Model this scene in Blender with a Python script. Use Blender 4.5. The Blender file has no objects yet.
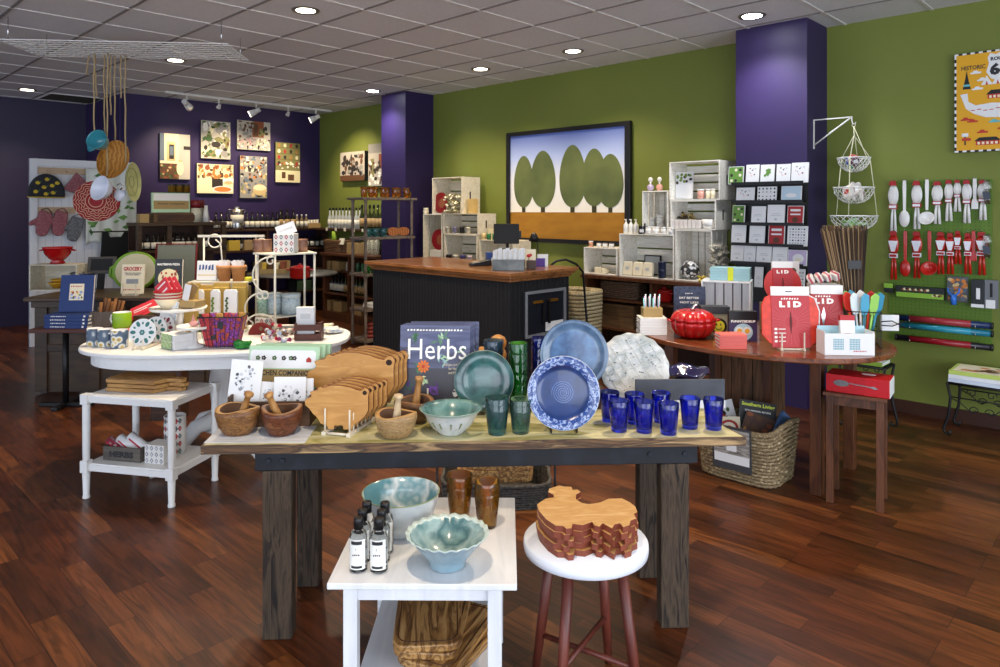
import bpy, math, random
from math import sin, cos, pi, radians, sqrt, atan2
from mathutils import Matrix, Vector, noise
random.seed(7)
SC = bpy.context.scene
C = SC.collection
# ---------------------------------------------------------------- camera, world, lights, exposure
F, HY, CZ = 706.4, 209.4, 1.553            # focal length in pixels, horizon row, eye height
CEIL = CZ + 1.490
GA = radians(46.13)                        # the room is turned this much against the camera
cam_d = bpy.data.cameras.new('camera'); cam = bpy.data.objects.new('camera', cam_d); C.objects.link(cam)
cam_d.sensor_width = 36; cam_d.lens = F/1000*36; cam_d.shift_y = -(333.5-HY)/1000
cam.location = (0, 0, CZ); cam.rotation_euler = (pi/2, 0, 0); cam_d.clip_start = .05
SC.camera = cam
SC.view_settings.view_transform = 'Standard'; SC.view_settings.look = 'None'
SC.view_settings.gamma = 1; SC.view_settings.use_curve_mapping = False
SC.view_settings.exposure = 1.0
w = bpy.data.worlds.new('world'); SC.world = w; w.use_nodes = True
w.node_tree.nodes['Background'].inputs[0].default_value = (.72, .82, 1, 1)
w.node_tree.nodes['Background'].inputs[1].default_value = 1.15
def area(name, loc, target, sx, sy, power, col):
    d = bpy.data.lights.new(name, 'AREA'); d.shape = 'RECTANGLE'; d.size = sx; d.size_y = sy; d.energy = power; d.color = col
    o = bpy.data.objects.new(name, d); C.objects.link(o); o.location = loc
    o.rotation_euler = (Vector(target)-Vector(loc)).to_track_quat('-Z', 'Y').to_euler(); return o
# daylight through the shop front: windows behind and to the right of the camera
area('shop_window_light', (-1.2, -3.2, 1.5), (-.6, 4, 2.3), 4.5, 2.6, 62, (.86, .92, 1))
area('shop_window_light', (3.6, -1.2, 1.5), (1.0, 4, 2.2), 3.0, 2.6, 60, (.88, .94, 1))
CAN_E = 50
def spot(name, loc, target, power, col, angle=100, blend=.7, r=.05, parent=None):
    d = bpy.data.lights.new(name, 'SPOT'); d.energy = power; d.color = col; d.spot_size = radians(angle); d.spot_blend = blend; d.shadow_soft_size = r
    o = bpy.data.objects.new(name, d); C.objects.link(o); o.location = loc
    o.rotation_euler = (Vector(target)-Vector(loc)).to_track_quat('-Z', 'Y').to_euler(); return o
WARM = (1, .80, .56)
SC.cycles.max_bounces = 14; SC.cycles.transmission_bounces = 14; SC.cycles.glossy_bounces = 5; SC.cycles.diffuse_bounces = 5; SC.cycles.transparent_max_bounces = 12
# ---------------------------------------------------------------- coordinates
CU, CV = (cos(GA), sin(GA)), (-sin(GA), cos(GA))
def UV(u, v): return (u*CU[0]+v*CV[0], u*CU[1]+v*CV[1])
def W(px, py, z):
    Y = F*(CZ-z)/(py-HY); return ((px-500)/F*Y, Y)
def D(px, py, Y): return ((px-500)/F*Y, Y, CZ-(py-HY)/F*Y)
def onu(px, py, u):
    t = (px-500)/F; Y = u/(t*CU[0]+CU[1]); return (t*Y*CV[0]+Y*CV[1], CZ-(py-HY)/F*Y)
def onv(px, py, v):
    t = (px-500)/F; Y = v/(t*CV[0]+CV[1]); return (t*Y*CU[0]+Y*CU[1], CZ-(py-HY)/F*Y)
RG, RP = GA-pi/2, GA         # facing out of the green wall / out of the purple wall
# ---------------------------------------------------------------- materials
def hx(s):
    s = s.lstrip('#'); out = []
    for i in (0, 2, 4):
        c = int(s[i:i+2], 16)/255; out.append(c/12.92 if c <= .04045 else ((c+.055)/1.055)**2.4)
    return (*out, 1)
MC = {}
def mat(key, col='#808080', rough=.5, metal=0, kind=None, col2=None, scale=8, trans=0, emis=0, coat=0, bump=0, stretch=(1,1,1), ior=1.45, lo=.35, hi=.65, det=4):
    """cached principled material; col2 adds a procedural noise/wave variation"""
    if key in MC: return MC[key]
    m = bpy.data.materials.new(key); m.use_nodes = True; nt = m.node_tree; b = nt.nodes['Principled BSDF']
    c = hx(col) if isinstance(col, str) else col
    b.inputs['Base Color'].default_value = c; b.inputs['Roughness'].default_value = rough; b.inputs['Metallic'].default_value = metal
    b.inputs['Transmission Weight'].default_value = trans; b.inputs['IOR'].default_value = ior; b.inputs['Coat Weight'].default_value = coat
    if emis: b.inputs['Emission Color'].default_value = c; b.inputs['Emission Strength'].default_value = emis
    if col2:
        tc = nt.nodes.new('ShaderNodeTexCoord'); mp = nt.nodes.new('ShaderNodeMapping'); mp.inputs['Scale'].default_value = stretch
        nt.links.new(tc.outputs['Object'], mp.inputs['Vector'])
        if kind == 'wood':
            nz = nt.nodes.new('ShaderNodeTexNoise'); nz.inputs['Scale'].default_value = scale; nz.inputs['Detail'].default_value = 6; nz.inputs['Distortion'].default_value = 1.2
        elif kind == 'rings':
            nz = nt.nodes.new('ShaderNodeTexWave'); nz.inputs['Scale'].default_value = scale; nz.inputs['Distortion'].default_value = 6; nz.inputs['Detail'].default_value = 3; nz.inputs['Detail Scale'].default_value = 1.5
        elif kind == 'vor':
            nz = nt.nodes.new('ShaderNodeTexVoronoi'); nz.inputs['Scale'].default_value = scale
        else:
            nz = nt.nodes.new('ShaderNodeTexNoise'); nz.inputs['Scale'].default_value = scale; nz.inputs['Detail'].default_value = det
        nt.links.new(mp.outputs[0], nz.inputs['Vector'])
        out = nz.outputs['Fac'] if 'Fac' in nz.outputs else nz.outputs['Distance']
        r = nt.nodes.new('ShaderNodeValToRGB'); r.color_ramp.elements[0].position = lo; r.color_ramp.elements[1].position = hi
        cs = [col]+(col2 if isinstance(col2, list) else [col2])
        r.color_ramp.elements[0].color = hx(cs[0]); r.color_ramp.elements[1].color = hx(cs[-1])
        for i, cc in enumerate(cs[1:-1]):
            e = r.color_ramp.elements.new(lo+(hi-lo)*(i+1)/(len(cs)-1)); e.color = hx(cc)
        nt.links.new(out, r.inputs[0]); nt.links.new(r.outputs[0], b.inputs['Base Color'])
        if bump:
            bp = nt.nodes.new('ShaderNodeBump'); bp.inputs['Strength'].default_value = bump; bp.inputs['Distance'].default_value = .004
            nt.links.new(out, bp.inputs['Height']); nt.links.new(bp.outputs[0], b.inputs['Normal'])
    MC[key] = m; return m
# ---------------------------------------------------------------- mesh builder
class MB:
    def __init__(s): s.v = []; s.f = []; s.m = []; s.s = []; s.M = Matrix.Identity(4)
    def set(s, loc=(0,0,0), rx=0, ry=0, rz=0, sc=1):
        s.M = Matrix.Translation(loc) @ Matrix.Rotation(rz, 4, 'Z') @ Matrix.Rotation(ry, 4, 'Y') @ Matrix.Rotation(rx, 4, 'X') @ Matrix.Scale(sc, 4); return s
    def add(s, vs, fs, m=0, sm=False):
        b = len(s.v); s.v += [tuple(s.M @ Vector(p)) for p in vs]
        for i, f in enumerate(fs): s.f.append([b+j for j in f]); s.m.append(m[i] if isinstance(m, (list, tuple)) else m); s.s.append(sm)
        return s
    def box(s, x, y, z, sx, sy, sz, m=0, rz=0, rx=0, ry=0):
        """centre x,y; z = underside"""
        R = Matrix.Rotation(rz, 3, 'Z') @ Matrix.Rotation(ry, 3, 'Y') @ Matrix.Rotation(rx, 3, 'X')
        vs = [tuple(Vector((x, y, z+sz/2)) + R @ Vector((a*sx/2, b*sy/2, c*sz/2))) for a in (-1, 1) for b in (-1, 1) for c in (-1, 1)]
        return s.add(vs, [(0,1,3,2), (4,6,7,5), (0,4,5,1), (2,3,7,6), (0,2,6,4), (1,5,7,3)], m)
    def bx(s, x0, x1, y0, y1, z0, z1, m=0): return s.box((x0+x1)/2, (y0+y1)/2, z0, x1-x0, y1-y0, z1-z0, m)
    def cyl(s, p0, p1, r0, r1=None, n=12, m=0, sm=True, cap=True, ph=0):
        r1 = r0 if r1 is None else r1; p0, p1 = Vector(p0), Vector(p1); d = (p1-p0).normalized()
        a = d.orthogonal().normalized(); b = d.cross(a)
        if abs(d.z) > .999: a, b = Vector((1,0,0)), Vector((0,1,0))*(1 if d.z > 0 else -1)
        vs = [tuple(p+(a*cos(ph+2*pi*i/n)+b*sin(ph+2*pi*i/n))*r) for p, r in ((p0, r0), (p1, r1)) for i in range(n)]
        s.add(vs, [(i, (i+1) % n, n+(i+1) % n, n+i) for i in range(n)], m, sm)
        if cap: s.add(vs, [tuple(range(n-1, -1, -1)), tuple(range(n, 2*n))], m)
        return s
    def lathe(s, prof, n=24, m=0, c=(0,0,0), sx=1, sy=1, fn=None, sm=True, mf=None):
        vs = []
        for k, (r, z) in enumerate(prof):
            for i in range(n):
                a = 2*pi*i/n; rr, zz = (fn(r, z, a, k) if fn else (r, z)); vs.append((c[0]+rr*cos(a)*sx, c[1]+rr*sin(a)*sy, c[2]+zz))
        fs = []; ms = []
        for k in range(len(prof)-1):
            for i in range(n):
                fs.append((k*n+i, k*n+(i+1) % n, (k+1)*n+(i+1) % n, (k+1)*n+i)); ms.append(mf(k, i) if mf else m)
        s.add(vs, fs, ms, sm)
        for k, rev in ((0, True), (len(prof)-1, False)):
            if prof[k][0] > 1e-5:
                ids = [k*n+i for i in range(n)]; s.add(vs, [tuple(ids[::-1] if rev else ids)], ms[0] if k == 0 else ms[-1])
        return s
    def tube(s, pts, r, n=6, m=0, closed=False):
        P = [Vector(p) for p in pts]; N = len(P); vs = []; up = None
        for i, p in enumerate(P):
            d = (P[(i+1) % N]-P[i-1]) if closed else (P[min(i+1, N-1)]-P[max(i-1, 0)])
            d = d.normalized() if d.length > 1e-9 else Vector((0,0,1))
            if up is None: up = d.orthogonal().normalized()
            a = (up - d*up.dot(d)); a = a.normalized() if a.length > 1e-6 else d.orthogonal().normalized(); up = a; b = d.cross(a)
            rr = r[i] if isinstance(r, (list, tuple)) else r
            vs += [tuple(p+(a*cos(2*pi*j/n)+b*sin(2*pi*j/n))*rr) for j in range(n)]
        fs = [(i*n+j, i*n+(j+1) % n, ((i+1) % N)*n+(j+1) % n, ((i+1) % N)*n+j) for i in range(N if closed else N-1) for j in range(n)]
        if not closed: fs += [tuple(range(n-1, -1, -1)), tuple(range((N-1)*n, N*n))]
        return s.add(vs, fs, m, True)
    def prism(s, out, y0, y1, m=0, me=None, ax='y'):
        """outline in x,z pushed along y (ax='y'), or outline in x,y pushed along z (ax='z')"""
        n = len(out)
        g = (lambda a, b, t: (a, t, b)) if ax == 'y' else (lambda a, b, t: (a, b, t))
        vs = [g(a, b, y0) for a, b in out]+[g(a, b, y1) for a, b in out]
        fs = [tuple(range(n)), tuple(range(2*n-1, n-1, -1))]+[(i, i+n, (i+1) % n+n, (i+1) % n) for i in range(n)]
        return s.add(vs, fs, [m, m]+[me if me is not None else m]*n)
    def sph(s, x, y, z, rx, ry=None, rz=None, n=12, k=8, m=0):
        ry = ry or rx; rz = rz or rx
        return s.lathe([(max(1e-6, cos(-pi/2+pi*i/k)), sin(-pi/2+pi*i/k)*rz) for i in range(k+1)], n, m, (x, y, z), rx, ry)
    def quad(s, a, b, c, d, m=0): return s.add([a, b, c, d], [(0,1,2,3)], m)
    def disc(s, x, z, rx, rz, y, m=0, n=20, t=.001): return s.prism([(x+rx*cos(2*pi*i/n), z+rz*sin(2*pi*i/n)) for i in range(n)], y, y-t, m)
    def mesh(s, name, mats):
        me = bpy.data.meshes.new(name); me.from_pydata(s.v, [], s.f)
        for q in (mats if isinstance(mats, (list, tuple)) else [mats]): me.materials.append(q)
        me.polygons.foreach_set('material_index', s.m); me.polygons.foreach_set('use_smooth', s.s)
        import bmesh
        bm = bmesh.new(); bm.from_mesh(me); bmesh.ops.remove_doubles(bm, verts=bm.verts, dist=1e-6); bmesh.ops.recalc_face_normals(bm, faces=bm.faces); bm.to_mesh(me); bm.free()
        return me
def tag(o, label=None, cat=None, group=None, kind=None):
    for k, q in (('label', label), ('category', cat), ('group', group), ('kind', kind)):
        if q: o[k] = q
    return o
def link(name, me, parent=None, loc=(0,0,0), rot=(0,0,0), bevel=0, sharp=True):
    o = bpy.data.objects.new(name, me); C.objects.link(o); o.parent = parent; o.location = loc; o.rotation_euler = rot
    if bevel:
        b = o.modifiers.new('bevel', 'BEVEL'); b.width = bevel; b.segments = 2; b.limit_method = 'ANGLE'; b.angle_limit = radians(40)
    return o
def P(parent, name, mb, mats, loc=(0,0,0), rot=(0,0,0), bevel=0, label=None):
    o = link(name, mb.mesh(name, mats), parent, loc, rot, bevel)
    if label: o['label'] = label
    return o
def T(name, label, cat, loc=(0,0,0), rz=0, group=None, rx=0):
    o = bpy.data.objects.new(name, None); C.objects.link(o); o.empty_display_size = .05
    o.location = loc if len(loc) == 3 else (*loc, 0); o.rotation_euler = (rx, 0, rz); return tag(o, label, cat, group)
def S(name, label, cat, mb, mats, loc=(0,0,0), rz=0, group=None, rx=0, bevel=0, ry=0):
    o = link(name, mb.mesh(name, mats), None, loc, (rx, ry, rz), bevel); return tag(o, label, cat, group)
def ST(name, mb, mats, loc=(0,0,0), rz=0, bevel=0, parent=None):
    o = link(name, mb.mesh(name, mats), parent, loc, (0,0,rz), bevel)
    if parent is None: o['kind'] = 'structure'
    return o
def dup(root, loc, rz=None, label=None, sc=None):
    r = root.copy(); C.objects.link(r); r.location = loc
    if rz is not None: r.rotation_euler = (root.rotation_euler[0], root.rotation_euler[1], rz)
    if label: r['label'] = label
    if sc: r.scale = (sc, sc, sc) if not isinstance(sc, (tuple, list)) else sc
    for ch in list(root.children):
        c = ch.copy(); C.objects.link(c); c.parent = r
        for g in list(ch.children):
            d = g.copy(); C.objects.link(d); d.parent = c
    return r
ORD = ['first', 'second', 'third', 'fourth', 'fifth', 'sixth', 'seventh', 'eighth', 'ninth', 'tenth', 'eleventh', 'twelfth', 'thirteenth', 'fourteenth', 'fifteenth', 'sixteenth']
TXC = {}
def text_mesh(s, mt, bold=.0):
    key = (s, mt.name, bold)
    if key not in TXC:
        cu = bpy.data.curves.new('txt', 'FONT'); cu.body = s; cu.align_x = 'CENTER'; cu.align_y = 'CENTER'; cu.size = 1; cu.offset = bold; cu.resolution_u = 2
        o = bpy.data.objects.new('txt', cu); C.objects.link(o); dg = bpy.context.evaluated_depsgraph_get(); dg.update()
        me = bpy.data.meshes.new_from_object(o.evaluated_get(dg)); me.materials.clear(); me.materials.append(mt)
        bpy.data.objects.remove(o); bpy.data.curves.remove(cu)
        xs = [v.co.x for v in me.vertices]; ys = [v.co.y for v in me.vertices]
        me.name = 'lettering'; TXC[key] = (me, max(xs)-min(xs), max(ys)-min(ys), (max(xs)+min(xs))/2, (max(ys)+min(ys))/2)
    return TXC[key]
def text(parent, s, mt, loc, wd=None, ht=None, rot=(pi/2, 0, 0), bold=.02, name='lettering'):
    """flat lettering on a face that looks along -y (rot = (90 deg,0,0))"""
    me, w0, h0, cx, cy = text_mesh(s, mt, bold)
    sx = (wd/w0) if wd else (ht/h0); sy = (ht/h0) if ht else sx
    me = me.copy()
    for v in me.vertices: v.co.x -= cx; v.co.y -= cy
    o = link(name, me, parent, loc, rot); o.scale = (sx, sy, 1); return o
def squig(parent, mt, loc, wd, ht, n=6, seed=1, name='lettering'):
    r = random.Random(seed); g = MB(); x = -wd/2; st = wd/n
    for k in range(n):
        L = st*r.uniform(.55, .85); g.add([(x, 0, -ht/2), (x+L, 0, -ht/2*r.uniform(.4, 1)), (x+L*r.uniform(.8, 1), 0, ht/2), (x+L*.1, 0, ht/2*r.uniform(.3, 1))], [(0, 1, 2, 3)]); x += st
    return link(name, g.mesh(name, mt), parent, loc)
# ---------------------------------------------------------------- the room shell
WHITE = mat('white_paint', '#dedede', .45); BLACK = mat('black', '#101012', .45); CHROME = mat('chrome', '#c8c8c8', .2, 1)
m_green = mat('green_wall', '#6a742d', .62, col2='#707a31', scale=1.2); m_purple = mat('purple_wall', '#281a45', .5, col2='#2b1d49', scale=1.5)
m_ceil = mat('ceiling_tile', '#cfcfd2', .95, col2='#d7d7da', scale=60)
m_tbar = mat('ceiling_bar', '#d6d3d0', .5)
m_base = mat('baseboard', '#3b2218', .4)
m_floor = bpy.data.materials.new('floor_planks'); m_floor.use_nodes = True
def floor_nodes(nt):
    N = nt.nodes.new; L = nt.links.new; b = nt.nodes['Principled BSDF']
    tc = N('ShaderNodeTexCoord'); sp = N('ShaderNodeSeparateXYZ'); cb = N('ShaderNodeCombineXYZ'); L(tc.outputs['Object'], sp.inputs[0])
    L(sp.outputs['Y'], cb.inputs['X']); L(sp.outputs['X'], cb.inputs['Y'])
    def brick(c1, c2, mo, bias=0):
        br = N('ShaderNodeTexBrick'); L(cb.outputs[0], br.inputs['Vector']); br.offset = .37; br.offset_frequency = 3
        br.inputs['Scale'].default_value = 1; br.inputs['Mortar Size'].default_value = .0012; br.inputs['Brick Width'].default_value = .62; br.inputs['Row Height'].default_value = .098
        br.inputs['Color1'].default_value = c1; br.inputs['Color2'].default_value = c2; br.inputs['Mortar'].default_value = mo; br.inputs['Bias'].default_value = bias; return br
    br = brick((0,0,0,1), (1,1,1,1), (.3,.3,.3,1))
    # grain, offset by the board's random value
    mp = N('ShaderNodeMapping'); mp.inputs['Scale'].default_value = (1.6, 15, 1); L(cb.outputs[0], mp.inputs['Vector'])
    ad = N('ShaderNodeVectorMath'); ad.operation = 'ADD'; L(mp.outputs[0], ad.inputs[0])
    ml = N('ShaderNodeVectorMath'); ml.operation = 'SCALE'; ml.inputs['Scale'].default_value = 31.; L(br.outputs['Color'], ml.inputs[0]); L(ml.outputs[0], ad.inputs[1])
    nz = N('ShaderNodeTexNoise'); nz.inputs['Scale'].default_value = 1.5; nz.inputs['Detail'].default_value = 7; nz.inputs['Distortion'].default_value = 1.6; nz.inputs['Roughness'].default_value = .6; L(ad.outputs[0], nz.inputs['Vector'])
    r1 = N('ShaderNodeValToRGB'); e = r1.color_ramp.elements; e[0].position = 0; e[0].color = hx('#442411'); e[1].position = 1; e[1].color = hx('#754523')
    e2 = r1.color_ramp.elements.new(.5); e2.color = hx('#582e17'); L(br.outputs['Color'], r1.inputs[0])
    r2 = N('ShaderNodeValToRGB'); e = r2.color_ramp.elements; e[0].position = .36; e[0].color = (.38, .36, .35, 1); e[1].position = .62; e[1].color = (1.05, 1.0, .95, 1); L(nz.outputs['Fac'], r2.inputs[0])
    mx = N('ShaderNodeMix'); mx.data_type = 'RGBA'; mx.blend_type = 'MULTIPLY'; mx.inputs[0].default_value = 1; L(r1.outputs[0], mx.inputs[6]); L(r2.outputs[0], mx.inputs[7])
    gp = N('ShaderNodeMix'); gp.data_type = 'RGBA'; L(br.outputs['Fac'], gp.inputs[0]); L(mx.outputs[2], gp.inputs[6]); gp.inputs[7].default_value = hx('#1c0c07')
    L(gp.outputs[2], b.inputs['Base Color']); b.inputs['Roughness'].default_value = .33; b.inputs['Specular IOR Level'].default_value = .36
    bp = N('ShaderNodeBump'); bp.inputs['Strength'].default_value = .12; bp.inputs['Distance'].default_value = .002; L(nz.outputs['Fac'], bp.inputs['Height']); L(bp.outputs[0], b.inputs['Normal'])
floor_nodes(m_floor.node_tree)
U0, U1, V0, V1, VR, US = -6.0, 6.03, -4.0, 9.72, 11.2, 3.18
ST('floor', MB().bx(U0, U1, V0, VR, -.1, 0), m_floor, rz=GA)
ST('ceiling', MB().bx(U0, U1, V0, VR, CEIL, CEIL+.1), m_ceil, rz=GA)
ST('wall_right', MB().bx(U1, U1+.12, V0, VR, 0, CEIL), m_green, rz=GA)
ST('wall_back', MB().bx(US, U1, V1, V1+.12, 0, CEIL), m_purple, rz=GA)
ST('wall_side', MB().bx(US-.02, US+.1, V1+.12, VR, 0, CEIL), m_purple, rz=GA)
ST('wall_left', MB().bx(U0, US, VR, VR+.12, 0, CEIL), mat('purple_wall_far', '#28213f', .5), rz=GA)
ST('pillar_1', MB().bx(5.57, U1, 7.0, 7.5, 0, CEIL), m_purple, rz=GA)
ST('pillar_2', MB().bx(5.60, U1, 2.08, 2.66, 0, CEIL), m_purple, rz=GA)
g = MB(); gd = MB(); gx, gy = -1.017, 5.265
gu, gv = gx*CU[0]+gy*CU[1], gx*CV[0]+gy*CV[1]
k = -12
while k < 14:
    for (base, isu) in ((gu, True), (gv, False)):
        t = base+k*.6105
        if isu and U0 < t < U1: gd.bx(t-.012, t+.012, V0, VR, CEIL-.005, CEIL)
        if not isu and V0 < t < VR: g.bx(U0, U1, t-.012, t+.012, CEIL-.0055, CEIL)
    k += 1
ST('ceiling_grid', g, m_tbar, rz=GA); ST('ceiling_grid_shaded', gd, mat('bar_shadow', '#827e7c', .8), rz=GA)  # bars running along v have the shade of their edges painted in as darker grey
ST('baseboard_right', MB().bx(U1-.015, U1, V0, 2.08, 0, .1).bx(U1-.015, U1, 2.66, 7.0, 0, .1).bx(U1-.015, U1, 7.5, V1, 0, .1), m_base, rz=GA, bevel=.003)
ST('baseboard_back', MB().bx(US, U1-.015, V1-.015, V1, 0, .1), m_base, rz=GA)
# ceiling fittings
m_lens = mat('lamp_lens', '#fff2d8', .4, emis=7); m_lensw = mat('lamp_lens_cool', '#f2f7ff', .4, emis=30); m_ring = mat('can_ring', '#6b6258', .3, .3)
def can(px, py, i, cool=False, label='', vis=True, loc=None, power=1.0):
    x, y = loc if loc else W(px, py, CEIL)
    t = T('ceiling_light', label, 'ceiling light', (x, y, CEIL-.006), 0, 'recessed ceiling lights')
    P(t, 'trim_ring', MB().lathe([(.072, 0), (.098, -.004), (.104, .004), (.098, .005)], 28), m_ring)
    P(t, 'lamp_lens', MB().lathe([(.0001, -.001), (.07, -.0015), (.073, .001)], 24), m_lensw if cool else m_lens)
    spot('downlight', (x, y, CEIL-.05), (x, y, 0), CAN_E*power, (.95, .97, 1) if cool else WARM, 125, .9)
for i, (px, py, cl, lb) in enumerate([(305.7, 10, 0, 'warm recessed ceiling light, the largest, near the middle of the ceiling'), (175.5, 60, 0, 'recessed ceiling light just behind the hanging white wire grid'),
    (27, 89.5, 0, 'recessed ceiling light closest to the dark recess on the far left'), (372.5, 90.8, 1, 'glaring white recessed ceiling light beside the far purple pillar'),
    (480.8, 68.8, 0, 'recessed ceiling light just right of the far purple pillar'), (573, 50.8, 0, 'recessed ceiling light above the framed tree painting'),
    (752, 15.5, 1, 'cool white recessed ceiling light in front of the near purple pillar')]):
    can(px, py, i, cl, lb, power=2.3 if i == 0 else 1)
for (x, y, p) in ((1.0, 3.5, 1.7), (-1.7, 4.4, 1.9), (-.3, 1.6, 1.3), (2.6, 1.6, 1.2)):
    spot('downlight', (x, y, CEIL-.03), (x, y, 0), CAN_E*p, WARM, 110, .9)
spot('downlight', (.95, 4.0, CEIL-.03), (.95, 3.9, 0), 70, WARM, 42, .8)  # extra narrow spot without a fitting, added to strengthen the warm floor pool
vx, vy = W(78, 95.5, CEIL)
t = T('air_vent', 'dark ceiling air vent with a pale edge over the recess', 'air vent', (vx, vy, CEIL-.012), GA)
P(t, 'vent_frame', MB().bx(-.32, .32, -.02, .0, 0, .011).bx(-.32, .32, .58, .6, 0, .011).bx(-.32, -.3, 0, .58, 0, .011).bx(.3, .32, 0, .58, 0, .011), m_tbar)
g = MB()
for k in range(18): g.box(0, .03+k*.032, .001, .6, .022, .002, rx=.5)
P(t, 'grille', g, mat('vent_dark', '#3c3833', .7))
# white wire grid hanging under the ceiling
gm = mat('wire_white', '#e6e4e0', .4)
gc = (-3.03, 5.80, 2.855)
t = T('wire_grid', 'white wire grid panel hung flat below the ceiling tiles', 'wire grid', gc, radians(5))
g = MB()
for k in range(24): x = -.86+1.72*k/23; g.cyl((x, -.3, 0), (x, .3, 0), .0035, n=5, cap=False)
for k in range(9): y = -.3+.6*k/8; g.cyl((-.86, y, .006), (.86, y, .006), .0045, n=5, cap=False)
P(t, 'wire_mesh', g, gm)
for (x, y) in ((-.8, -.27), (.8, -.27), (-.8, .27), (.8, .27)):
    P(t, 'hanging_chain', MB().cyl((x, y, 0), (x, y, CEIL-gc[2]), .004, n=6), CHROME)
# track light
def track():
    a, z1 = onv(165, 90.5, 9.15); b, z2 = onv(331, 107.5, 9.15)
    t = T('track_light', 'white track light rail with five adjustable spot heads', 'track light', (*UV(a, 9.15), CEIL-.06), RP)
    L = b-a; m = mat('track_white', '#d9d6d0', .4)
    P(t, 'rail', MB().bx(0, L, -.018, .018, .025, .055), m, bevel=.003)
    for k, (px, sg) in enumerate(((187, 1), (219, 0), (256, -1), (288, 0), (316, -1))):
        x = onv(px, 100, 9.15)[0]-a
        g = MB(); g.cyl((x, 0, .03), (x, 0, -.03), .012)
        s = .05 if sg else .03
        p0 = Vector((x-sg*.05, -.02, -.05)); p1 = Vector((x+sg*.06, .06 if sg else .02, -.12 if sg else -.085))
        g.cyl(p0, p0.lerp(p1, .45), .030 if sg else .02, .034 if sg else .02, 16).cyl(p0.lerp(p1, .45), p1, s*.72, s, 16)
        h = P(t, 'spot_head', g, m)
        P(h, 'bulb', MB().cyl(p1-(p1-p0)*.02, p1+(p1-p0)*.03, s*.86, n=16), m_lens)
for _ in (0,): track()
for (px, uu) in ((195, .0), (245, 0), (290, .0)):
    u = onv(px, 100, 9.1)[0]; x, y = UV(u, 8.95); tx, ty = UV(u, 9.72)
    spot('track_beam', (x, y, CEIL-.16), (tx, ty, 1.9), 44, WARM, 80, .9)
for (u, v, tu, z, p) in ((5.2, 8.6, 6.0, 1.7, 60), (5.0, 6.2, 6.0, 1.1, 30)):
    x, y = UV(u, v); tx, ty = UV(tu, v); spot('wall_beam', (x, y, CEIL-.1), (tx, ty, z), p, WARM, 90, .9)
# end of shell
# ================================================================ makers
PAPER = mat('paper', '#e9e7e0', .7); CREAM = mat('cream', '#e6dcc0', .6); RED = mat('red_enamel', '#a80d10', .25, coat=.5); STEEL = mat('steel', '#bdbbb6', .25, 1)
INK = mat('ink', '#26262a', .6); WINK = mat('white_ink', '#f2f0ea', .6); GREYP = mat('grey_paper', '#b9b9b6', .7); REDP = mat('red_paper', '#b3121c', .5)
m_dark = mat('dark_wood', '#2e1c12', .4, kind='wood', col2='#4a2e1c', scale=3, stretch=(1, 8, 8))
m_cherry = mat('cherry_wood', '#4e2415', .35, kind='wood', col2='#7a4326', scale=2.5, stretch=(8, 1.2, 8))
m_crate = mat('whitewash', '#dcd7c9', .75, kind='wood', col2=['#f0ede4', '#b8ae9a'], scale=2.5, stretch=(1, 9, 9), lo=.4, hi=.75)
m_crate2 = mat('whitewash_clean', '#eef0f3', .6, kind='wood', col2='#d8dbe0', scale=2, stretch=(9, 9, 1), lo=.4, hi=.75)
def frame_pic(name, label, w, h, d, loc, rz, art, mats, fw=0, fm=None, cat='picture', group=None, edge=None):
    t = T(name, label, cat, loc, rz, group)
    P(t, 'canvas', MB().bx(-w/2, w/2, -d, 0, 0, h), edge or INK, bevel=.001)
    g = MB(); art(g, w-2*fw, h-2*fw)
    g2 = MB(); g2.M = Matrix.Translation((0, -d, h/2)); g2.add(g.v, g.f, 0, False); g2.m = g.m
    P(t, 'print', g2, mats)
    if fw:
        P(t, 'frame', MB().bx(-w/2, w/2, -d-.012, -d, 0, fw).bx(-w/2, w/2, -d-.012, -d, h-fw, h).bx(-w/2, -w/2+fw, -d-.012, -d, fw, h-fw).bx(w/2-fw, w/2, -d-.012, -d, fw, h-fw), fm or BLACK, bevel=.002)
    return t
def rect(g, x0, x1, z0, z1, y, m): g.quad((x0, y, z0), (x1, y, z0), (x1, y, z1), (x0, y, z1), m)
def poly(g, pts, y, m): g.add([(a, y, b) for a, b in pts], [tuple(range(len(pts)))], m)
def ell(g, x, z, rx, rz, y, m, n=20, a0=0, a1=2*pi): poly(g, [(x+rx*cos(a0+(a1-a0)*i/n), z+rz*sin(a0+(a1-a0)*i/n)) for i in range(n if a1-a0 > 6.28 else n+1)], y, m)
def blobs(g, w, h, mats, n, seed, s0=.02, s1=.07, x0=-.5, x1=.5, z0=-.5, z1=.5, y=-.002):
    r = random.Random(seed)
    for i in range(n):
        rx = w*r.uniform(s0, s1); rz = w*r.uniform(s0, s1)
        x = max(-w/2+rx, min(w/2-rx, w*r.uniform(x0, x1))); z = max(-h/2+rz, min(h/2-rz, h*r.uniform(z0, z1)))
        k = r.randint(5, 8); a = r.uniform(0, 6)
        poly(g, [(x+rx*r.uniform(.6, 1)*cos(a+2*pi*j/k), z+rz*r.uniform(.6, 1)*sin(a+2*pi*j/k)) for j in range(k)], y-i*.00002, r.choice(mats))
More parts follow.
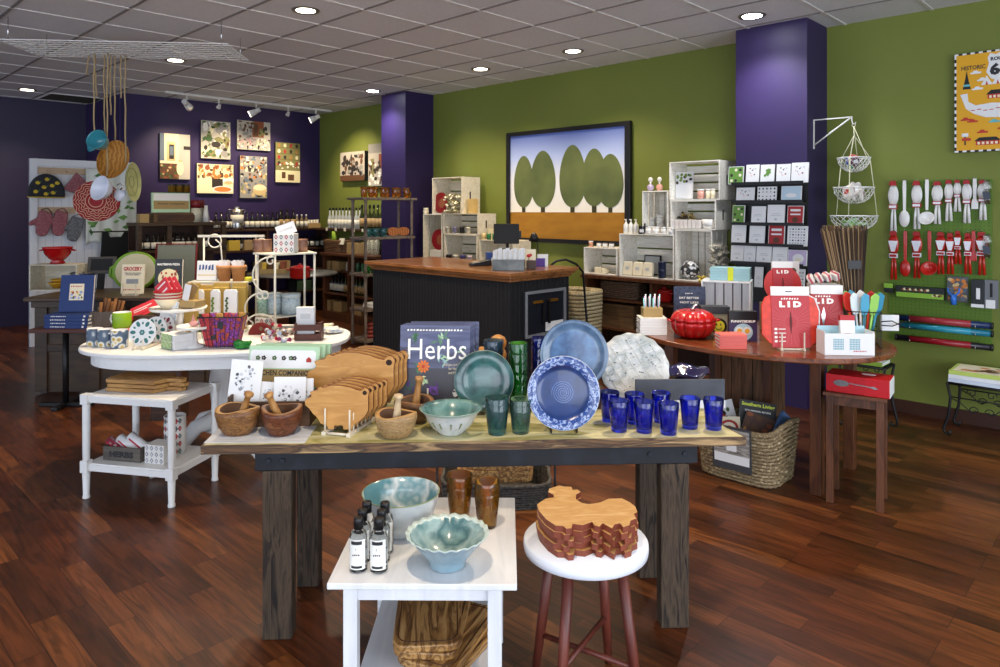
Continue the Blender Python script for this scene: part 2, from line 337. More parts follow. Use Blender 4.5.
def book_parts(t, w, h, d, cover, art=None, mats=None, pages=PAPER):
    """standing book, front towards -y, base at z=0"""
    P(t, 'cover', MB().bx(-w/2, w/2, -d/2, -d/2+.003, 0, h).bx(-w/2, w/2, d/2-.003, d/2, 0, h).bx(-w/2, -w/2+.003, -d/2+.003, d/2-.003, 0, h), cover, bevel=.0008)
    P(t, 'pages', MB().bx(-w/2+.003, w/2-.004, -d/2+.003, d/2-.003, .003, h-.003), pages)
    if art:
        g = MB(); g.M = Matrix.Translation((0, -d/2-.0006, h/2)); art(g, w, h); P(t, 'cover_print', g, mats)
    return t
def flat_book(name, label, w, l, th, cover, loc, rz=0, group=None, pages=PAPER, cat='book'):
    """lying book, spine towards -y"""
    t = T(name, label, cat, loc, rz, group)
    P(t, 'cover', MB().bx(-w/2, w/2, -l/2, l/2, 0, .003).bx(-w/2, w/2, -l/2, l/2, th-.003, th).bx(-w/2, w/2, -l/2, -l/2+.003, .003, th-.003), cover, bevel=.0008)
    P(t, 'pages', MB().bx(-w/2+.004, w/2-.004, -l/2+.003, l/2-.004, .003, th-.003), pages)
    return t
def easel(label, w, h, loc, rz, m=None, d=.06, group=None):
    """small plate easel: two feet rails with uprights in front of the thing it holds"""
    m = m or mat('easel_wood', '#cfc6b4', .6); t = T('display_easel', label, 'easel', loc, rz, group)
    for s in (-1, 1):
        P(t, 'leg', MB().bx(s*w/2-.006, s*w/2+.006, -.02, d, 0, .012), m, bevel=.001)
        P(t, 'upright', MB().bx(s*w/2-.003, s*w/2+.003, -.016, -.009, .012, h), m)
    P(t, 'crossbar', MB().bx(-w/2+.006, w/2-.006, .005, .013, .001, .011), m)
    return t
def bottle(name, label, loc, glass, cap, lab=None, r=.033, h=.26, neck=.45, group=None, rz=0, cat='bottle', labmat=None, nr=.4, captop=.12):
    t = T(name, label, cat, loc, rz, group); hb = h*(1-neck)
    P(t, 'glass_body', MB().lathe([(r*.9, 0), (r, .006), (r, hb*.9), (r*.85, hb), (r*nr, hb+.28*(h-hb)), (r*nr*.9, h*(1-captop))], 16), glass)
    P(t, 'cap', MB().lathe([(r*nr*1.08, h*(1-captop)), (r*nr*1.08, h), (r*nr*.9, h+.002)], 12), cap)
    if lab: P(t, 'paper_label', MB().lathe([(r+.0006, hb*.18), (r+.0006, hb*.78)], 16), labmat or lab)
    return t
def tumbler(name, label, loc, glass, r=.04, h=.115, rb=None, group=None, cat='glass', wall=.003, facets=0):
    rb = rb or r*.74; n = facets or 24
    pr = [(rb*.96, 0), (rb, .004), (rb+(r-rb)*.5, h*.55), (r, h-.002), (r-.001, h), (r-wall, h-.002), (rb+(r-rb)*.5-wall, h*.55), (rb-wall, .014), (.0005, .012)]
    return S(name, label, cat, MB().lathe(pr, n), glass, loc, 0, group)
def bowl_prof(r, h, rf, wall=.006, k=9, flare=0.5, foot=.008):
    out = [(.0005, 0), (rf, 0), (rf*1.02, foot)]
    for i in range(1, k): f = i/(k-1); out.append((rf+(r-rf)*(1-(1-f)**(1+flare*1.6))**.9, foot+(h-foot)*f**(1+.3*flare)))
    out.append((r+.001, h+.002)); inn = [(max(.0005, a-wall), b) for a, b in out[3:-1]][::-1]
    out.append((r-wall*.6, h+.001)); out += [(a, max(b, foot+.006)) for a, b in inn[1:]]; out.append((.0005, foot+.006)); return out
def mug(name, label, loc, outer, rz=0, r=.042, h=.095, group=None, band=None, cat='mug', inner=None, handle=True, scene=0):
    t = T(name, label, cat, loc, rz, group)
    P(t, 'cup_body', MB().lathe([(.0005, 0), (r*.9, 0), (r, .006), (r, h-.002), (r-.002, h), (r-.005, h-.002), (r-.006, .01), (.0005, .009)], 24, mf=lambda k, i: 1 if k > 3 else 0), [outer, inner or WHITE])
    if handle: P(t, 'handle', MB().tube([(r*.96, 0, h*.8), (r+.024, 0, h*.76), (r+.032, 0, h*.5), (r+.022, 0, h*.28), (r*.96, 0, h*.22)], .006), inner or WHITE)
    return t
def crate(name, label, w, h, d, loc, rz, m, slat=4, back=3, shelf=None, group=None, cat='crate'):
    """wooden crate on its side: open towards -y; walls of slats, thick front rims"""
    t = T(name, label, cat, loc, rz, group); b = .012; g = MB()
    # two solid end boards (left and right) with hand holes suggested by a dark slot
    P(t, 'end_board', MB().bx(-w/2, -w/2+b, 0, d, 0, h), m, bevel=.002); P(t, 'end_board', MB().bx(w/2-b, w/2, 0, d, 0, h), m, bevel=.002)
    for s in (-1, 1): P(t, 'hand_slot', MB().box(s*(w/2+.0004)-0, d*.45, h*.5-.045, .0016, .022, .09), INK, bevel=.0005)
    for k in range(slat):
        y0 = d*k/slat; y1 = d*(k+1)/slat-.012
        g.bx(-w/2+b, w/2-b, y0, y1, 0, .009)
    P(t, 'side_slats', g, m); g = MB()
    for k in range(slat): g.bx(-w/2+b, w/2-b, d*k/slat, d*(k+1)/slat-.012, h-.009, h)
    P(t, 'side_slats', g, m)
    g = MB()
    for k in range(back): z0 = .012+(h-.024)*k/back; g.bx(-w/2+b, w/2-b, d-.009, d, z0, z0+(h-.024)/back-.016)
    P(t, 'back_slats', g, m)
    if shelf: P(t, 'shelf_board', MB().bx(-w/2+b, w/2-b, .01, d-.01, shelf-.008, shelf), m)
    return t
def vcrate(name, label, w, h, d, loc, rz, m, back=5, group=None, cat='crate'):
    """crate standing on end: solid top and bottom boards, vertical slats at the back and sides"""
    t = T(name, label, cat, loc, rz, group); b = .012
    P(t, 'end_board', MB().bx(-w/2, w/2, 0, d, 0, b), m, bevel=.002); P(t, 'end_board', MB().bx(-w/2, w/2, 0, d, h-b, h), m, bevel=.002)
    g = MB()
    for k in range(3):
        y0 = d*k/3; y1 = d*(k+1)/3-.012
        for s in (-1, 1): g.bx(min(s*w/2, s*(w/2-.009)), max(s*w/2, s*(w/2-.009)), y0, y1, b, h-b)
    P(t, 'side_slats', g, m); g = MB()
    for k in range(back): x0 = -w/2+.009+(w-.018)*k/back; g.bx(x0, x0+(w-.018)/back-.009, d-.009, d, b, h-b)
    P(t, 'back_slats', g, m); return t
def basket(name, label, w, d, h, loc, rz, m, flare=1.12, rows=9, group=None, cat='basket', weave=.012, handles=False, wav=None):
    """woven rectangular basket: bulging weave rows over stakes"""
    t = T(name, label, cat, loc, rz, group); n = 48; g = MB()
    def ring(z, k, inset=0):
        f = 1+(flare-1)*z/h; out = []
        for i in range(n):
            a = 2*pi*i/n; ca, sa = cos(a), sin(a); e = .42
            x = math.copysign(abs(ca)**e, ca)*(w/2*f-inset); y = math.copysign(abs(sa)**e, sa)*(d/2*f-inset)
            bump = (weave*.28 if (i+k) % 2 else -weave*.28)
            zz = z+(wav(a)*max(0, z/h-.45)*1.8 if wav else 0)
            out.append((x*(1+bump/(w/2)), y*(1+bump/(d/2)), zz))
        return out
    for k in range(rows):
        z = h*(k+.5)/rows; g.tube(ring(z, k), h/rows*.56, 5, 0, closed=True)
    P(t, 'weave', g, m)
    P(t, 'rim', MB().tube(ring(h, 0), weave*.8, 6, 0, closed=True), m)
    P(t, 'base', MB().prism([(p[0]*.97, p[1]*.97) for p in ring(0, 0)], 0.0, .008, ax='z'), m)
    r2 = ring(h*.98, 0, .012); r0 = ring(.008, 0, .012); g = MB(); g.add(r0+r2, [(i, (i+1) % n, n+(i+1) % n, n+i) for i in range(n)], 0, True); P(t, 'lining', g, m)
    return t
def box_thing(name, label, cat, w, d, h, loc, rz, m, group=None, bevel=.001, front=None, rx=0):
    t = S(name, label, cat, MB().bx(-w/2, w/2, -d/2, d/2, 0, h), m, loc, rz, group, bevel=bevel, rx=rx)
    return t
def card(name, label, cat, w, h, loc, rz, mats, art=None, tilt=.0, th=.004, group=None):
    """card or packet leaning back; front towards -y"""
    g = MB(); g.bx(-w/2, w/2, -th/2, th/2, 0, h)
    if art: g2 = MB(); art(g2, w, h); g.M = Matrix.Translation((0, -th/2-.0004, h/2)); b = len(g.f); g.add(g2.v, g2.f, 0, False); g.m[b:] = g2.m; g.M = Matrix.Identity(4)
    return S(name, label, cat, g, mats, loc, rz, group, rx=-tilt)
def turned_leg(x, y, z0, z1, r, n=16):
    h = z1-z0; q = [(r*.55, 0), (r*.75, .01*h), (r*.75, .04*h), (r*.6, .06*h), (r*.72, .2*h), (r*.95, .9*h), (r*.7, .93*h), (r, .95*h), (r, h)]
    return MB().lathe([(a, z0+b) for a, b in q], n, c=(x, y, 0))
# ================================================================ pictures on the walls
pal = {k: mat('art_'+k, v, .65) for k, v in dict(cream='#e2d6ae', sand='#c9b07c', tan='#a5783f', brown='#5b3b22', dark='#2c241e', white='#ece7da', grey='#8e8b85', slate='#5f6b78', olive='#7d7a4a', green='#3f5c2e', leaf='#6f8a3a',
    red='#a8322a', orange='#cd7a35', yellow='#d8a82a', blue='#5b7fb0', sky='#8fa5d6', black='#1b191a', teal='#3d8f91', pink='#d9a3a0', purple='#5c3d86', gold='#c98b2a', stone='#b4ada0', rust='#8a4a2c').items()}
PK = list(pal.keys()); PM = [pal[k] for k in PK]; pi_ = {k: i for i, k in enumerate(PK)}
def wallpic(px0, px1, yt, yb, wall, label, art, off, d=.04, name='canvas_photo', group='canvas photographs on the purple wall', **kw):
    fn = onv if wall == 'v' else onu
    a, zt = fn(px0, yt, off-d); a2, _ = fn(px0, yb, off-d); zb = _; b, _ = fn(px1, yt, off-d)
    w = abs(b-a); c = (a+b)/2
    loc = UV(c, off) if wall == 'v' else UV(off, c)
    return frame_pic(name, label, w, zt-zb, d, (*loc, zb), RP if wall == 'v' else RG, art, PM, group=group, **kw)
I = pi_
def a1(g, w, h):
    rect(g, -w/2, w/2, -h/2, h/2, -.001, I['cream']); rect(g, w*.12, w/2, -h*.5, h*.5, -.0014, I['stone']); rect(g, -w*.5, -w*.36, -h*.1, h*.5, -.0014, I['slate'])
    rect(g, -w*.28, .0, -h*.1, h*.32, -.0018, I['sand']); rect(g, -w*.2, -w*.04, -h*.06, h*.26, -.0022, I['dark']); rect(g, -w*.18, -w*.06, .02*h, h*.22, -.0026, I['slate'])
    rect(g, w*.28, w*.5, h*.16, h*.24, -.0026, I['dark']); rect(g, -w/2, w*.12, -h*.5, -h*.16, -.0022, I['brown']); blobs(g, w, h, [I['rust'], I['sand'], I['dark'], I['green']], 30, 1, .03, .08, -.5, .15, -.5, -.18, -.003)
    ell(g, w*.16, -h*.26, w*.12, h*.16, -.006, I['cream']); rect(g, w*.1, w*.22, -h*.12, -h*.07, -.0065, I['sand'])
def a2(g, w, h):
    rect(g, -w/2, w/2, -h/2, h/2, -.001, I['stone']); blobs(g, w, h, [I['white'], I['olive'], I['grey'], I['green'], I['cream'], I['stone']], 60, 2, .08, .2, y=-.0015); blobs(g, w, h, [I['dark'], I['brown'], I['green']], 16, 22, .04, .1, y=-.004); ell(g, 0, -h*.12, w*.16, h*.08, -.007, I['dark'])
def a3(g, w, h):
    rect(g, -w/2, w/2, -h/2, h/2, -.001, I['stone']); rect(g, -w*.05, w*.3, -h*.05, h*.5, -.0015, I['rust']); rect(g, .0, w*.12, 0, h*.42, -.002, I['brown']); blobs(g, w, h, [I['stone'], I['brown'], I['grey']], 30, 3, .03, .1, -.5, 0, -.1, .5, -.0025)
    blobs(g, w, h, [I['white'], I['cream'], I['pink'], I['grey'], I['dark']], 90, 33, .02, .05, -.5, .5, -.5, -.08, -.004); blobs(g, w, h, [I['dark'], I['olive']], 8, 34, .05, .09, .1, .4, 0, .3, -.0065)
def a4(g, w, h):
    rect(g, -w/2, w/2, -h/2, h/2, -.001, I['cream']); blobs(g, w, h, [I['orange'], I['tan'], I['rust'], I['brown'], I['sand']], 50, 4, .03, .09, -.5, .5, 0, .5, -.0015); rect(g, -w*.1, w*.2, -h*.3, .0, -.003, I['dark'])
    ell(g, w*.2, -h*.36, w*.28, h*.12, -.0034, I['white']); ell(g, w*.2, -h*.36, w*.24, h*.09, -.0038, I['orange']); rect(g, w*.2, w*.5, -.12*h, .02*h, -.0036, I['white']); ell(g, w*.36, -h*.12, w*.12, h*.06, -.004, I['sand'])
def a5(g, w, h):
    rect(g, -w/2, w/2, -h/2, h/2, -.001, I['grey']); blobs(g, w, h, [I['dark'], I['white'], I['slate'], I['brown'], I['orange'], I['cream']], 90, 5, .03, .08, -.5, .5, 0, .5, -.0015); blobs(g, w, h, [I['dark'], I['slate'], I['sand'], I['olive']], 40, 55, .04, .1, -.5, .5, -.5, .05, -.004)
    ell(g, w*.22, -h*.3, w*.26, h*.14, -.006, I['sand']); ell(g, w*.22, -h*.25, w*.24, h*.07, -.0065, I['cream'])
def a6(g, w, h):
    rect(g, -w/2, w/2, -h/2, h/2, -.001, I['olive']); 
    for r in range(4):
        rect(g, -w/2, w/2, h*(.38-.15*r)-.006, h*(.38-.15*r), -.0015, I['brown'])
        for c in range(4): ell(g, -w*.36+w*.24*c, h*(.43-.15*r), w*.06, h*.05, -.002, [I['tan'], I['cream'], I['red'], I['dark']][(r+c) % 4], 10)
    rect(g, -w/2, w/2, -h/2, -h*.2, -.002, I['cream']); rect(g, -w*.25, -w*.1, -h*.4, -h*.24, -.0024, I['brown']); rect(g, .0, w*.25, -h*.45, -h*.3, -.0024, I['brown']); blobs(g, w, h, [I['white'], I['red']], 14, 6, .03, .06, -.5, .5, -.15, .0, -.003)
for a in ((159.9, 190, 132.8, 178.6, 'canvas photo of a pale window and tall clay jar', a1), (201, 230.3, 120, 158, 'canvas photo of pale grey-green olive leaves', a2), (237, 270.2, 119.7, 149, 'canvas photo of a rusty door over white blossom', a3),
    (197, 233.3, 163.4, 193, 'canvas photo of orange market food with a white bowl', a4), (240, 267, 155.5, 197.8, 'canvas photo of a crowded market stall above a basket', a5), (275.5, 300, 142, 182, 'canvas photo of rows of small pots on shelves, nearest the corner', a6)):
    wallpic(*a[:4], 'v', a[4], a[5], V1)
def a7(g, w, h):
    rect(g, -w/2, w/2, -h/2, h/2, -.001, I['stone']); rect(g, -w/2, w/2, -h/2, -h*.3, -.0015, I['brown']); blobs(g, w, h, [I['dark'], I['black'], I['brown'], I['grey']], 60, 7, .04, .11, -.42, .42, -.3, .38, -.002)
def a8(g, w, h):
    rect(g, -w/2, w/2, -h/2, h/2, -.001, I['stone']); rect(g, -w/2, w/2, h*.28, h/2, -.0015, I['grey']); rect(g, -w*.05, w*.12, -.1*h, h*.25, -.002, I['rust']); rect(g, -w*.4, -w*.25, -h*.3, h*.15, -.002, I['olive']); blobs(g, w, h, [I['dark'], I['white'], I['brown']], 50, 8, .04, .09, -.5, .5, -.5, .1, -.003)
wallpic(340.3, 364.6, 153, 181.5, 'u', 'dark canvas photo of a gnarled tree on the green wall', a7, 6.02, .06, group='canvas photographs on the green wall')
wallpic(368.4, 392, 144.5, 186, 'u', 'tall canvas photo of an old house, half behind the far pillar', a8, 6.02, .06, group='canvas photographs on the green wall')
# framed painting of five trees
m_sky = bpy.data.materials.new('painted_sky'); m_sky.use_nodes = True
def grad(m, stops, axis='Z', rough=.6):
    nt = m.node_tree; b = nt.nodes['Principled BSDF']; b.inputs['Roughness'].default_value = rough
    tc = nt.nodes.new('ShaderNodeTexCoord'); sp = nt.nodes.new('ShaderNodeSeparateXYZ'); r = nt.nodes.new('ShaderNodeValToRGB')
    nt.links.new(tc.outputs['Generated'], sp.inputs[0]); nt.links.new(sp.outputs[axis], r.inputs[0]); nt.links.new(r.outputs[0], b.inputs['Base Color'])
    e = r.color_ramp.elements; e[0].position = stops[0][0]; e[0].color = hx(stops[0][1]); e[1].position = stops[-1][0]; e[1].color = hx(stops[-1][1])
    for p, c in stops[1:-1]: q = e.new(p); q.color = hx(c)
    return m
grad(m_sky, [(0.0, '#e9e6da'), (.38, '#e0e2e6'), (.7, '#a9bbe6'), (1, '#5f74bd')])
m_tr = mat('painted_tree', '#4e5a34', .6, col2='#65703f', scale=3); m_gr = mat('painted_ground', '#96661a', .6, col2='#a5751f', scale=4, stretch=(1, 1, 3)); m_tk = mat('painted_trunk', '#37351f', .6)
def painting():
    va, zt = onu(507.2, 132.4, 5.99); vb, zt2 = onu(630.8, 121.1, 5.99); z0 = 1.185; z1 = 2.44; w = va-vb; h = z1-z0; fw = .045
    t = T('framed_painting', 'large black framed painting of five rounded trees under a blue sky', 'painting', (*UV(6.02, (va+vb)/2), z0), RG)
    P(t, 'frame', MB().bx(-w/2, w/2, -.05, 0, 0, fw).bx(-w/2, w/2, -.05, 0, h-fw, h).bx(-w/2, -w/2+fw, -.05, 0, fw, h-fw).bx(w/2-fw*1.4, w/2, -.05, 0, fw, h-fw), BLACK, bevel=.003)
    iw, ih = w-2*fw, h-2*fw; gy = .25
    P(t, 'painted_sky', MB().bx(-iw/2, iw/2, -.02, -.01, fw+ih*gy, h-fw), m_sky)
    P(t, 'painted_ground', MB().bx(-iw/2, iw/2, -.021, -.01, fw, fw+ih*gy), m_gr)
    X = lambda f: -w/2+w*f
    for (cx, top, bot, wd, tw) in ((.148, .79, .32, .175, .03), (.317, .824, .32, .215, .035), (.851, .756, .317, .19, .03), (.731, .81, .33, .19, .035), (.562, .855, .32, .21, .035)):
        # fractions of the framed picture
        zc = (top+bot)/2; g = MB(); pts = []
        for i in range(40):
            a = 2*pi*i/40; s = sin(a); pts.append((X(cx)+wd/2*w*cos(a)*(1-.12*s), h*(zc-.01+(top-bot)/2*s)))
        yy = -.023-.0008*{.148: 0, .317: 1, .851: 2, .731: 1, .562: 0}[cx]
        g.prism(pts, yy, yy+.001); P(t, 'painted_tree', g, m_tr)
        g = MB().bx(X(cx)-tw*w/2, X(cx)+tw*w/2, -.0218, -.0212, fw+ih*gy-.0, h*bot+.03); P(t, 'painted_trunk', g, m_tk)
painting()
# poster
def poster():
    w, h = .54, .71; c = .905; z0 = 1.965
    t = T('map_poster', 'yellow illustrated highway map poster with a white route shield', 'poster', (*UV(6.02, c), z0), RG)
    P(t, 'board', MB().bx(-w/2, w/2, -.035, 0, 0, h), INK)
    g = MB(); y = -.036; rect(g, -w/2, w/2, 0, h, y, 0)
    n = 22
    for k in range(n):
        x0 = -w/2+w*k/n
        if k % 2: rect(g, x0, x0+w/n, 0, .012, y-.0004, 1); rect(g, x0, x0+w/n, h-.012, h, y-.0004, 1)
        else: rect(g, x0, x0+w/n, 0, .012, y-.0004, 2); rect(g, x0, x0+w/n, h-.012, h, y-.0004, 2)
    for k in range(28):
        z = .012+(h-.024)*k/28
        for s in (-1, 1): rect(g, min(s*w/2, s*(w/2-.012)), max(s*w/2, s*(w/2-.012)), z, z+(h-.024)/28, y-.0004, 1+k % 2)
    # shield
    sh = [(-.07, .66), (-.055, .69), (-.02, .678), (0, .69), (.02, .678), (.055, .69), (.07, .66), (.062, .62), (.078, .56), (.05, .51), (0, .49), (-.05, .51), (-.078, .56), (-.062, .62)]
    poly(g, sh, y-.0005, 2)
    # land shape
    poly(g, [(-.235, .415), (-.19, .42), (-.185, .36), (-.14, .33), (-.05, .34), (.1, .33), (.24, .32), (.24, .22), (.1, .2), (.0, .235), (-.08, .24), (-.15, .27), (-.2, .31)], y-.0006, 2)
    for k in range(11): x = -.17+.037*k; rect(g, x, x+.025, .292+.006*sin(k*2), .298+.006*sin(k*2), y-.0009, 3)
    # tower, tents, houses, cars, boats
    poly(g, [(-.22, .45), (-.17, .45), (-.185, .52), (-.195, .585), (-.205, .52)], y-.0007, 1); rect(g, -.215, -.175, .47, .485, y-.001, 4)
    for x in (-.075, -.01, .12): poly(g, [(x-.035, .47), (x+.035, .47), (x, .535)], y-.0007, 2); poly(g, [(x-.008, .47), (x+.008, .47), (x, .5)], y-.001, 3)
    rect(g, -.07, .06, .37, .40, y-.0009, 3); poly(g, [(-.08, .40), (.07, .40), (.04, .43), (-.05, .43)], y-.001, 1); 
    for k in range(5): rect(g, -.06+k*.024, -.046+k*.024, .374, .392, y-.0012, 5)
    rect(g, -.14, .0, .045, .075, y-.0009, 3); poly(g, [(-.15, .075), (.01, .075), (-.02, .1), (-.12, .1)], y-.001, 1)
    for k in range(5): rect(g, -.13+k*.026, -.115+k*.026, .05, .068, y-.0012, 5)
    rect(g, -.225, -.185, .11, .135, y-.0009, 2); rect(g, -.21, -.2, .05, .11, y-.0009, 1); rect(g, -.225, -.17, .08, .1, y-.001, 3)
    for (x, z, m) in ((-.16, .21, 3), (-.03, .2, 4), (-.2, .225, 3), (-.1, .13, 3), (.02, .15, 3), (.15, .12, 3), (.18, .42, 3), (.2, .56, 4), (-.13, .44, 2), (-.14, .555, 2), (-.1, .5, 2), (.17, .05, 1)):
        poly(g, [(x-.03, z), (x+.03, z), (x+.035, z+.012), (x+.015, z+.014), (x+.008, z+.024), (x-.012, z+.024), (x-.02, z+.012), (x-.035, z+.01)], y-.001, m)
    P(t, 'print', g, [mat('poster_yellow', '#d9a013', .5), BLACK, WHITE, mat('poster_red', '#b8321d', .5), mat('poster_teal', '#5fb0b5', .5), CREAM])
    text(t, '66', INK, (0, y-.0012, .575), wd=.115, ht=.085, bold=.06); text(t, 'ROUTE', INK, (0, y-.0012, .648), wd=.105, ht=.026, bold=.05)
    text(t, 'HISTORIC', INK, (-.155, y-.0012, .602), wd=.145, ht=.03, bold=.02)
poster()
# ================================================================ pegboard on the green wall with kitchen tools
PV0, PV1 = 1.615, .955; PX = (PV0-PV1)
def pegboard():
    t = T('pegboard', 'green painted pegboard panel full of small holes on the green wall', 'pegboard', (*UV(6.03, (PV0+PV1)/2), .55), RG)
    m = mat('green_peg', '#55741f', .55)
    P(t, 'panel', MB().bx(-PX/2, PX/2, -.012, 0, 0, 1.22), m)
    g = MB()
    for i in range(24):
        for j in range(46):
            x = -PX/2+.018+i*(PX-.036)/23; z = .02+j*.0262; g.add([(x-.0032, -.0124, z), (x, -.0124, z-.0032), (x+.0032, -.0124, z), (x, -.0124, z+.0032)], [(0,1,2,3)])
    o = P(t, 'peg_holes', g, mat('hole', '#131a08', .9)); o['kind'] = 'stuff'
pegboard()
def pegloc(px, py, out=.05): v, z = onu(px, py, 6.018-out); return (*UV(6.018-out, v), z)
m_wp = mat('white_nylon', '#dcdad6', .3, coat=.3); m_rp = mat('red_nylon', '#b51a10', .28, coat=.4); m_band = mat('red_band', '#9c1a1c', .5); m_tagw = mat('tag_white', '#dcdde2', .5)
def utensil(px, ytop, length, kind, col, label, dx=0, tagc=False, group=None, wd=1.0):
    """hanging head-up or head-down kitchen tool; origin at its hook, hanging down -z, front -y"""
    m = m_wp if col == 'w' else m_rp
    x, y, z = pegloc(px, ytop, .028)
    t = T(kind, label, kind.replace('_', ' ') if kind != 'tool_set' else 'utensil', (x, y, z), RG, group); L = length
    P(t, 'peg_hook', MB().tube([(0, .02, .004), (0, -.006, .004), (0, -.012, .012)], .002), STEEL)
    if kind in ('serving_spoon', 'ladle', 'spatula'):
        P(t, 'handle', MB().prism([(-.011, 0), (.011, 0), (.013, -.05), (.009, -L*.7), (-.009, -L*.7), (-.013, -.05)], -.005, .003), m, bevel=.002)
        g = MB()
        if kind == 'serving_spoon': g.sph(0, -.004, -L*.82, .037*wd, .012, L*.18, 16, 10)
        elif kind == 'ladle':
            g.M = Matrix.Translation((0, -.012, -L*.9)) @ Matrix.Rotation(radians(62), 4, 'X') @ Matrix.Scale(1, 4)
            g.lathe([(.0005, -.02), (.02, -.018), (.043*wd, -.002), (.054*wd, .012), (.052*wd, .012), (.034*wd, .0), (.018, -.014), (.0005, -.016)], 20)
        else: g.prism([(-.012, -L*.66), (.012, -L*.66), (.025*wd, -L*.76), (.026*wd, -L), (-.026*wd, -L), (-.025*wd, -L*.76)], -.006, 0)
        P(t, {'serving_spoon': 'spoon_bowl', 'ladle': 'ladle_cup', 'spatula': 'blade'}[kind], g, m, bevel=0 if kind != 'spatula' else .002)
    else:   # tool_set: head at the top under a card band, two handles below
        r = random.Random(int(px*7))
        g = MB()
        g.sph(0, -.006, -L*.28, .034*wd, .014, L*.21, 14, 10)
        for k in range(4): x = -.018+.012*k; g.tube([(x*wd, -.014, -L*.5), (x*1.4*wd, -.02, -L*.28), (x*.4, -.016, -L*.06)], .002)
        P(t, 'tool_heads', g, m)
        for s in (-1, 1): P(t, 'handle', MB().tube([(s*.004, 0, -L*.42), (s*.011, -.002, -L*.7), (s*.014, -.002, -L)], [.006, .009, .0105], 8), m)
        P(t, 'card_band', MB().bx(-.026*wd, .026*wd, -.022, .004, -L*.55, -L*.46), m_tagw if tagc else m_band, bevel=.002)
        P(t, 'header_card', MB().prism([(-.016*wd, 0), (.016*wd, 0), (.024*wd, -L*.09), (-.024*wd, -L*.09)], -.024, -.004), m_band)
        if tagc: P(t, 'tag', MB().prism([(-.03*wd, -L*.2), (.03*wd, -L*.2), (.012, -L*.42), (-.012, -L*.42)], -.026, -.024), m_tagw)
        P(t, 'band_label', MB().bx(-.022*wd, .022*wd, -.0235, -.022, -L*.53, -L*.48) , m_band if tagc else m_tagw)
    return t
pxm = lambda px, y0, y1: (y1-y0)/F*(6.0/((px-500)/F*CU[0]+CU[1]))
wl = 'white kitchen tools hanging in the pegboard upper row'; rl = 'red kitchen tools hanging in the pegboard lower row'
for i, (px, y0, y1, kd, wd) in enumerate([(893.5, 181, 232, 'tool_set', 1.1), (904.5, 180.5, 227, 'serving_spoon', 1), (917, 181, 229, 'tool_set', 1.1), (927, 179.5, 223, 'ladle', 1), (937.5, 181.5, 224, 'tool_set', 1.1), (949, 180, 221, 'tool_set', .85), (957.5, 180, 211.5, 'tool_set', .75), (967, 180, 223, 'tool_set', .95), (974.8, 178.5, 209, 'spatula', .8), (983, 180, 220, 'tool_set', 1)]):
    lb = {'serving_spoon': 'white solid serving spoon hanging in the upper pegboard row', 'ladle': 'white round ladle hanging in the upper pegboard row', 'spatula': 'small plain white spatula hanging in the upper pegboard row'}.get(kd) or f'white utensil set with red band, {ORD[i]} tool from the left in the upper pegboard row'
    utensil(px, y0, pxm(px, y0, y1), kd, 'w', lb, group=wl, wd=wd)
for i, (px, y0, y1, kd, wd) in enumerate([(893.8, 231, 279.5, 'tool_set', 1.1), (905.3, 231, 276.5, 'serving_spoon', 1), (917, 231.5, 278, 'tool_set', 1.1), (929.5, 231, 273, 'ladle', 1.05), (941, 232, 274, 'tool_set', 1), (950.5, 233, 274, 'tool_set', .85), (958, 231, 264, 'tool_set', .7), (968, 233, 274, 'tool_set', .8), (973.5, 231, 261, 'spatula', .8), (982, 232, 275, 'tool_set', 1.1)]):
    lb = {'serving_spoon': 'red solid serving spoon hanging in the lower pegboard row', 'ladle': 'red round ladle hanging in the lower pegboard row', 'spatula': 'small red spatula hanging in the lower pegboard row'}.get(kd) or f'red utensil set with white tag, {ORD[i]} tool from the left in the lower pegboard row'
    utensil(px, y0, pxm(px, y0, y1), kd, 'r', lb, tagc=True, group=rl, wd=wd)
# metal whisk bunches at the right ends
for (y0, lb) in ((180, 'upper bunch of small steel whisks at the pegboard right edge'), (234, 'lower bunch of small steel whisks at the pegboard right edge')):
    x, y, z = pegloc(987, y0, .06); t = T('whisk_bunch', lb, 'whisk', (x, y, z), RG)
    for k in range(4):
        g = MB(); cx = -.012+.009*k
        for a in range(4): s = (a-1.5)*.007; g.tube([(cx, 0, -.10), (cx+s, -.004*k, -.06), (cx+s*.9, -.004*k, -.02), (cx, 0, 0)], .0012, 4)
        g.tube([(cx, 0, -.09), (cx, 0, -.17)], .004); P(t, 'whisk', g, STEEL)
    P(t, 'tag', MB().prism([(-.022, -.08), (.022, -.09), (.026, -.135), (-.016, -.14)], -.03, -.028), mat('tag_dark', '#3e4450', .5))
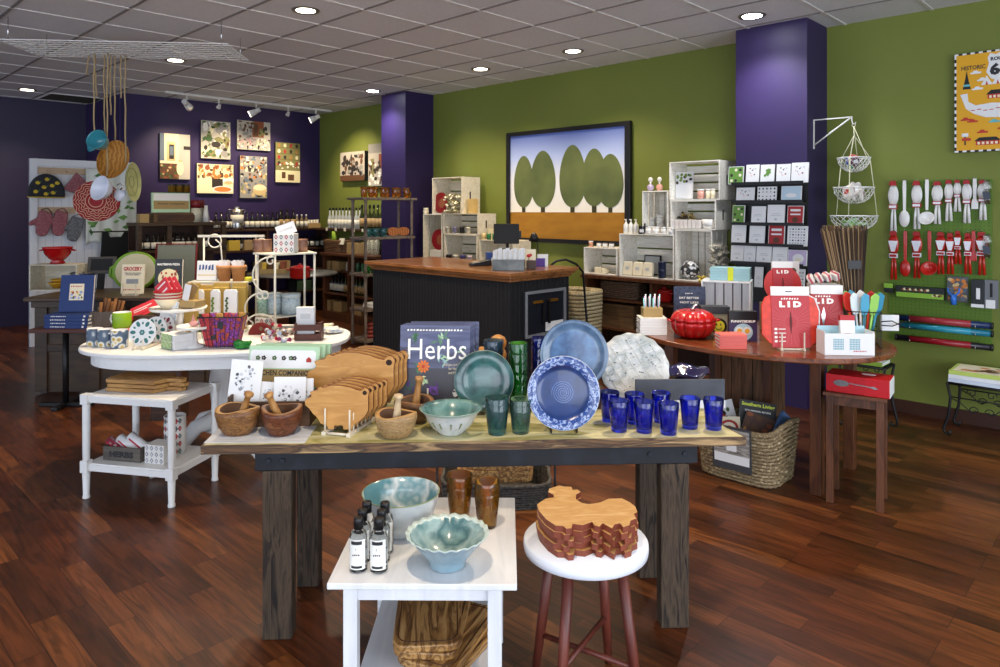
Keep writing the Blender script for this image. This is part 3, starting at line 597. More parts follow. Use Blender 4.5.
# boxes, peeler and knife tubes lower on the pegboard
def pegbox(px0, px1, y0, y1, d, name, label, mats, parts, cat='box', out=.012, skew=0):
    va, z1 = onu(px0, y0, 6.018-out-d); _, z0 = onu(px0, y1, 6.018-out-d); vb, _ = onu(px1, y0, 6.018-out-d); w = va-vb; h = z1-z0
    t = T(name, label, cat, (*UV(6.018-out, (va+vb)/2), z0), RG); g = MB().bx(-w/2, w/2, -d, 0, 0, h); P(t, 'box_body', g, mats[0], bevel=.001); parts(t, w, h, d, mats); return t
def pb1(t, w, h, d, M):
    g = MB(); rect(g, -w/2+.002, w/2-.002, .002, h*.45, -d-.0005, 0); rect(g, -w*.35, w*.2, h*.5, h*.95, -d-.0005, 1); blobs_ = MB(); P(t, 'front_print', g, [M[1], M[2]])
    g = MB()
    for k in range(14): ell(g, -w*.35+w*.04*k, h*.7+.004*(k % 3), .011, .009, -d-.001-.00002*k, k % 3, 10)
    for k in range(6): ell(g, w*.28+w*.03*k, h*.3+.004*(k % 2), .01, .008, -d-.001-.00002*k, (k+1) % 3, 10)
    P(t, 'food_picture', g, [pal['rust'], pal['cream'], pal['dark']]); text(t, 'mandoline', WINK, (w*.32, -d-.001, h*.72), wd=w*.24, ht=h*.22, name='lettering') if False else None
pegbox(896, 944, 285.5, 296.5, .05, 'food_mill_box', 'long black and green food box on the pegboard', [mat('box_black', '#23282a', .4), mat('box_green', '#86b43a', .5), mat('box_dark', '#2d3a22', .5)], pb1)
pegbox(884, 893, 283, 292, .03, 'small_box', 'small green and black box at the pegboard left edge', [mat('box_black', '#23282a', .4), mat('box_green', '#86b43a', .5), WHITE], lambda t, w, h, d, M: P(t, 'front_print', MB().bx(-w/2, w/2, -d-.001, -d, h*.5, h), M[1]))
def pk1(t, w, h, d, M):
    g = MB(); blobs(g, w, h*.9, [0, 1, 2], 30, 5, .08, .2, y=0); g2 = MB(); g2.M = Matrix.Translation((0, -d-.002, h/2)); g2.add(g.v, g.f, 0); g2.m = g.m; P(t, 'food_picture', g2, [pal['orange'], pal['slate'], pal['sand']])
pegbox(947, 968.5, 276, 301, .012, 'peeler_card', 'blister card with food picture behind the blue peeler', [mat('card_grey', '#54585c', .5)], pk1)
x, y, z = pegloc(953.5, 288, .05)
t = T('vegetable_peeler', 'bright blue y-shaped peeler hanging on the pegboard', 'peeler', (x, y, z), RG); mb_ = mat('peeler_blue', '#2f6fc9', .3)
P(t, 'yoke', MB().tube([(-.036, 0, 0), (-.034, 0, -.03), (-.014, 0, -.052), (.014, 0, -.052), (.034, 0, -.03), (.036, 0, 0)], .007), mb_)
P(t, 'handle', MB().tube([(0, 0, -.052), (0, 0, -.075), (.002, 0, -.12)], [.014, .020, .018], 10), mb_)
P(t, 'blade', MB().bx(-.036, .036, -.003, .003, -.004, .002), STEEL)
pegbox(971, 984, 279.5, 307, .05, 'tool_carton', 'black carton with white pictures, right end of the pegboard', [mat('box_black', '#23282a', .4), WHITE], lambda t, w, h, d, M: [P(t, 'bottle_picture', MB().bx(-w*.1, w*.2, -d-.001, -d, h*.3, h*.7), M[1]), P(t, 'stripe', MB().bx(-w/2, w/2, -d-.001, -d, 0, h*.12), M[1])])
pegbox(984.5, 998, 280, 308, .05, 'tool_carton', 'clear and black carton overhanging the pegboard right edge', [mat('box_grey2', '#6c6f74', .3), WHITE], lambda t, w, h, d, M: [P(t, 'front_print', MB().bx(-w*.4, w*.3, -d-.001, -d, 0, h*.3), M[1]), P(t, 'stripe', MB().bx(-w*.1, w*.1, -d-.001, -d, h*.4, h*.9), BLACK)])
for (y0, y1, cA, cB, lb) in ((312, 322.5, '#1c2c55', '#9c2f36', 'dark blue and red knife box, top of the three tubes'), (319.5, 329.5, '#1a6f86', '#2d8fa6', 'shiny teal tube, middle of the three on the pegboard'), (332, 342.5, '#1d1a22', '#8c1220', 'dark red tube with black ends, lowest on the pegboard')):
    va, z1 = onu(897, y0, 5.93); vb, _ = onu(991, y0, 5.93); _, z0 = onu(897, y1, 5.93); w = va-vb; r = (z1-z0)*.29; zc = (z0+z1)/2
    t = T('knife_tube', lb, 'tube', (*UV(5.94, (va+vb)/2), zc), RG, 'long tubes on the pegboard')
    P(t, 'tube_body', MB().cyl((-w/2, 0, 0), (w/2, 0, 0), r, n=16), mat('tube'+cA, cA, .25))
    P(t, 'colour_band', MB().cyl((-w*.36, 0, 0), (w*.3, 0, 0), r+.001, n=16), mat('tube'+cB, cB, .25))
    for s in (-1, 1): P(t, 'end_cap', MB().cyl((s*w/2, 0, 0), (s*(w/2+.012), 0, 0), r*1.08, n=16), BLACK)
    for s in (-1, 1): P(t, 'peg_hook', MB().tube([(s*w*.35, .08, r+.006), (s*w*.35, .0, -r-.004), (s*w*.35, -.03, -r-.002), (s*w*.35, -.034, .0)], .002), STEEL)
# ================================================================ front harvest table
TA = radians(2.8); TZ = .71
m_top = mat('table_top_paint', '#b0a562', .55, kind='wood', col2=['#cdc79e', '#958e50', '#c6bd86'], scale=2.2, stretch=(1, 4, 1), lo=.3, hi=.7)
m_edge = mat('table_edge', '#7a5a3a', .7, kind='wood', col2=['#3a2a20', '#a88a60'], scale=3, stretch=(1.2, 10, 14), lo=.3, hi=.7)
m_beam = mat('table_beam', '#0f1219', .65, col2='#1c212b', scale=14, lo=.5, hi=.8); m_post = mat('barn_post', '#261e18', .85, kind='wood', col2=['#4a3c2e', '#17120f'], scale=3, stretch=(14, 14, 1.4), bump=.6)
t = T('harvest_table', 'long rustic table with yellowish painted top and black steel-bolted beam', 'table', (-.08, 2.892, 0), TA)
w2 = .977
out = [(-w2-.028, -.325), (-.4, -.33), (.3, -.322), (w2, -.325), (w2-.03, -.2), (w2-.015, .0), (w2-.04, .33), (-w2+.02, .33)]
P(t, 'tabletop', MB().prism(out, TZ-.032, TZ, 1, ax='z').prism([(a*.992, b*.98) for a, b in out], TZ-.001, TZ+.0005, 0, 1, ax='z'), [m_top, m_edge], bevel=.002)
for y in (-.288, .25): P(t, 'beam', MB().bx(-.82, .80, y-.02, y+.02, TZ-.10, TZ-.0325), m_beam, bevel=.003)
g = MB()
for x in (-.77, -.72, .62, .75): g.cyl((x, -.304, TZ-.062), (x, -.314, TZ-.062), .010, .008, 8)
P(t, 'bolts', g, mat('bolt', '#2a2e36', .4, .6))
for (x, y, l) in ((-.74, -.285, .106), (.715, -.285, .106), (-.71, .085, .09), (.715, .085, .09)):
    P(t, 'leg', MB().bx(x-l/2, x+l/2, y-(.025 if y < 0 else .04), y+.04, 0, TZ-.101 if y < 0 else TZ-.033), m_post, bevel=.005)
P(t, 'side_rail', MB().bx(-.75, -.69, -.26, .23, TZ-.11, TZ-.033), m_post); P(t, 'side_rail', MB().bx(.67, .73, -.26, .23, TZ-.11, TZ-.033), m_post)
def at(px, py, z=TZ+.0007): x, y = W(px, py, z); return (x, y, z)
# striped paper under the mortars
q = [W(203.6, 443.5, TZ), W(305, 443, TZ), W(317, 426, TZ), W(219, 428.5, TZ)]
S('paper_runner', 'white paper sheet with faint stripes under two mortars', 'paper', MB().prism(q, 0, .0012, ax='z'), mat('stripe_paper', '#d7dade', .7, kind='wood', col2='#bfc4ca', scale=2, stretch=(3, 14, 1)), (0, 0, TZ+.0008))
# mortars and pestles
m_ol = [mat('olive_wood1', '#4f3019', .45, kind='wood', col2=['#8a6034', '#5f3c20', '#9c7142'], scale=7, stretch=(2, 2, 5)), mat('olive_wood2', '#3d1c0e', .4, kind='wood', col2=['#6b3a20', '#4a2413', '#7a4a2a'], scale=8, stretch=(2, 2, 5)), mat('olive_wood3', '#7a5c38', .5, kind='wood', col2=['#a58559', '#8a6c46', '#b29a70'], scale=7, stretch=(2, 2, 5)), mat('olive_wood4', '#4b2e18', .5, kind='wood', col2='#7d5734', scale=7, stretch=(2, 2, 5))]
m_rimw = mat('pale_rim', '#bd9258', .5, kind='wood', col2='#a2763f', scale=8); m_pes = mat('pestle_wood', '#b98a50', .45, kind='wood', col2='#8f6233', scale=4, stretch=(9, 9, 1)); m_pes2 = mat('pestle_pale', '#cdb592', .5, kind='wood', col2='#b59a72', scale=4, stretch=(9, 9, 1))
def mortar(px, py, r, h, m, rim, pm, pdir, label, seed, tip=.06):
    rr = random.Random(seed); ph = rr.uniform(0, 6)
    t = T('mortar', label, 'mortar and pestle', at(px, py), 0, 'wooden mortars and pestles')
    fn = lambda R, z, a, k: (R*(1+.05*sin(2*a+ph)+.03*sin(3*a+2*ph)) if R > .01 else R, z+(.006*sin(a*2+ph*2) if z > h*.8 else 0))
    P(t, 'bowl', MB().lathe([(r*.5, 0), (r*.62, .004), (r*.86, h*.35), (r, h*.8), (r*.99, h), (r*.78, h*.995), (r*.66, h*.7), (r*.45, h*.35), (.0005, h*.28)], 28, fn=fn, mf=lambda k, i: 1 if k == 4 else (2 if k > 4 else 0)), [m, rim, mat('mortar_inside', '#4a2e1a', .6)])
    a, b = Vector((0, 0, h*.34)), Vector((pdir[0], pdir[1], h+tip)); d = b-a
    g = MB().tube([a, a+d*.08, a+d*.3, a+d*.75, a+d*.88, a+d*.93, a+d*1.0, a+d*1.02], [.012, .018, .016, .0115, .011, .018, .017, .008], 14)
    P(t, 'pestle', g, pm)
mortar(238, 433.5, .0775, .098, m_ol[0], m_rimw, m_pes, (.05, -.02), 'wooden mortar with pale rim, pestle leaning right, leftmost on the front table', 3)
mortar(281.5, 433.5, .0785, .098, m_ol[1], mat('dark_rim', '#8d6238', .5), m_pes, (-.04, -.03), 'dark swirled wooden mortar with pestle leaning left, beside the paper edge', 5)
mortar(396, 436.5, .074, .088, m_ol[2], m_rimw, m_pes2, (.012, -.015), 'pale knotty wooden mortar with short pestle, right of the pig boards', 8, .07)
mortar(414.5, 421, .078, .085, m_ol[3], mat('dark_rim'), m_pes, (.02, .0), 'brown wooden mortar behind the pale one, tucked before the herb books', 11, .09)
# tray with garden kits and cards
tx, ty, _ = at(267, 427)
tray = T('card_tray', 'dark wooden tray holding garden kits and cards on the front table', 'tray', (tx, ty+.13, TZ), radians(2))
for a in ((-.16, .16, -.13, -.12), (-.16, .16, .12, .13), (-.16, -.15, -.12, .12), (.15, .16, -.12, .12)): P(tray, 'side_panel', MB().bx(*a, .0, .098 if abs(a[2]) == .13 or a[2] == .12 else .115), mat('tray_wood', '#432c1a', .6, kind='wood', col2='#5d4028', scale=3, stretch=(1, 8, 8)), bevel=.002)
P(tray, 'bottom', MB().bx(-.15, .15, -.12, .12, .0, .008), m_dark)
m_kit = mat('kit_green', '#a9c9a6', .55); m_kraft = mat('kraft', '#9c8455', .7)
for i, (dx, dy, lb) in enumerate(((.0, .045, 'pale green garden kit box with herb drawings, front one in the tray'), (.015, .075, 'pale green garden kit box just behind the front one'), (.028, .105, 'pale green garden kit box, rearmost in the tray'))):
    k = T('kit_box', lb, 'box', (tx+.005+dx, ty+.13+dy-.005, TZ+.012), radians(-4), 'garden kit boxes', rx=-.16)
    P(k, 'box_body', MB().bx(-.15, .15, -.012, .012, 0, .265), m_kit, bevel=.002)
    if i < 3:
        P(k, 'white_panel', MB().prism([(-.135, .248), (-.143, .241), (-.143, .175), (.135, .175), (.135, .238), (.125, .248)], -.0126, -.012), WHITE)
        P(k, 'kraft_panel', MB().bx(-.143, .135, -.0126, -.012, .095, .171), m_kraft)
        text(k, 'KITCHEN COMPANION', INK, (.0, -.0132, .156), wd=.25, ht=.022); squig(k, INK, (.0, -.0132, .118), .19, .009, 14)
        g = MB()
        for j, (x, mm) in enumerate(((-.11, 0), (-.085, 1), (-.04, 0), (.0, 1), (.03, 0), (.045, 1))):
            for q in range(5): ell(g, x+.006*cos(q*1.3), .216+.006*sin(q*1.3), .005, .004, -.0130-.00003*q-.0001*j, mm, 7)
        poly(g, [(.095, .2), (.117, .2), (.117, .212), (.106, .222), (.095, .212)], -.013, 2); P(k, 'herb_drawings', g, [pal['green'], pal['dark'], pal['red']])
    if i == 0: pass
def sketch(seed, cx=0, cz=0, fw=.4, fh=.35):
    def f(g, w, h):
        r = random.Random(seed)
        for i in range(36):
            a = r.uniform(0, 6.28); q = r.random()**.5; x = cx*w+q*fw*w*cos(a); z = cz*h+q*fh*h*sin(a); s = r.uniform(.03, .08)*w
            poly(g, [(x+s*r.uniform(.5, 1)*cos(2*pi*j/5), z+s*r.uniform(.5, 1)*sin(2*pi*j/5)) for j in range(5)], -.0002-i*.00002, r.choice([1, 2, 2, 3]))
    return f
SK = [WHITE, mat('sk1', '#8c9096', .7), mat('sk2', '#c3c6c8', .7), mat('sk3', '#4d5156', .7)]
def pcard(px, py, w, h, label, dz, dy, tilt, ry=0, **kw):
    x, y, _ = at(px, 427); o = card('greeting_card', label, 'card', w, h, (x, ty+.13+dy, TZ+dz), 0, SK, tilt=tilt, group='sketch cards in the tray', **kw); o.rotation_euler = (-tilt, ry, 0); return o
pcard(237, 0, .125, .235, 'tall white card with grey botanical sketch, left in the tray', .012, -.09, .12, .08, art=sketch(1, 0, .18, .3, .25))
pcard(287, 0, .125, .135, 'wide white card with grey sketch, front right in the tray', .05, -.10, .10, .0, art=sketch(2, 0, 0, .36, .25))
pcard(261, 0, .085, .11, 'small white card with sketch behind the tall card', .05, -.075, .14, .06, art=sketch(3, .1, 0, .3, .3))
pcard(296, 0, .11, .125, 'white card peeking out right of the wide sketch card', .05, -.085, .12, -.02, art=sketch(4, 0, 0, .3, .2))
# pig boards on dowel racks
pigpts = [(75,405),(80,430),(102,448),(122,475),(150,500),(168,530),(205,545),(209,562),(242,562),(248,540),(292,540),(298,562),(345,562),(356,535),(385,515),(420,485),(436,455),(434,380),(440,352),(430,334),(414,330),(402,338),(395,348),(370,343),(335,330),(285,320),(235,318),(205,324),(182,333),(165,326),(155,331),(148,347),(120,350),(104,356),(114,380),(84,396)]
pig = [((x-258)/365, (562-z)/365) for x, z in pigpts][::-1]
m_pig = mat('maple_board', '#bd8c4a', .5, kind='wood', col2=['#ad7b3c', '#c99c5a'], scale=3, stretch=(1.5, 8, 8), lo=.35, hi=.7); m_pige = mat('maple_edge', '#74401f', .5)
def pigboard(sz, loc, label, grp):
    g = MB(); g.prism([(a*sz, b*sz) for a, b in pig], -.008, .008, 0, 1)
    g2 = MB(); hxp, hz = .43*sz, .56*sz; g2.disc(hxp, hz, .0085*sz/.25, .0085*sz/.25, -.0081, 0, 14, .0008)
    t = T('pig_board', label, 'cutting board', loc, radians(-2), grp, rx=-.05)
    P(t, 'board', g, [m_pig, m_pige], bevel=.0015); P(t, 'hanging_hole', g2, mat('hole_dark', '#2a1608', .8)); return t
for n_, sz, px, y0, dy, zb, grp, nm in ((5, .245, 337, 2.66, .034, TZ+.016, 'small pig-shaped boards', 'small'), (5, .36, 351, 2.87, .036, TZ+.02, 'large pig-shaped boards', 'large')):
    for i in range(n_):
        Y = y0+dy*i; x = (px-500)/F*y0+(.012 if nm == 'small' else .013)*i
        pigboard(sz, (x, Y, zb), f'{nm} pig-shaped maple board, {["frontmost","second","third","fourth","rearmost"][i]} in its rack', grp)
    m_dw = mat('easel_wood', '#cfc6b4', .6)
    t = T('board_rack', f'pale dowel rack holding the {nm} pig boards', 'rack', ((px-500)/F*y0+.006, y0-.03, TZ), radians(-14))
    L = dy*n_+.05
    for s in (-1, 1):
        P(t, 'rail', MB().bx(s*.05-.008, s*.05+.008, -.01, L, 0, .014), m_dw, bevel=.001)
        for k in range(n_+1): P(t, 'dowel', MB().cyl((s*.05, .004+dy*k, .014), (s*.05, .004+dy*k, .098 if k == 0 else .08), .0035, n=8), m_dw)
    P(t, 'crossbar', MB().cyl((-.042, .0, .007), (.042, .0, .007), .005, n=8), m_dw)
# herb books
m_hb = mat('herb_cover', '#3d4266', .4, kind='wood', col2=['#565b7c', '#33334a'], scale=3, stretch=(1, 1, 6)); m_hbk = mat('herb_cover_dark', '#3b3a44', .4)
def herbart(g, w, h):
    rect(g, -w/2, w/2, -h/2, -h*.02, -.0003, 0)
    r = random.Random(4)
    for (cx, cz, n_, s, ms) in ((-.3, .36, 12, .05, [1, 2]), (.08, .33, 10, .07, [1, 1, 3]), (-.22, -.02, 22, .05, [2, 1]), (.12, .08, 10, .05, [4, 3]), (-.12, -.16, 10, .04, [5, 3]), (.3, -.3, 16, .035, [6, 6]), (-.0, -.27, 12, .055, [7, 8]), (-.36, -.25, 12, .05, [8, 2]), (.37, .2, 8, .04, [2, 3])):
        for i in range(n_):
            a = r.uniform(0, 6.28); q = r.random()*s*1.3; x = cx*w+q*w*1.2*cos(a); z = cz*h+q*h*1.2*sin(a); b = r.uniform(0, 3.14); L = s*w*.9
            poly(g, [(x+L*cos(b), z+L*sin(b)), (x+L*.3*cos(b+1.57), z+L*.3*sin(b+1.57)), (x-L*cos(b), z-L*sin(b)), (x-L*.3*cos(b+1.57), z-L*.3*sin(b+1.57))], -.0006-.00002*i, r.choice(ms))
    for i in range(10): a = 2*pi*i/10; poly(g, [(-.16*w, .0*h), (-.16*w+.075*w*cos(a-.25), .0+.075*w*sin(a-.25)), (-.16*w+.095*w*cos(a), .095*w*sin(a)), (-.16*w+.075*w*cos(a+.25), .075*w*sin(a+.25))], -.0011, 9)
    ell(g, -.16*w, 0, .022*w, .022*w, -.0013, 10, 12)
HM = [m_hbk, mat('h1', '#557a5e', .6), mat('h2', '#2f5a3c', .6), mat('h3', '#a8c8a0', .6), mat('h4', '#8fb4b4', .6), mat('h5', '#d8d59a', .6), mat('h6', '#e6e8ea', .6), mat('h7', '#6a3f9a', .6), mat('h8', '#4a2d6e', .6), mat('h9', '#e0742a', .6), mat('h10', '#b8321d', .6)]
for i, (dx, dy, rz, lb) in enumerate(((0, 0, -3, 'large herb book with flowers on its cover, front copy facing out'), (.006, .03, -2, 'second copy of the large herb book, just behind the front one'), (.016, .06, 0, 'third copy of the large herb book, showing its right edge'), (.034, .10, -1, 'rearmost and tallest-standing copy of the large herb book'))):
    b = T('herb_book', lb, 'book', (-.278+dx, 2.985+dy, TZ+.004), radians(rz), 'large herb books', rx=-.13)
    book_parts(b, .30, .345, .022, m_hb, herbart if i == 0 else None, HM)
    text(b, 'Herbs', WINK, (.01, -.0135, .245), wd=.25, ht=.085, bold=.0)
    squig(b, WINK, (.0, -.0135, .325), .24, .008, 18)
    text(b, 'Recipes and Crafts\nfor Health\nand Home', CREAM, (.085, -.0137, .165), wd=.09, ht=.045, bold=0)
easel('pale wooden easel in front of the herb books', .13, .10, (-.235, 2.945, TZ), 0)
# ceramics
m_tealg = mat('teal_glaze', '#23494b', .22, col2=['#3c6a69', '#1a3a3c', '#4a7b78'], scale=9, coat=.5, lo=.3, hi=.75); m_whg = mat('white_glaze', '#c9cbc8', .25, col2='#b3b8b6', scale=20, coat=.5); m_rimg = mat('rim_glaze', '#8a9c90', .3)
def plate(name, label, cat, R, loc, tilt, rz, mats, depth=.03, fn=None, ring=.62, group=None, easel_=True, mf=None, extra=None, n=48):
    """standing plate, face towards -y; base on the table, leaning back"""
    t = T(name, label, cat, loc, rz, group)
    pr = [(.0005, 0), (R*ring*.8, 0), (R*ring, -.006), (R*.97, -depth), (R, -depth-.001), (R*.985, -depth-.005), (R*ring, -.013), (R*ring*.8, -.008), (.0005, -.007)]
    # lathe axis z -> point to -y
    g = MB(); g.M = Matrix.Translation((0, 0, R)) @ Matrix.Rotation(-tilt, 4, 'X') @ Matrix.Translation((0, 0, 0)) @ Matrix.Rotation(pi/2, 4, 'X') @ Matrix.Scale(-1, 4, (0, 0, 1))
    g.lathe(pr, n, fn=fn, mf=mf or (lambda k, i: 0 if k < 3 else 1 if k < 5 else 2)); P(t, 'dish', g, mats)
    if extra: extra(t, g.M)
    g = MB(); m_e = mat('plate_stand', '#2a1d14', .5)
    for s in (-1, 1): g.tube([(s*R*.35, -depth-.028, .022), (s*R*.35, -depth-.02, .004), (s*R*.35, .05, .004), (s*R*.2, .012+R*.35*tilt, R*.8)], .0035)
    g.tube([(-R*.35, .03, .004), (R*.35, .03, .004)], .0035); P(t, 'plate_stand', g, m_e)
    return t
x, y, _ = at(484, 414); plate('teal_plate', 'teal glazed ceramic plate standing behind the white bowl', 'plate', .124, (x, y+.03, TZ+.008), .2, 0, [m_tealg, m_rimg, m_tealg])
m_bb = mat('cobalt_glaze', '#0c2350', .22, col2=['#12316a', '#0a1c40'], scale=6, coat=.3); m_bbr = mat('cobalt_rim', '#2a4e98', .25, col2=['#9fb0cf', '#1f3f86', '#16356f', '#234a94'], scale=62, stretch=(1, 1, 1), lo=.36, hi=.66, coat=.5, det=6)
def spiral(t, M):
    g = MB(); pts = []
    for i in range(90): a = i*.32; r = .006+.00042*i; pts.append(tuple(M @ Vector((r*cos(a), r*sin(a), -.0075))))
    g.tube(pts, .0007, 4); P(t, 'spiral_line', g, mat('pale_blue_line', '#7fa0d8', .3))
plate('blue_bowl', 'deep cobalt ceramic bowl plate with white-streaked rim and spiral centre', 'plate', .137, (at(565, 427)[0]-.012, 2.70, TZ+.006), .22, 0, [m_bb, mat('rim_white', '#c5cede', .3), m_bbr, m_bb], depth=.04, ring=.74,
      mf=lambda k, i: 2 if k in (5,) else 1 if k in (3, 4) else (0 if k > 5 else 2), extra=spiral)
m_lb = mat('sky_glaze', '#3c6294', .2, col2=['#5f86b0', '#2c4c78', '#5079a6', '#7f9ab0'], scale=5, coat=.25, lo=.3, hi=.7); m_lbr = mat('sky_rim', '#39506e', .25, col2='#5a7592', scale=14, coat=.5)
pb = plate('big_blue_plate', 'large pale blue glazed plate with dark rim, behind the cobalt one', 'plate', .146, (at(574, 390)[0]-.03, 3.02, TZ+.078), .16, 0, [m_lb, m_lbr, m_lbr], depth=.022, ring=.86, mf=lambda k, i: 2 if k in (5, 4, 3) else 1 if k == 6 else 0)
box_thing('plate_riser', 'dark block behind the cobalt plate lifting the pale blue one', 'riser', .2, .1, .076, (at(574, 390)[0], 3.03, TZ+.001), 0, m_dark)
m_lace = mat('lace_glaze', '#c4c6c4', .35, col2=['#d0d1cf', '#9fa6a4', '#cacccc'], scale=11, coat=.4, lo=.3, hi=.66)
def lacelines(t, M):
    g = MB()
    for k in range(-3, 4):
        for A in (.5, 1.9):
            d = k*.04; h = sqrt(max(0, .13**2-d*d)); ca, sa = cos(A), sin(A)
            g.tube([tuple(M @ Vector((d*ca-q*h*sa, d*sa+q*h*ca, -.012-.012*(abs(q))**2))) for q in (-1, -.5, 0, .5, 1)], .0014, 4)
    P(t, 'raised_lines', g, mat('lace_line', '#c9cccb', .4)); g = MB(); r = random.Random(9)
    for k in range(26):
        a = r.uniform(0, 6.3); q = .135*r.random()**.5
        p = M @ Vector((q*cos(a), q*sin(a), -.0125-.012*(q/.15)**2)); g.sph(*p, .004, .001, .0025, 6, 4)
    P(t, 'leaf_specks', g, pal['slate'])
plate('lace_platter', 'white lattice-patterned round platter standing beside the grey slate', 'plate', .155, (at(636, 410)[0]+.018, 3.12, TZ-.012), .5, 0, [m_lace, m_lace, m_lace], depth=.016, ring=.8, fn=lambda R, z, a, k: (R*(1+.015*sin(a*16)) if R > .14 else R, z), extra=lacelines, n=96)
# bowl with drips
def drips(t, R, h, col):
    g = MB()
    for a in (-2.3, -1.95, -1.5, -1.1): r0, r1 = R*.80, R*.62; g.tube([(r0*cos(a)*1.01, r0*sin(a)*1.01, h*.62), (r1*cos(a)*1.03, r1*sin(a)*1.03, h*.38)], [.0028, .002], 5)
    P(t, 'glaze_drips', g, col)
x, y, _ = at(451, 433)
t = T('drip_bowl', 'white bowl with teal inside and green drips on its outside', 'bowl', (x, y, TZ), 0)
P(t, 'bowl_body', MB().lathe([(.0005, 0), (.042, 0), (.046, .006), (.074, .03), (.094, .062), (.106, .086), (.119, .096), (.1185, .0985), (.104, .090), (.09, .066), (.068, .033), (.03, .014), (.0005, .012)], 40, mf=lambda k, i: 2 if k in (5, 6) else (1 if k > 6 else 0)), [m_whg, mat('bowl_teal', '#3f6665', .25, col2=['#7a9f9b', '#52807d'], scale=9, coat=.4), m_rimg]); drips(t, .12, .096, mat('drip_green', '#6f7d4a', .3))
# glassware
def glassmat(key, col, rough=.02): return mat(key, col, rough, trans=.95, ior=1.25, coat=.7)
g_cob = glassmat('cobalt_glass', '#3448e6'); g_teal = glassmat('teal_glass', '#6fb4b8'); g_teal2 = glassmat('grey_green_glass', '#93c4b6'); g_grn = glassmat('green_glass', '#4fcf5c'); g_amb = glassmat('amber_glass', '#e0a838'); g_slate = glassmat('slate_blue_glass', '#84aed2')
def stack(name, label, loc, gm_, r, n, h1, step, group=None):
    t = T(name, label, 'glass', loc, 0, group)
    for k in range(n):
        rb = r*.76; pr = [(rb*.95, 0), (rb, .004), (r, h1-.002), (r-.001, h1), (r-.0032, h1-.002), (rb-.002, .012), (.0005, .012)]
        g = MB(); g.M = Matrix.Translation((0, 0, k*step)); g.lathe(pr, 24); P(t, 'stacked_glass', g, gm_)
    return t
x, y, _ = at(497, 433.5); stack('glass_stack', 'two nested dark teal tumblers in front of the teal plate', (x, y, TZ+.001), g_teal, .046, 2, .115, .022)
x, y, _ = at(520.5, 432.5); stack('glass_stack', 'two nested grey-green tumblers left of the cobalt plate', (x, y, TZ+.001), g_teal2, .043, 2, .108, .02)
stack('glass_stack', 'tall column of nested bright green tumblers behind the plates', (at(518, 404)[0]-.002, 2.97, TZ+.001), g_grn, .041, 5, .11, .043)
stack('glass_stack', 'nested slate blue tumblers behind the teal plate rim', (-.028, 3.05, TZ+.001), g_slate, .045, 5, .11, .042)
stack('glass_stack', 'column of nested cobalt tumblers left of the pale blue plate', (.172, 3.06, TZ+.001), g_cob, .038, 5, .11, .045)
# olive wood cups behind the plates
m_ow = mat('gourd_wood', '#c88f4e', .4, kind='rings', col2='#a86e33', scale=5)
for i, (px, py, Y, lb) in enumerate(((482, 346, 3.13, 'rounded pale wood bowl, leftmost behind the green glasses'), (498, 343, 3.13, 'rounded pale wood bowl, highest, above the slate blue glasses'), (517, 347, 3.13, 'rounded pale wood bowl peeking over the green glasses'))):
    X, _, Z = D(px, py, Y)
    t = T('wood_bowl', lb, 'bowl', (X, Y, TZ+.001), 0, 'rounded wood bowls')
    for k in range(5 if i == 1 else 4): zz = .054*k; P(t, 'nested_bowl', MB().lathe([(.0005, zz), (.02, zz), (.036, zz+.02), (.038, zz+.042), (.03, zz+.06), (.012, zz+.07), (.0005, zz+.071)], 16), m_ow)
tb = None
for i, (px, py, lb) in enumerate(((609.5, 421, 'cobalt tumbler, leftmost of the group on the front table'), (634.5, 423, 'cobalt tumbler, second in the back row'), (661, 422, 'cobalt tumbler, third in the back row, before the slate'), (619, 431, 'cobalt tumbler, leftmost of the front row'), (644, 432, 'cobalt tumbler, second of the front row'), (668.5, 434, 'cobalt tumbler, foremost, nearest the table front edge'), (690, 428, 'cobalt tumbler, second from the table right end'), (713.5, 429, 'cobalt tumbler, rightmost, nearest the table right end'))):
    loc = (*W(px, py, TZ), TZ+.0012)
    if tb is None: tb = tumbler('blue_tumbler', lb, loc, g_cob, .040, .117, .030, 'cobalt tumblers on the front table')
    else: dup(tb, loc, label=lb)
# grey slate box and purple bowl
x0, y0 = W(636, 402, TZ); x1, y1 = W(721, 399.5, TZ)
t = T('slate_board', 'long dark grey slate board standing behind the cobalt tumblers', 'board', (.762, 3.0, TZ+.001), radians(1))
P(t, 'slate_panel', MB().bx(-.19, .19, -.012, .0, .034, .122), mat('slate', '#3f434a', .7, col2='#4c5058', scale=9), bevel=.001); P(t, 'white_base', MB().bx(-.192, .192, -.012, .03, 0, .034), WHITE)
t = S('purple_bowl', 'dark indigo glass bowl at the table back right corner', 'bowl', MB().lathe([(.0005, 0), (.04, 0), (.07, .03), (.10, .062), (.118, .075), (.115, .078), (.095, .066), (.066, .036), (.0005, .01)], 32, fn=lambda R, z, a, k: (R*(1+.03*sin(6*a)) if R > .08 else R, z+(.006*sin(6*a) if R > .08 else 0))), mat('indigo_glass', '#1d1a4a', .08, coat=1), (.845, 3.25, TZ+.03)) 
box_thing('bowl_riser', 'low dark block under the indigo bowl', 'riser', .12, .1, .028, (.845, 3.22, TZ+.001), 0, m_dark)
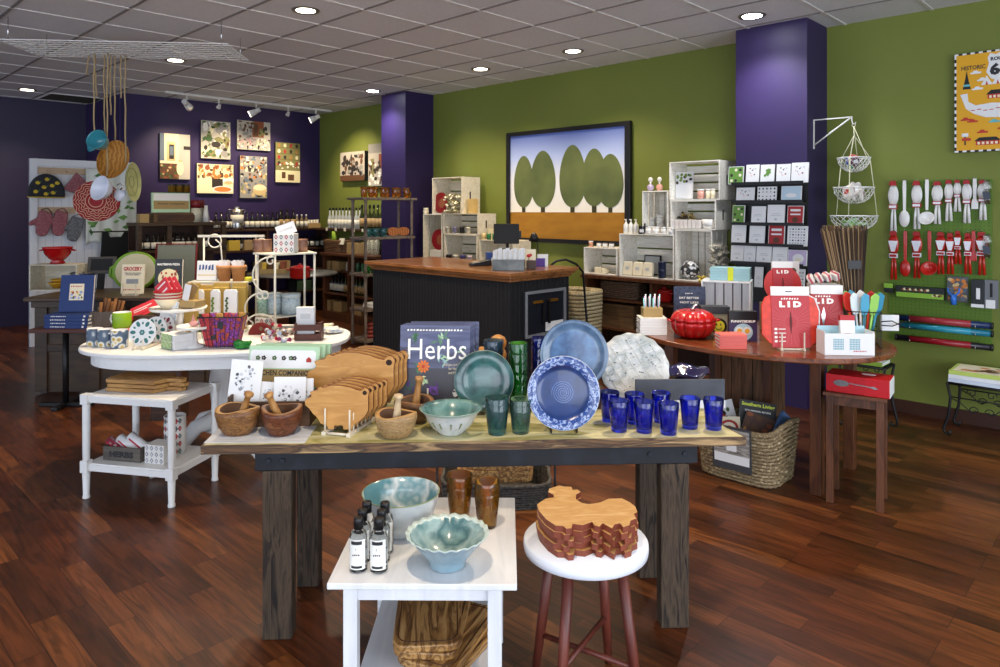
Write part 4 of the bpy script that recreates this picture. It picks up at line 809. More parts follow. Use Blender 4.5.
# ================================================================ white display table in front
SZ = .50
t = T('side_table', 'white painted side table with lower shelf under the front table edge', 'table', (-.217, 2.285, 0), radians(-.6)); mwt = mat('white_wood', '#e3e4e6', .45, kind='wood', col2='#d3d5d8', scale=2, stretch=(8, 1, 1))
P(t, 'tabletop', MB().bx(-.268, .268, -.30, .30, SZ-.018, SZ), mwt, bevel=.003)
for s in (-1, 1):
    P(t, 'apron', MB().bx(-.185, .185, s*.265-.009, s*.265+.009, SZ-.06, SZ-.018), mwt); P(t, 'apron', MB().bx(s*.205-.009, s*.205+.009, -.25, .25, SZ-.06, SZ-.018), mwt)
    for q in (-1, 1): P(t, 'leg', MB().bx(s*.205-.02, s*.205+.02, q*.265-.02, q*.265+.02, 0, SZ-.018), mwt, bevel=.002)
P(t, 'lower_shelf', MB().bx(-.203, .203, -.262, .262, .155, .172), mwt, bevel=.002)
m_soap = mat('clear_liquid', '#e8ecec', .05, trans=1, ior=1.38); m_cap = mat('soap_cap', '#111113', .35)
def soap(px, py, label, rear):
    x, y = W(px, py+4, SZ); t = T('soap_bottle', label, 'bottle', (x, y, SZ+.001), radians(-3), 'clear soap bottles on the white table')
    P(t, 'bottle_body', MB().lathe([(.022, 0), (.026, .004), (.026, .098), (.022, .112), (.012, .118), (.0115, .126)], 20), m_soap)
    P(t, 'cap', MB().lathe([(.0145, .121), (.0145, .15), (.013, .153), (.0005, .153)], 16), m_cap)
    lab = MB(); r = .0266
    def arc(g, z0, z1, rr, m, a0=-2.6, a1=-.54, n=12):
        vs = [(rr*cos(a0+(a1-a0)*i/n), rr*sin(a0+(a1-a0)*i/n), z) for z in (z0, z1) for i in range(n+1)]
        g.add(vs, [(i, i+1, n+2+i, n+1+i) for i in range(n)], m, True)
    arc(lab, .012, .098, r, 0); lb = P(t, 'paper_label', lab, PAPER)
    g = MB(); arc(g, .084, .094, r+.0004, 0, -2.2, -.95); P(t, 'label_stripe', g, INK); g = MB(); arc(g, .016, .023, r+.0004, 0, -2.2, -.95); P(t, 'label_stripe', g, INK)
    squig(t, INK, (0, -r-.0008, .055), .022, .005, 4); squig(t, GREYP, (0, -r-.0008, .072), .006, .009, 1)
for (px, py, l) in ((358.5, 566, 'clear soap bottle, front left of the six'), (379, 566.5, 'clear soap bottle, front right of the six'), (362.5, 556.5, 'clear soap bottle, middle left of the six'), (381.5, 557, 'clear soap bottle, middle right of the six'), (367, 547.5, 'clear soap bottle, rear left of the six'), (385, 548, 'clear soap bottle, rear right of the six')): soap(px, py, l, 0)
m_inT = mat('inner_teal', '#4f7d86', .18, col2=['#c9d0d0', '#6f98a0', '#d9dedc'], scale=4, coat=.7, lo=.42, hi=.58); m_olr = mat('olive_rim', '#7f8a62', .3)
x, y = W(401, 531, SZ)
t = T('large_bowl', 'large white bowl with green rim and teal inside, behind the soap bottles', 'bowl', (x, y, SZ+.001))
P(t, 'bowl_body', MB().lathe([(.0005, 0), (.065, 0), (.068, .008), (.10, .04), (.117, .09), (.125, .126), (.1275, .130), (.124, .130), (.113, .09), (.094, .045), (.05, .02), (.0005, .018)], 44, mf=lambda k, i: 2 if k in (5, 6) else (1 if k > 6 else 0)), [m_whg, m_inT, m_olr])
m_wav = mat('sea_glaze', '#648a8d', .18, col2=['#9fb9b8', '#466d72', '#86a9a7'], scale=10, coat=.8, lo=.3, hi=.7)
x, y = W(447.5, 565, SZ)
t = T('wavy_bowl', 'sea-green glazed bowl with a fluted wavy rim, front right', 'bowl', (x, y, SZ+.001))
fw_ = lambda R, z, a, k: (R*(1+.009*sin(22*a)*(1 if R > .1 else 0)), z+(.0022*sin(22*a+1) if R > .1 else 0))
P(t, 'bowl_body', MB().lathe([(.0005, 0), (.05, 0), (.054, .003), (.05, .012), (.07, .035), (.098, .07), (.115, .091), (.123, .097), (.122, .099), (.110, .091), (.09, .068), (.06, .036), (.0005, .02)], 132, fn=fw_, mf=lambda k, i: 1 if k in (6, 7, 8) else (0 if k > 8 else 2)), [m_wav, mat('rim_pale', '#b9c9c4', .3), mat('bowl_out', '#9fb4b8', .25, col2='#7d98a4', scale=8, coat=.5)])
x, y = W(487, 526, SZ); stack('glass_stack', 'amber glass pair nested, right back corner of the white table', (x, y, SZ+.001), g_amb, .043, 2, .115, .035)
x, y = W(459, 522, SZ); stack('glass_stack', 'amber glass pair nested, left of the corner pair', (x-.0, y+.03, SZ+.001), g_amb, .045, 2, .115, .035)
# olive wood boards on the lower shelf
m_olb = mat('board_stripe', '#8a5f33', .4, kind='wood', col2=['#b78d55', '#5d3a1c', '#a07540', '#c29a62'], scale=3.2, stretch=(9, 1, 9), lo=.3, hi=.72)
def oboard(w, l, th, loc, rz, label, handle=False, group='striped wood boards'):
    t = T('wood_board', label, 'cutting board', loc, rz, group); r = .045; pts = []
    for (cx, cy, a0) in ((w/2-r, l/2-r, 0), (-w/2+r, l/2-r, pi/2), (-w/2+r, -l/2+r, pi), (w/2-r, -l/2+r, 3*pi/2)):
        for k in range(7): a = a0+pi/2*k/6; pts.append((cx+r*cos(a), cy+r*sin(a)))
    P(t, 'board', MB().prism(pts, 0, th, ax='z'), m_olb, bevel=.004)
    g = MB(); g.tube([(a*.86, b*.9, th+.0002) for a, b in pts], .0022, 4, closed=True); P(t, 'juice_groove', g, mat('groove', '#4a2a12', .6)); return t
bz = .173
for i, (dx, dy, rz, w, l, lb) in enumerate(((.115, -.01, -28, .19, .34, 'striped wood board, lowest on the white table lower shelf'), (.09, .0, -22, .2, .36, 'striped wood board angled right, second from the shelf'), (.02, .03, -5, .2, .36, 'striped wood board, third up on the lower shelf'), (-.005, .04, 4, .21, .38, 'striped wood board with juice groove, topmost on the lower shelf'))):
    oboard(w, l, .022, (-.225+dx*.7, 2.24+dy, bz+.0225*i), radians(rz), lb)
# ================================================================ stool with chicken boards
sx, sy = W(585.5, 538, .5)
t = T('round_stool', 'round stool with white seat and four splayed reddish brown legs', 'stool', (sx, sy, 0), radians(8)); m_sl = mat('stool_leg', '#54251d', .4, kind='wood', col2='#6d3528', scale=5, stretch=(5, 5, 1))
P(t, 'seat', MB().lathe([(.0005, .462), (.19, .462), (.197, .467), (.199, .48), (.198, .495), (.194, .50), (.0005, .50)], 56), mat('seat_white', '#e2e6ef', .4))
lp = []
for k, a in enumerate((50, 140, 230, 320)):
    ca, sa = cos(radians(a)), sin(radians(a)); top = (ca*.12, sa*.12, .462); bot = (ca*.185, sa*.185, 0); lp.append((top, bot)); P(t, 'leg', MB().tube([bot, tuple(bot[i]*.6+top[i]*.4 for i in range(3)), top], [.0125, .0165, .0175], 12), m_sl)
def lpt(k, z): a, b = lp[k]; f = z/.462; return tuple(b[i]+(a[i]-b[i])*f for i in range(3))
P(t, 'stretcher', MB().tube([lpt(0, .17), lpt(2, .17)], .009, 8), m_sl); P(t, 'stretcher', MB().tube([lpt(1, .14), lpt(3, .14)], .009, 8), m_sl)
chk = [(635,133),(640,152),(662,178),(690,197),(712,198),(722,206),(738,205),(742,192),(772,196),(800,186),(806,196),(822,200),(832,190),(846,198),(860,206),(868,193),(884,190),(893,202),(912,196),(916,182),(932,176),(926,162),(936,156),(930,140),(915,128),(890,115),(850,116),(822,128),(790,133),(768,128),(752,118),(752,104),(766,96),(756,88),(742,90),(738,80),(716,80),(702,76),(690,80),(672,86),(668,96),(684,104),(686,112),(660,116)]
chk = [W(320+a/2.941, 460+b/2.941, .60) for a, b in chk]
ccx = sum(a for a, b in chk)/len(chk); ccy = sum(b for a, b in chk)/len(chk)
m_ct = mat('cherry_top', '#cda36a', .45, kind='wood', col2=['#bf9152', '#d6af78'], scale=3, stretch=(2, 7, 2)); m_ce = mat('cherry_edge', '#6d2f1e', .5, kind='wood', col2='#83412b', scale=6)
for i in range(5):
    dx, dy = [(.002, -.004), (-.004, .003), (.004, .002), (-.002, -.003), (0, 0)][i]
    g = MB().prism([((a-ccx)*.99, (b-ccy)*.99) for a, b in chk], 0, .0185, 0, 1, ax='z'); g.m[0] = 0
    S('chicken_board', f'hen-shaped thick cutting board, {["lowest on the stool","second up from the stool seat","middle of the pile","second from the top of the pile","topmost of the stool pile"][i]}', 'cutting board', g, [m_ct, m_ce], (sx+dx+.002, sy+dy+.0, .5005+.019*i), radians([1.5, -1, 1, -1.5, 0][i]), 'hen-shaped cutting boards', bevel=.001)
# ================================================================ basket of boards on the floor behind
bx_, by_ = -.02, 3.80
m_sea = mat('seagrass', '#33302c', .85, col2='#57514a', scale=60); m_brd = mat('driftwood', '#6b5136', .6, kind='wood', col2=['#8d7250', '#4a3826'], scale=3, stretch=(1, 9, 9))
basket('low_basket', 'low dark seagrass basket on the floor behind the front table', .56, .36, .12, (bx_, by_, .012), 0, m_sea, 1.02, 10)
t = T('basket_stand', 'thin black iron frame standing round the low seagrass basket', 'stand', (bx_, by_, 0), 0); g = MB()
for s in (-1, 1):
    P(t, 'post', MB().cyl((s*.30, -.2, 0), (s*.30, -.2, .30), .006), BLACK); P(t, 'post', MB().cyl((s*.30, .2, 0), (s*.30, .2, .30), .006), BLACK)
    P(t, 'side_bar', MB().cyl((s*.30, -.2, .006), (s*.30, .2, .006), .005), BLACK)
P(t, 'base_board', MB().bx(-.29, .29, -.19, .19, 0, .011), mat('orange_board', '#9a5a24', .5))
for i in range(3): oboard(.40-.03*i, .22, .03, (bx_-.01+.02*i, by_-.02, .132+.031*i), radians(2-3*i), f'driftwood-toned board, {["lowest","middle","topmost"][i]} on the floor basket', group='boards on the floor basket')
# ================================================================ right side: bookcase on the green wall
m_bk = mat('bookcase_wood', '#482717', .4, kind='wood', col2=['#5f3820', '#3e2110'], scale=2.2, stretch=(7, 7, 1.2)); m_bkd = mat('bookcase_in', '#3a2114', .6)
def room(u, v, z=0): return (*UV(u, v), z)
# local frame of green-wall things: x = -v (to the right in the picture), y = +u (into the wall)
BV0, BV1, BU = 4.27, 2.68, 5.65
t = T('bookcase', 'low cherry wood bookcase against the green wall beneath the whitewashed crates', 'bookcase', room(6.01, (BV0+BV1)/2), RG)
hw = (BV0-BV1)/2; dp = 6.01-BU
P(t, 'top_board', MB().bx(-hw-.03, hw, -dp-.03, 0, .875, .91), m_bk, bevel=.004)
for x in (-hw, -hw+.75, hw-.03): P(t, 'upright', MB().bx(x, x+.03, -dp, -.01, 0, .875), m_bk, bevel=.002)
P(t, 'upright', MB().bx(-hw, -hw+.05, -dp-.012, -dp, 0, .875), m_bk)
for z in (.08, .39, .67): P(t, 'shelf_board', MB().bx(-hw+.03, hw-.03, -dp+.005, -.012, z, z+.022), m_bk)
P(t, 'back_panel', MB().bx(-hw+.03, hw-.03, -.012, -.002, .0, .875), m_bkd)
def bsh(px, z, du=.0): # point on a bookcase shelf at picture column px
    v, _ = onu(px, 300, BU+.16+du); return room(BU+.16+du, v, z)
basket('shelf_basket', 'long dark woven basket on the upper bookcase shelf', .42, .24, .155, bsh(624, .693), RG, mat('rattan_dark', '#3a2a22', .8, col2='#6b5440', scale=70), 1.03, 8)
t = T('wooden_box', 'brown two-plank wooden box on the lower bookcase shelf', 'box', bsh(624, .413), RG); m_wb = mat('brown_box', '#4d3620', .6, kind='wood', col2='#6a4d2e', scale=3, stretch=(1, 8, 8))
P(t, 'plank', MB().bx(-.19, .19, -.13, .13, 0, .11), m_wb, bevel=.003); P(t, 'plank', MB().bx(-.19, .19, -.13, .13, .113, .225), m_wb, bevel=.003)
for k in range(2): box_thing('white_carton', f'small white carton at the bookcase left end, {["lower","upper"][k]} of two', 'carton', .07, .10, .105, (*bsh(601.5, 0)[:2], .413+.107*k), RG, WHITE, 'white cartons in the bookcase', .002)
m_redpot = mat('red_pot', '#a01512', .25, coat=.5)
def pot(name, label, loc, r, h, m, rz=0, cat='pot', group=None, s=1):
    t = T(name, label, cat, loc, rz, group)
    P(t, 'body', MB().lathe([(.0005, 0), (r*.85, 0), (r, h*.15), (r, h*.75), (r*1.02, h*.77)], 24), m)
    P(t, 'lid', MB().lathe([(r*1.03, h*.77), (r*1.0, h*.82), (r*.6, h*.93), (r*.2, h*.95), (r*.14, h*1.0), (r*.2, h*1.06), (.0005, h*1.07)], 24), m)
    for q in (-1, 1): P(t, 'handle', MB().tube([(q*r*.98, -.03, h*.62), (q*r*1.25, -.02, h*.64), (q*r*1.25, .02, h*.64), (q*r*.98, .03, h*.62)], .008), m)
    return t
pot('red_casserole', 'small red lidded pot on the upper bookcase shelf, right part', bsh(664, .693), .075, .13, m_redpot, RG)
pot('red_casserole', 'red lidded pot low in the bookcase, behind the oval table', bsh(676, .413), .10, .15, m_redpot, RG); pot('red_casserole', 'red lidded pot at the bookcase right end, behind the oval table', bsh(712, .413), .10, .15, m_redpot, RG)
tumbler('glass_jar', 'clear glass jar on the upper bookcase shelf beside the small red pot', bsh(655, .693), glassmat('clear_glass', '#eef4f2'), .035, .12, .03)
# crates on the bookcase
CRU = 5.70
def cr(px0, px1, yt, yb, name, label, kind='h', d=.30, mt=None, zf=None, **kw):
    va, zt = onu(px0, yt, CRU); _, zb = onu(px0, yb, CRU); vb, _ = onu(px1, yt, CRU); zb = zf if zf is not None else zb
    f = crate if kind == 'h' else vcrate
    f(name, label, va-vb-.004, zt-zb, d, room(CRU, (va+vb)/2, zb), RG, mt or m_crate, group='whitewashed crates', **kw); return (va, vb, zb, zt)
A_ = cr(583.5, 617, 247, 273, 'wooden_crate', 'smallest whitewashed crate at the bookcase left end', zf=.911)
B_ = cr(619, 674, 233.5, 279, 'wooden_crate', 'whitewashed crate holding three cloth bags', zf=.911)
C_ = cr(642, 668, 191, 233, 'wooden_crate', 'narrow upright crate holding white rolls, above the bag crate', 'v', zf=B_[3]+.002, back=4)
F_ = cr(675, 712, 229.5, 281, 'wooden_crate', 'tall upright crate holding a white ball', 'v', zf=.911, back=5)
E_ = cr(670, 716, 200.5, 229.5, 'wooden_crate', 'crate in the middle of the right stack with white boxes in front', zf=F_[3]+.002)
D_ = cr(669, 720, 162.3, 200, 'wooden_crate', 'topmost crate holding a leaf picture and small jars', zf=E_[3]+.002, back=4)
def cz(px, z, du=.06): v, _ = onu(px, 200, CRU+du); return room(CRU+du, v, z)
b12 = .0125
m_wc = mat('white_ceramic', '#e6e4df', .35); m_gold = mat('gold_foil', '#b89a52', .3, .6, col2='#d8c48a', scale=30); m_navy = mat('navy_tin', '#18233f', .35)
def tinrow(pxs, z, r, h, label, name='white_tin', m=None, du=.06, group=None, lid=None, cat='tin'):
    for i, px in enumerate(pxs):
        t = T(name, f'{label}, {ORD[i]} from the left' if len(pxs) > 1 else label, cat, cz(px, z, du), RG, group or (label if len(pxs) > 1 else None))
        P(t, 'tin_body', MB().lathe([(.0005, 0), (r, 0), (r, h*.82)], 18), m or m_wc); P(t, 'lid', MB().lathe([(r*1.03, h*.82), (r*1.03, h), (.0005, h)], 18), lid or m_wc)
# on / in crate A
t = T('soap_blocks', 'cream soap block lying in the smallest crate', 'soap', cz(601, A_[2]+.0125), RG); P(t, 'block', MB().bx(-.06, .02, -.03, .03, 0, .055), CREAM, bevel=.006); P(t, 'block', MB().bx(.025, .085, -.03, .03, 0, .045), CREAM, bevel=.006)
tinrow([591], A_[3]+.001, .022, .06, 'small bottle with mirror top on the smallest crate', 'lotion_jar', mat('rose_gold', '#c9967e', .3, .5)); tinrow([599, 605, 611.5], A_[3]+.001, .025, .05, 'little white jar on top of the smallest crate', 'lotion_jar', lid=mat('dark_lid', '#3a3434', .4))
# crate B
for i, px in enumerate((628, 638, 648)):
    t = T('cloth_bag', f'cream cloth bag in the wide crate, {ORD[i]} from the left', 'bag', cz(px, B_[2]+.0125, .05), RG, 'cream cloth bags', rx=-.1)
    P(t, 'bag_body', MB().prism([(-.05, 0), (.05, 0), (.055, .06), (.045, .13), (-.045, .13), (-.055, .06)], -.02, .02), CREAM, bevel=.008); P(t, 'print', MB().bx(-.02, .02, -.0215, -.0205, .05, .08), GREYP)
for k in range(2): tt = box_thing('navy_candle', f'navy candle tin in the wide crate, {["lower","upper"][k]} of two', 'candle', .0, .0, .0, (0, 0, 0), 0, m_navy) if False else S('navy_candle', f'round navy candle tin in the wide crate, {["lower","upper"][k]} of two', 'candle', MB().lathe([(.0005, 0), (.035, 0), (.036, .005), (.036, .06), (.037, .062), (.037, .074), (.0005, .074)], 20), m_navy, cz(662, B_[2]+.0125+.0745*k, .03), RG, 'navy candle tins')
S('picture_easel', 'dark framed small picture standing at the back of the wide crate', 'picture', MB().bx(-.09, .09, -.008, .008, 0, .19).bx(-.078, .078, -.0095, -.008, .012, .178, 1), [BLACK, GREYP], cz(652, B_[2]+.0125, .2), RG, rx=-.1)
for i, px in enumerate((626, 631, 636)):
    t = T('pump_bottle', f'white pump bottle on the wide crate, {ORD[i]} from the left', 'bottle', cz(px, B_[3]+.001), RG, 'white pump bottles'); P(t, 'bottle_body', MB().lathe([(.0005, 0), (.024, 0), (.024, .085), (.01, .1), (.01, .11)], 16), m_wc); P(t, 'pump', MB().cyl((0, 0, .11), (0, 0, .13), .005).bx(-.018, .006, -.004, .004, .128, .138), m_wc)
S('black_jar', 'square black jar with white label on the wide crate', 'jar', MB().bx(-.033, .033, -.03, .03, 0, .075).cyl((0, 0, .075), (0, 0, .1), .02).bx(-.024, .024, -.0315, -.03, .015, .045, 1), [BLACK, WHITE], cz(643.5, B_[3]+.001, .03), RG, bevel=.003)
tinrow([649, 656, 664.5, 672], B_[3]+.001, .034, .07, 'flat white tin in front of the narrow crate', 'white_tin', du=-.0+.035)
for c, (px, n) in enumerate(((651, 5), (660, 6))):
    for k in range(n): S('paper_roll', f'white ribbon roll in the narrow crate, {["left","right"][c]} column, {ORD[k]} from the bottom', 'roll', MB().lathe([(.018, 0), (.034, 0), (.034, .028), (.018, .028), (.018, 0)], 18), m_wc, (*cz(px, 0, .16+.02*c)[:2], C_[2]+.0125+.0285*k), RG, 'white ribbon rolls')
for (px, mm, lb) in ((650.5, mat('violet_glass', '#b9a8c8', .1), 'perfume bottle with round stopper and violet tint on the narrow crate'), (659.5, mat('pink_glass', '#d8a090', .1), 'pink perfume bottle with cross stopper on the narrow crate')):
    t = T('perfume_bottle', lb, 'bottle', cz(px, C_[3]+.001), RG); P(t, 'glass_body', MB().sph(0, 0, .032, .034, .026, .032, 14, 10), mm); P(t, 'stopper', MB().cyl((0, 0, .06), (0, 0, .085), .007).sph(0, 0, .105, .024, .01, .024), m_wc)
# crate D
t = T('leaf_picture', 'white print with green and dark leaves standing in the topmost crate', 'picture', cz(684, D_[2]+.0125, .08), RG, rx=-.06)
P(t, 'panel', MB().bx(-.085, .085, -.008, .008, 0, .245), WHITE)
g = MB(); blobs(g, .17, .24, [0, 1, 0, 2], 14, 12, .08, .13, -.45, .45, .1, .45, y=0); g2 = MB(); g2.M = Matrix.Translation((0, -.009, .1225)); g2.add(g.v, g.f, 0); g2.m = g.m; P(t, 'leaf_print', g2, [pal['leaf'], pal['dark'], pal['green']])
tinrow([701], D_[2]+.0125, .03, .085, 'pink glass jar beside the leaf picture', 'lotion_jar', mat('pink_glass')); tinrow([708, 713], D_[2]+.0125, .02, .085, 'cream spray bottle in the topmost crate', 'spray_bottle', CREAM, cat='bottle')
# crate E
for i in range(7): box_thing('white_box', f'narrow white box in the row on the middle crate, {ORD[i]} from the left', 'box', .036, .05, .075, cz(674+4.2*i, E_[2]+.0125, .035), RG, mat('box_pinkish', '#dcd0c8', .6, col2='#e6e3dd', scale=30), 'narrow white boxes in a row', .001)
S('fluted_pot', 'white fluted round pot at the right of the middle crate', 'pot', MB().lathe([(.0005, 0), (.06, 0), (.068, .08), (.06, .08), (.055, .012), (.0005, .012)], 48, fn=lambda R, z, a, k: (R*(1+.02*sin(20*a)), z)), m_wc, cz(710, E_[2]+.0125, .075), RG)
def bowcluster(name, label, loc, n, s, mats, seed, hgt):
    r = random.Random(seed); t = T(name, label, 'gift bow', loc, RG)
    for q, mm in enumerate(mats):
        g = MB()
        for i in range(n):
            x, y, z = r.uniform(-s, s), r.uniform(-s*.6, s*.6), r.uniform(.015, hgt); a = r.uniform(0, 6)
            g.set((x, y, z), r.uniform(-.8, .8), r.uniform(-.8, .8), a); g.bx(-.022, .022, -.012, .012, -.008, .008)
        o = P(t, 'ribbon_curls', g, mm, bevel=.003); o['kind'] = 'stuff'
    return t
bowcluster('bow_heap', 'heap of dark and gold bows at the back of the middle crate', cz(689, E_[2]+.0125, .15), 14, .08, [m_gold, mat('dark_bow', '#4a3a28', .5)], 3, .13)
bowcluster('bow_heap', 'large pile of pale gift bows right of the tall crate', cz(719, .912, -.03), 90, .065, [mat('silver_bow', '#b5ae98', .4, col2='#dcd5c0', scale=30), mat('grey_bow', '#8d887c', .5)], 5, .33)
t = S('white_ball', 'white patterned ball in the tall upright crate', 'ball', MB().sph(0, 0, .085, .085, .085, .085, 22, 14), mat('lace_ball', '#e4e4e4', .5, kind='vor', col2='#2c2e30', scale=38, lo=.45, hi=.6), cz(690, F_[2]+.0125, .09), RG)
bowcluster('yellow_bow', 'small yellow and gold bow at the foot of the tall crate', cz(703, .912, -.03), 8, .03, [mat('yellow_bow', '#c9b13a', .5), m_gold], 9, .06)
# ================================================================ card rack on the near pillar
t = T('card_rack', 'black six-tier greeting card rack on the near purple pillar', 'card rack', room(5.598, 2.34, .80), RG)
P(t, 'back_plate', MB().bx(-.31, .27, -.02, 0, 0, 1.1), BLACK)
rows = [(183.5, 5, .0, 163), (202, 3, .0, 187), (224.5, 4, .0, 205), (245.5, 4, .0, 226), (264.5, 5, .0, 245), (290, 4, 0, 268)]
for (yb, n, s, yt) in rows:
    z = onu(769, yb, 5.5)[1]-.80; P(t, 'tier', MB().bx(-.31, .27, -.10, -.02, z-.008, z).bx(-.31, .27, -.104, -.10, z-.008, z+.016), BLACK)
cmats = [WHITE, mat('c_green', '#5f8a3a', .6), mat('c_grey', '#a9adb0', .6), mat('c_red', '#a32a2c', .6), mat('c_blue', '#b5cbd8', .6), mat('c_black', '#26262a', .6), mat('c_pink', '#d9a7a5', .6), mat('c_lil', '#b9a9c9', .6), mat('c_cream', '#e0d8bc', .6), mat('c_brown', '#5b3426', .6)]
def cardart(kind, seed):
    def f(g, w, h):
        r = random.Random(seed)
        bg = {'red': 3, 'blue': 4, 'lilac': 7, 'green': 1}.get(kind)
        if bg is not None: rect(g, -w*.47, w*.47, -h*.47, h*.47, -.0001, bg)
        if kind == 'dots':
            for i in range(5):
                for j in range(4): ell(g, -w*.4+w*.2*i, -h*.36+h*.24*j, w*.045, w*.05, -.0004, 5, 8)
            rect(g, -w*.25, w*.25, -h*.12, h*.12, -.0008, 0)
        elif kind == 'flower': 
            for i in range(9): poly(g, [(w*(.06*i-.25)+.006*cos(j*1.05+i), h*.1+h*.2*sin(i*1.7)+.006*sin(j*1.05+i)) for j in range(6)], -.0004-.00002*i, [6, 9, 2][i % 3])
        elif kind == 'tree':
            for i in range(14): ell(g, r.uniform(-.18, .18)*w, r.uniform(-.1, .22)*h, w*.09, w*.09, -.0004-.00002*i, 1, 8)
        elif kind == 'plain': rect(g, -w*.22, w*.22, h*.02, h*.045, -.0004, 2); rect(g, -w*.3, w*.3, -h*.06, -h*.04, -.0004, 2); ell(g, 0, -h*.25, w*.08, w*.06, -.0004, 2, 10)
        elif kind == 'red': rect(g, -w*.32, w*.32, h*.2, h*.32, -.0005, 0); rect(g, -w*.32, w*.32, h*.0, h*.08, -.0005, 0); ell(g, 0, -h*.25, w*.2, w*.18, -.0005, 9, 12)
        elif kind == 'blue': ell(g, 0, -h*.1, w*.28, h*.14, -.0005, 0, 14)
        elif kind == 'lilac': ell(g, w*.05, -h*.05, w*.3, h*.3, -.0005, 0, 16); ell(g, w*.05, -h*.2, w*.16, h*.18, -.0008, 8, 12)
        elif kind == 'green':
            for i in range(3): 
                for j in range(3): ell(g, -w*.28+w*.28*i, -h*.3+h*.3*j, w*.1, w*.1, -.0005, [8, 5, 1][(i+j) % 3], 10)
        elif kind == 'grid':
            for i in range(6):
                for j in range(6): rect(g, -w*.4+w*.14*i, -w*.4+w*.14*i+w*.08, -h*.4+h*.14*j, -h*.4+h*.14*j+h*.07, -.0004, [2, 5][(i*j) % 2])
    return f
cid = 0
specs = [(0, [(728, 743, 167, 183, 'green'), (745.5, 758.5, 165, 183, 'flower'), (760, 774, 165, 183, 'tree'), (776, 790, 164.5, 183, 'flower'), (791, 808, 163, 182.5, 'flower')]),
    (1, [(736, 754, 188, 201, 'flower'), (757, 776, 187, 201, 'dots'), (781, 801, 186.5, 201, 'blue')]),
    (2, [(732, 744, 205.5, 222, 'green'), (751, 765, 206.5, 223, 'plain'), (767, 784, 205, 223, 'plain'), (787, 803, 206, 223, 'red')]),
    (3, [(731, 745, 225, 243, 'plain'), (749, 764, 226, 243.5, 'plain'), (768, 784, 225, 244, 'red'), (787, 807, 226, 245, 'grid')]),
    (4, [(730.5, 743, 245, 262, 'plain'), (743.5, 755, 245, 262, 'plain'), (756, 771, 245, 262, 'plain'), (772, 787, 246, 263, 'plain'), (787.5, 806.5, 250, 265, 'lilac')]),
    (5, [(754, 762, 267, 285, 'plain'), (793, 804, 269, 290, 'grid')])]
names = {'green': 'green patterned card', 'flower': 'white card with small flowers', 'tree': 'white card with green motif', 'dots': 'white card with black dots', 'blue': 'pale blue card', 'plain': 'plain white card with faint lines', 'red': 'red card with white lines', 'grid': 'card with grey grid pattern', 'lilac': 'lilac card with white oval'}
for ri, lst in specs:
    yb = rows[ri][0]; z0 = onu(769, yb, 5.5)[1]
    for i, (a, b, yt, y2, kd) in enumerate(lst):
        va, zt = onu(a, yt, 5.52); vb, _ = onu(b, yt, 5.52); hgt = zt-z0-.0
        card('greeting_card', f'{names[kd]} in the card rack tier {ORD[ri]} from top, {ORD[i]} along', 'card', va-vb, max(.09, hgt), room(5.525, (va+vb)/2, z0+.002), RG, cmats, cardart(kd, ri*7+i), tilt=.12, th=.012, group='greeting cards in the black rack')
# ================================================================ bracket and three-tier basket
m_br = mat('white_metal', '#dcdcd6', .4)
bp = (*UV(5.73, 2.078), 2.03); t = T('wall_bracket', 'white triangular metal bracket fixed to the near purple pillar side', 'bracket', bp, RG)
P(t, 'wall_bar', MB().bx(0, .006, -.008, .008, 0, .23), m_br); P(t, 'arm', MB().bx(.0, .285, -.007, .007, .222, .23), m_br); P(t, 'brace', MB().cyl((.004, 0, .03), (.275, 0, .222), .006, n=8), m_br); P(t, 'hook', MB().tube([(.285, 0, .226), (.283, 0, .2), (.29, 0, .175), (.305, 0, .172), (.312, 0, .185)], .004), m_br)
hb = (*UV(5.73, 2.078-.297), 2.204)
t = T('tiered_basket', 'three-tier white wire hanging basket on the wall bracket', 'hanging basket', hb, RG); m_cordw = mat('cream_cord', '#ddd9b8', .7)
zt_ = [-.26, -.485, -.70]; rr_ = [.115, .142, .165]; dh_ = [.11, .125, .12]
P(t, 'top_ring', MB().tube([(.012*cos(a), 0, -.012+.012*sin(a)) for a in [2*pi*i/14 for i in range(14)]], .0025, 5, closed=True), m_cordw)
def rp(i, a): return (rr_[i]*cos(a), rr_[i]*sin(a), zt_[i])
for k in range(3):
    a = radians(-85+120*k); g = MB().tube([(0, 0, -.02), (0.002, 0, -.09), rp(0, a)], .0035); g.tube([rp(0, a), rp(1, a), rp(2, a)], .003); P(t, 'cord', g, m_cordw)
    P(t, 'cord', MB().tube([(0, 0, -.02), rp(0, a+1.05)], .003), m_cordw) if k < 2 else None
for i in range(3):
    g = MB(); R = rr_[i]; n = 20; g.tube([(R*cos(2*pi*k/28), R*sin(2*pi*k/28), zt_[i]) for k in range(28)], .0045, 6, closed=True)
    for s in (1, -1):
        for k in range(n):
            a0 = 2*pi*k/n; g.tube([(R*cos(f)*cos(a0+s*f*.8), R*cos(f)*sin(a0+s*f*.8), zt_[i]-dh_[i]*sin(f)) for f in (0, .35, .7, 1.05, 1.4)], .0018, 4)
    o = P(t, 'wire_basket', g, m_br)
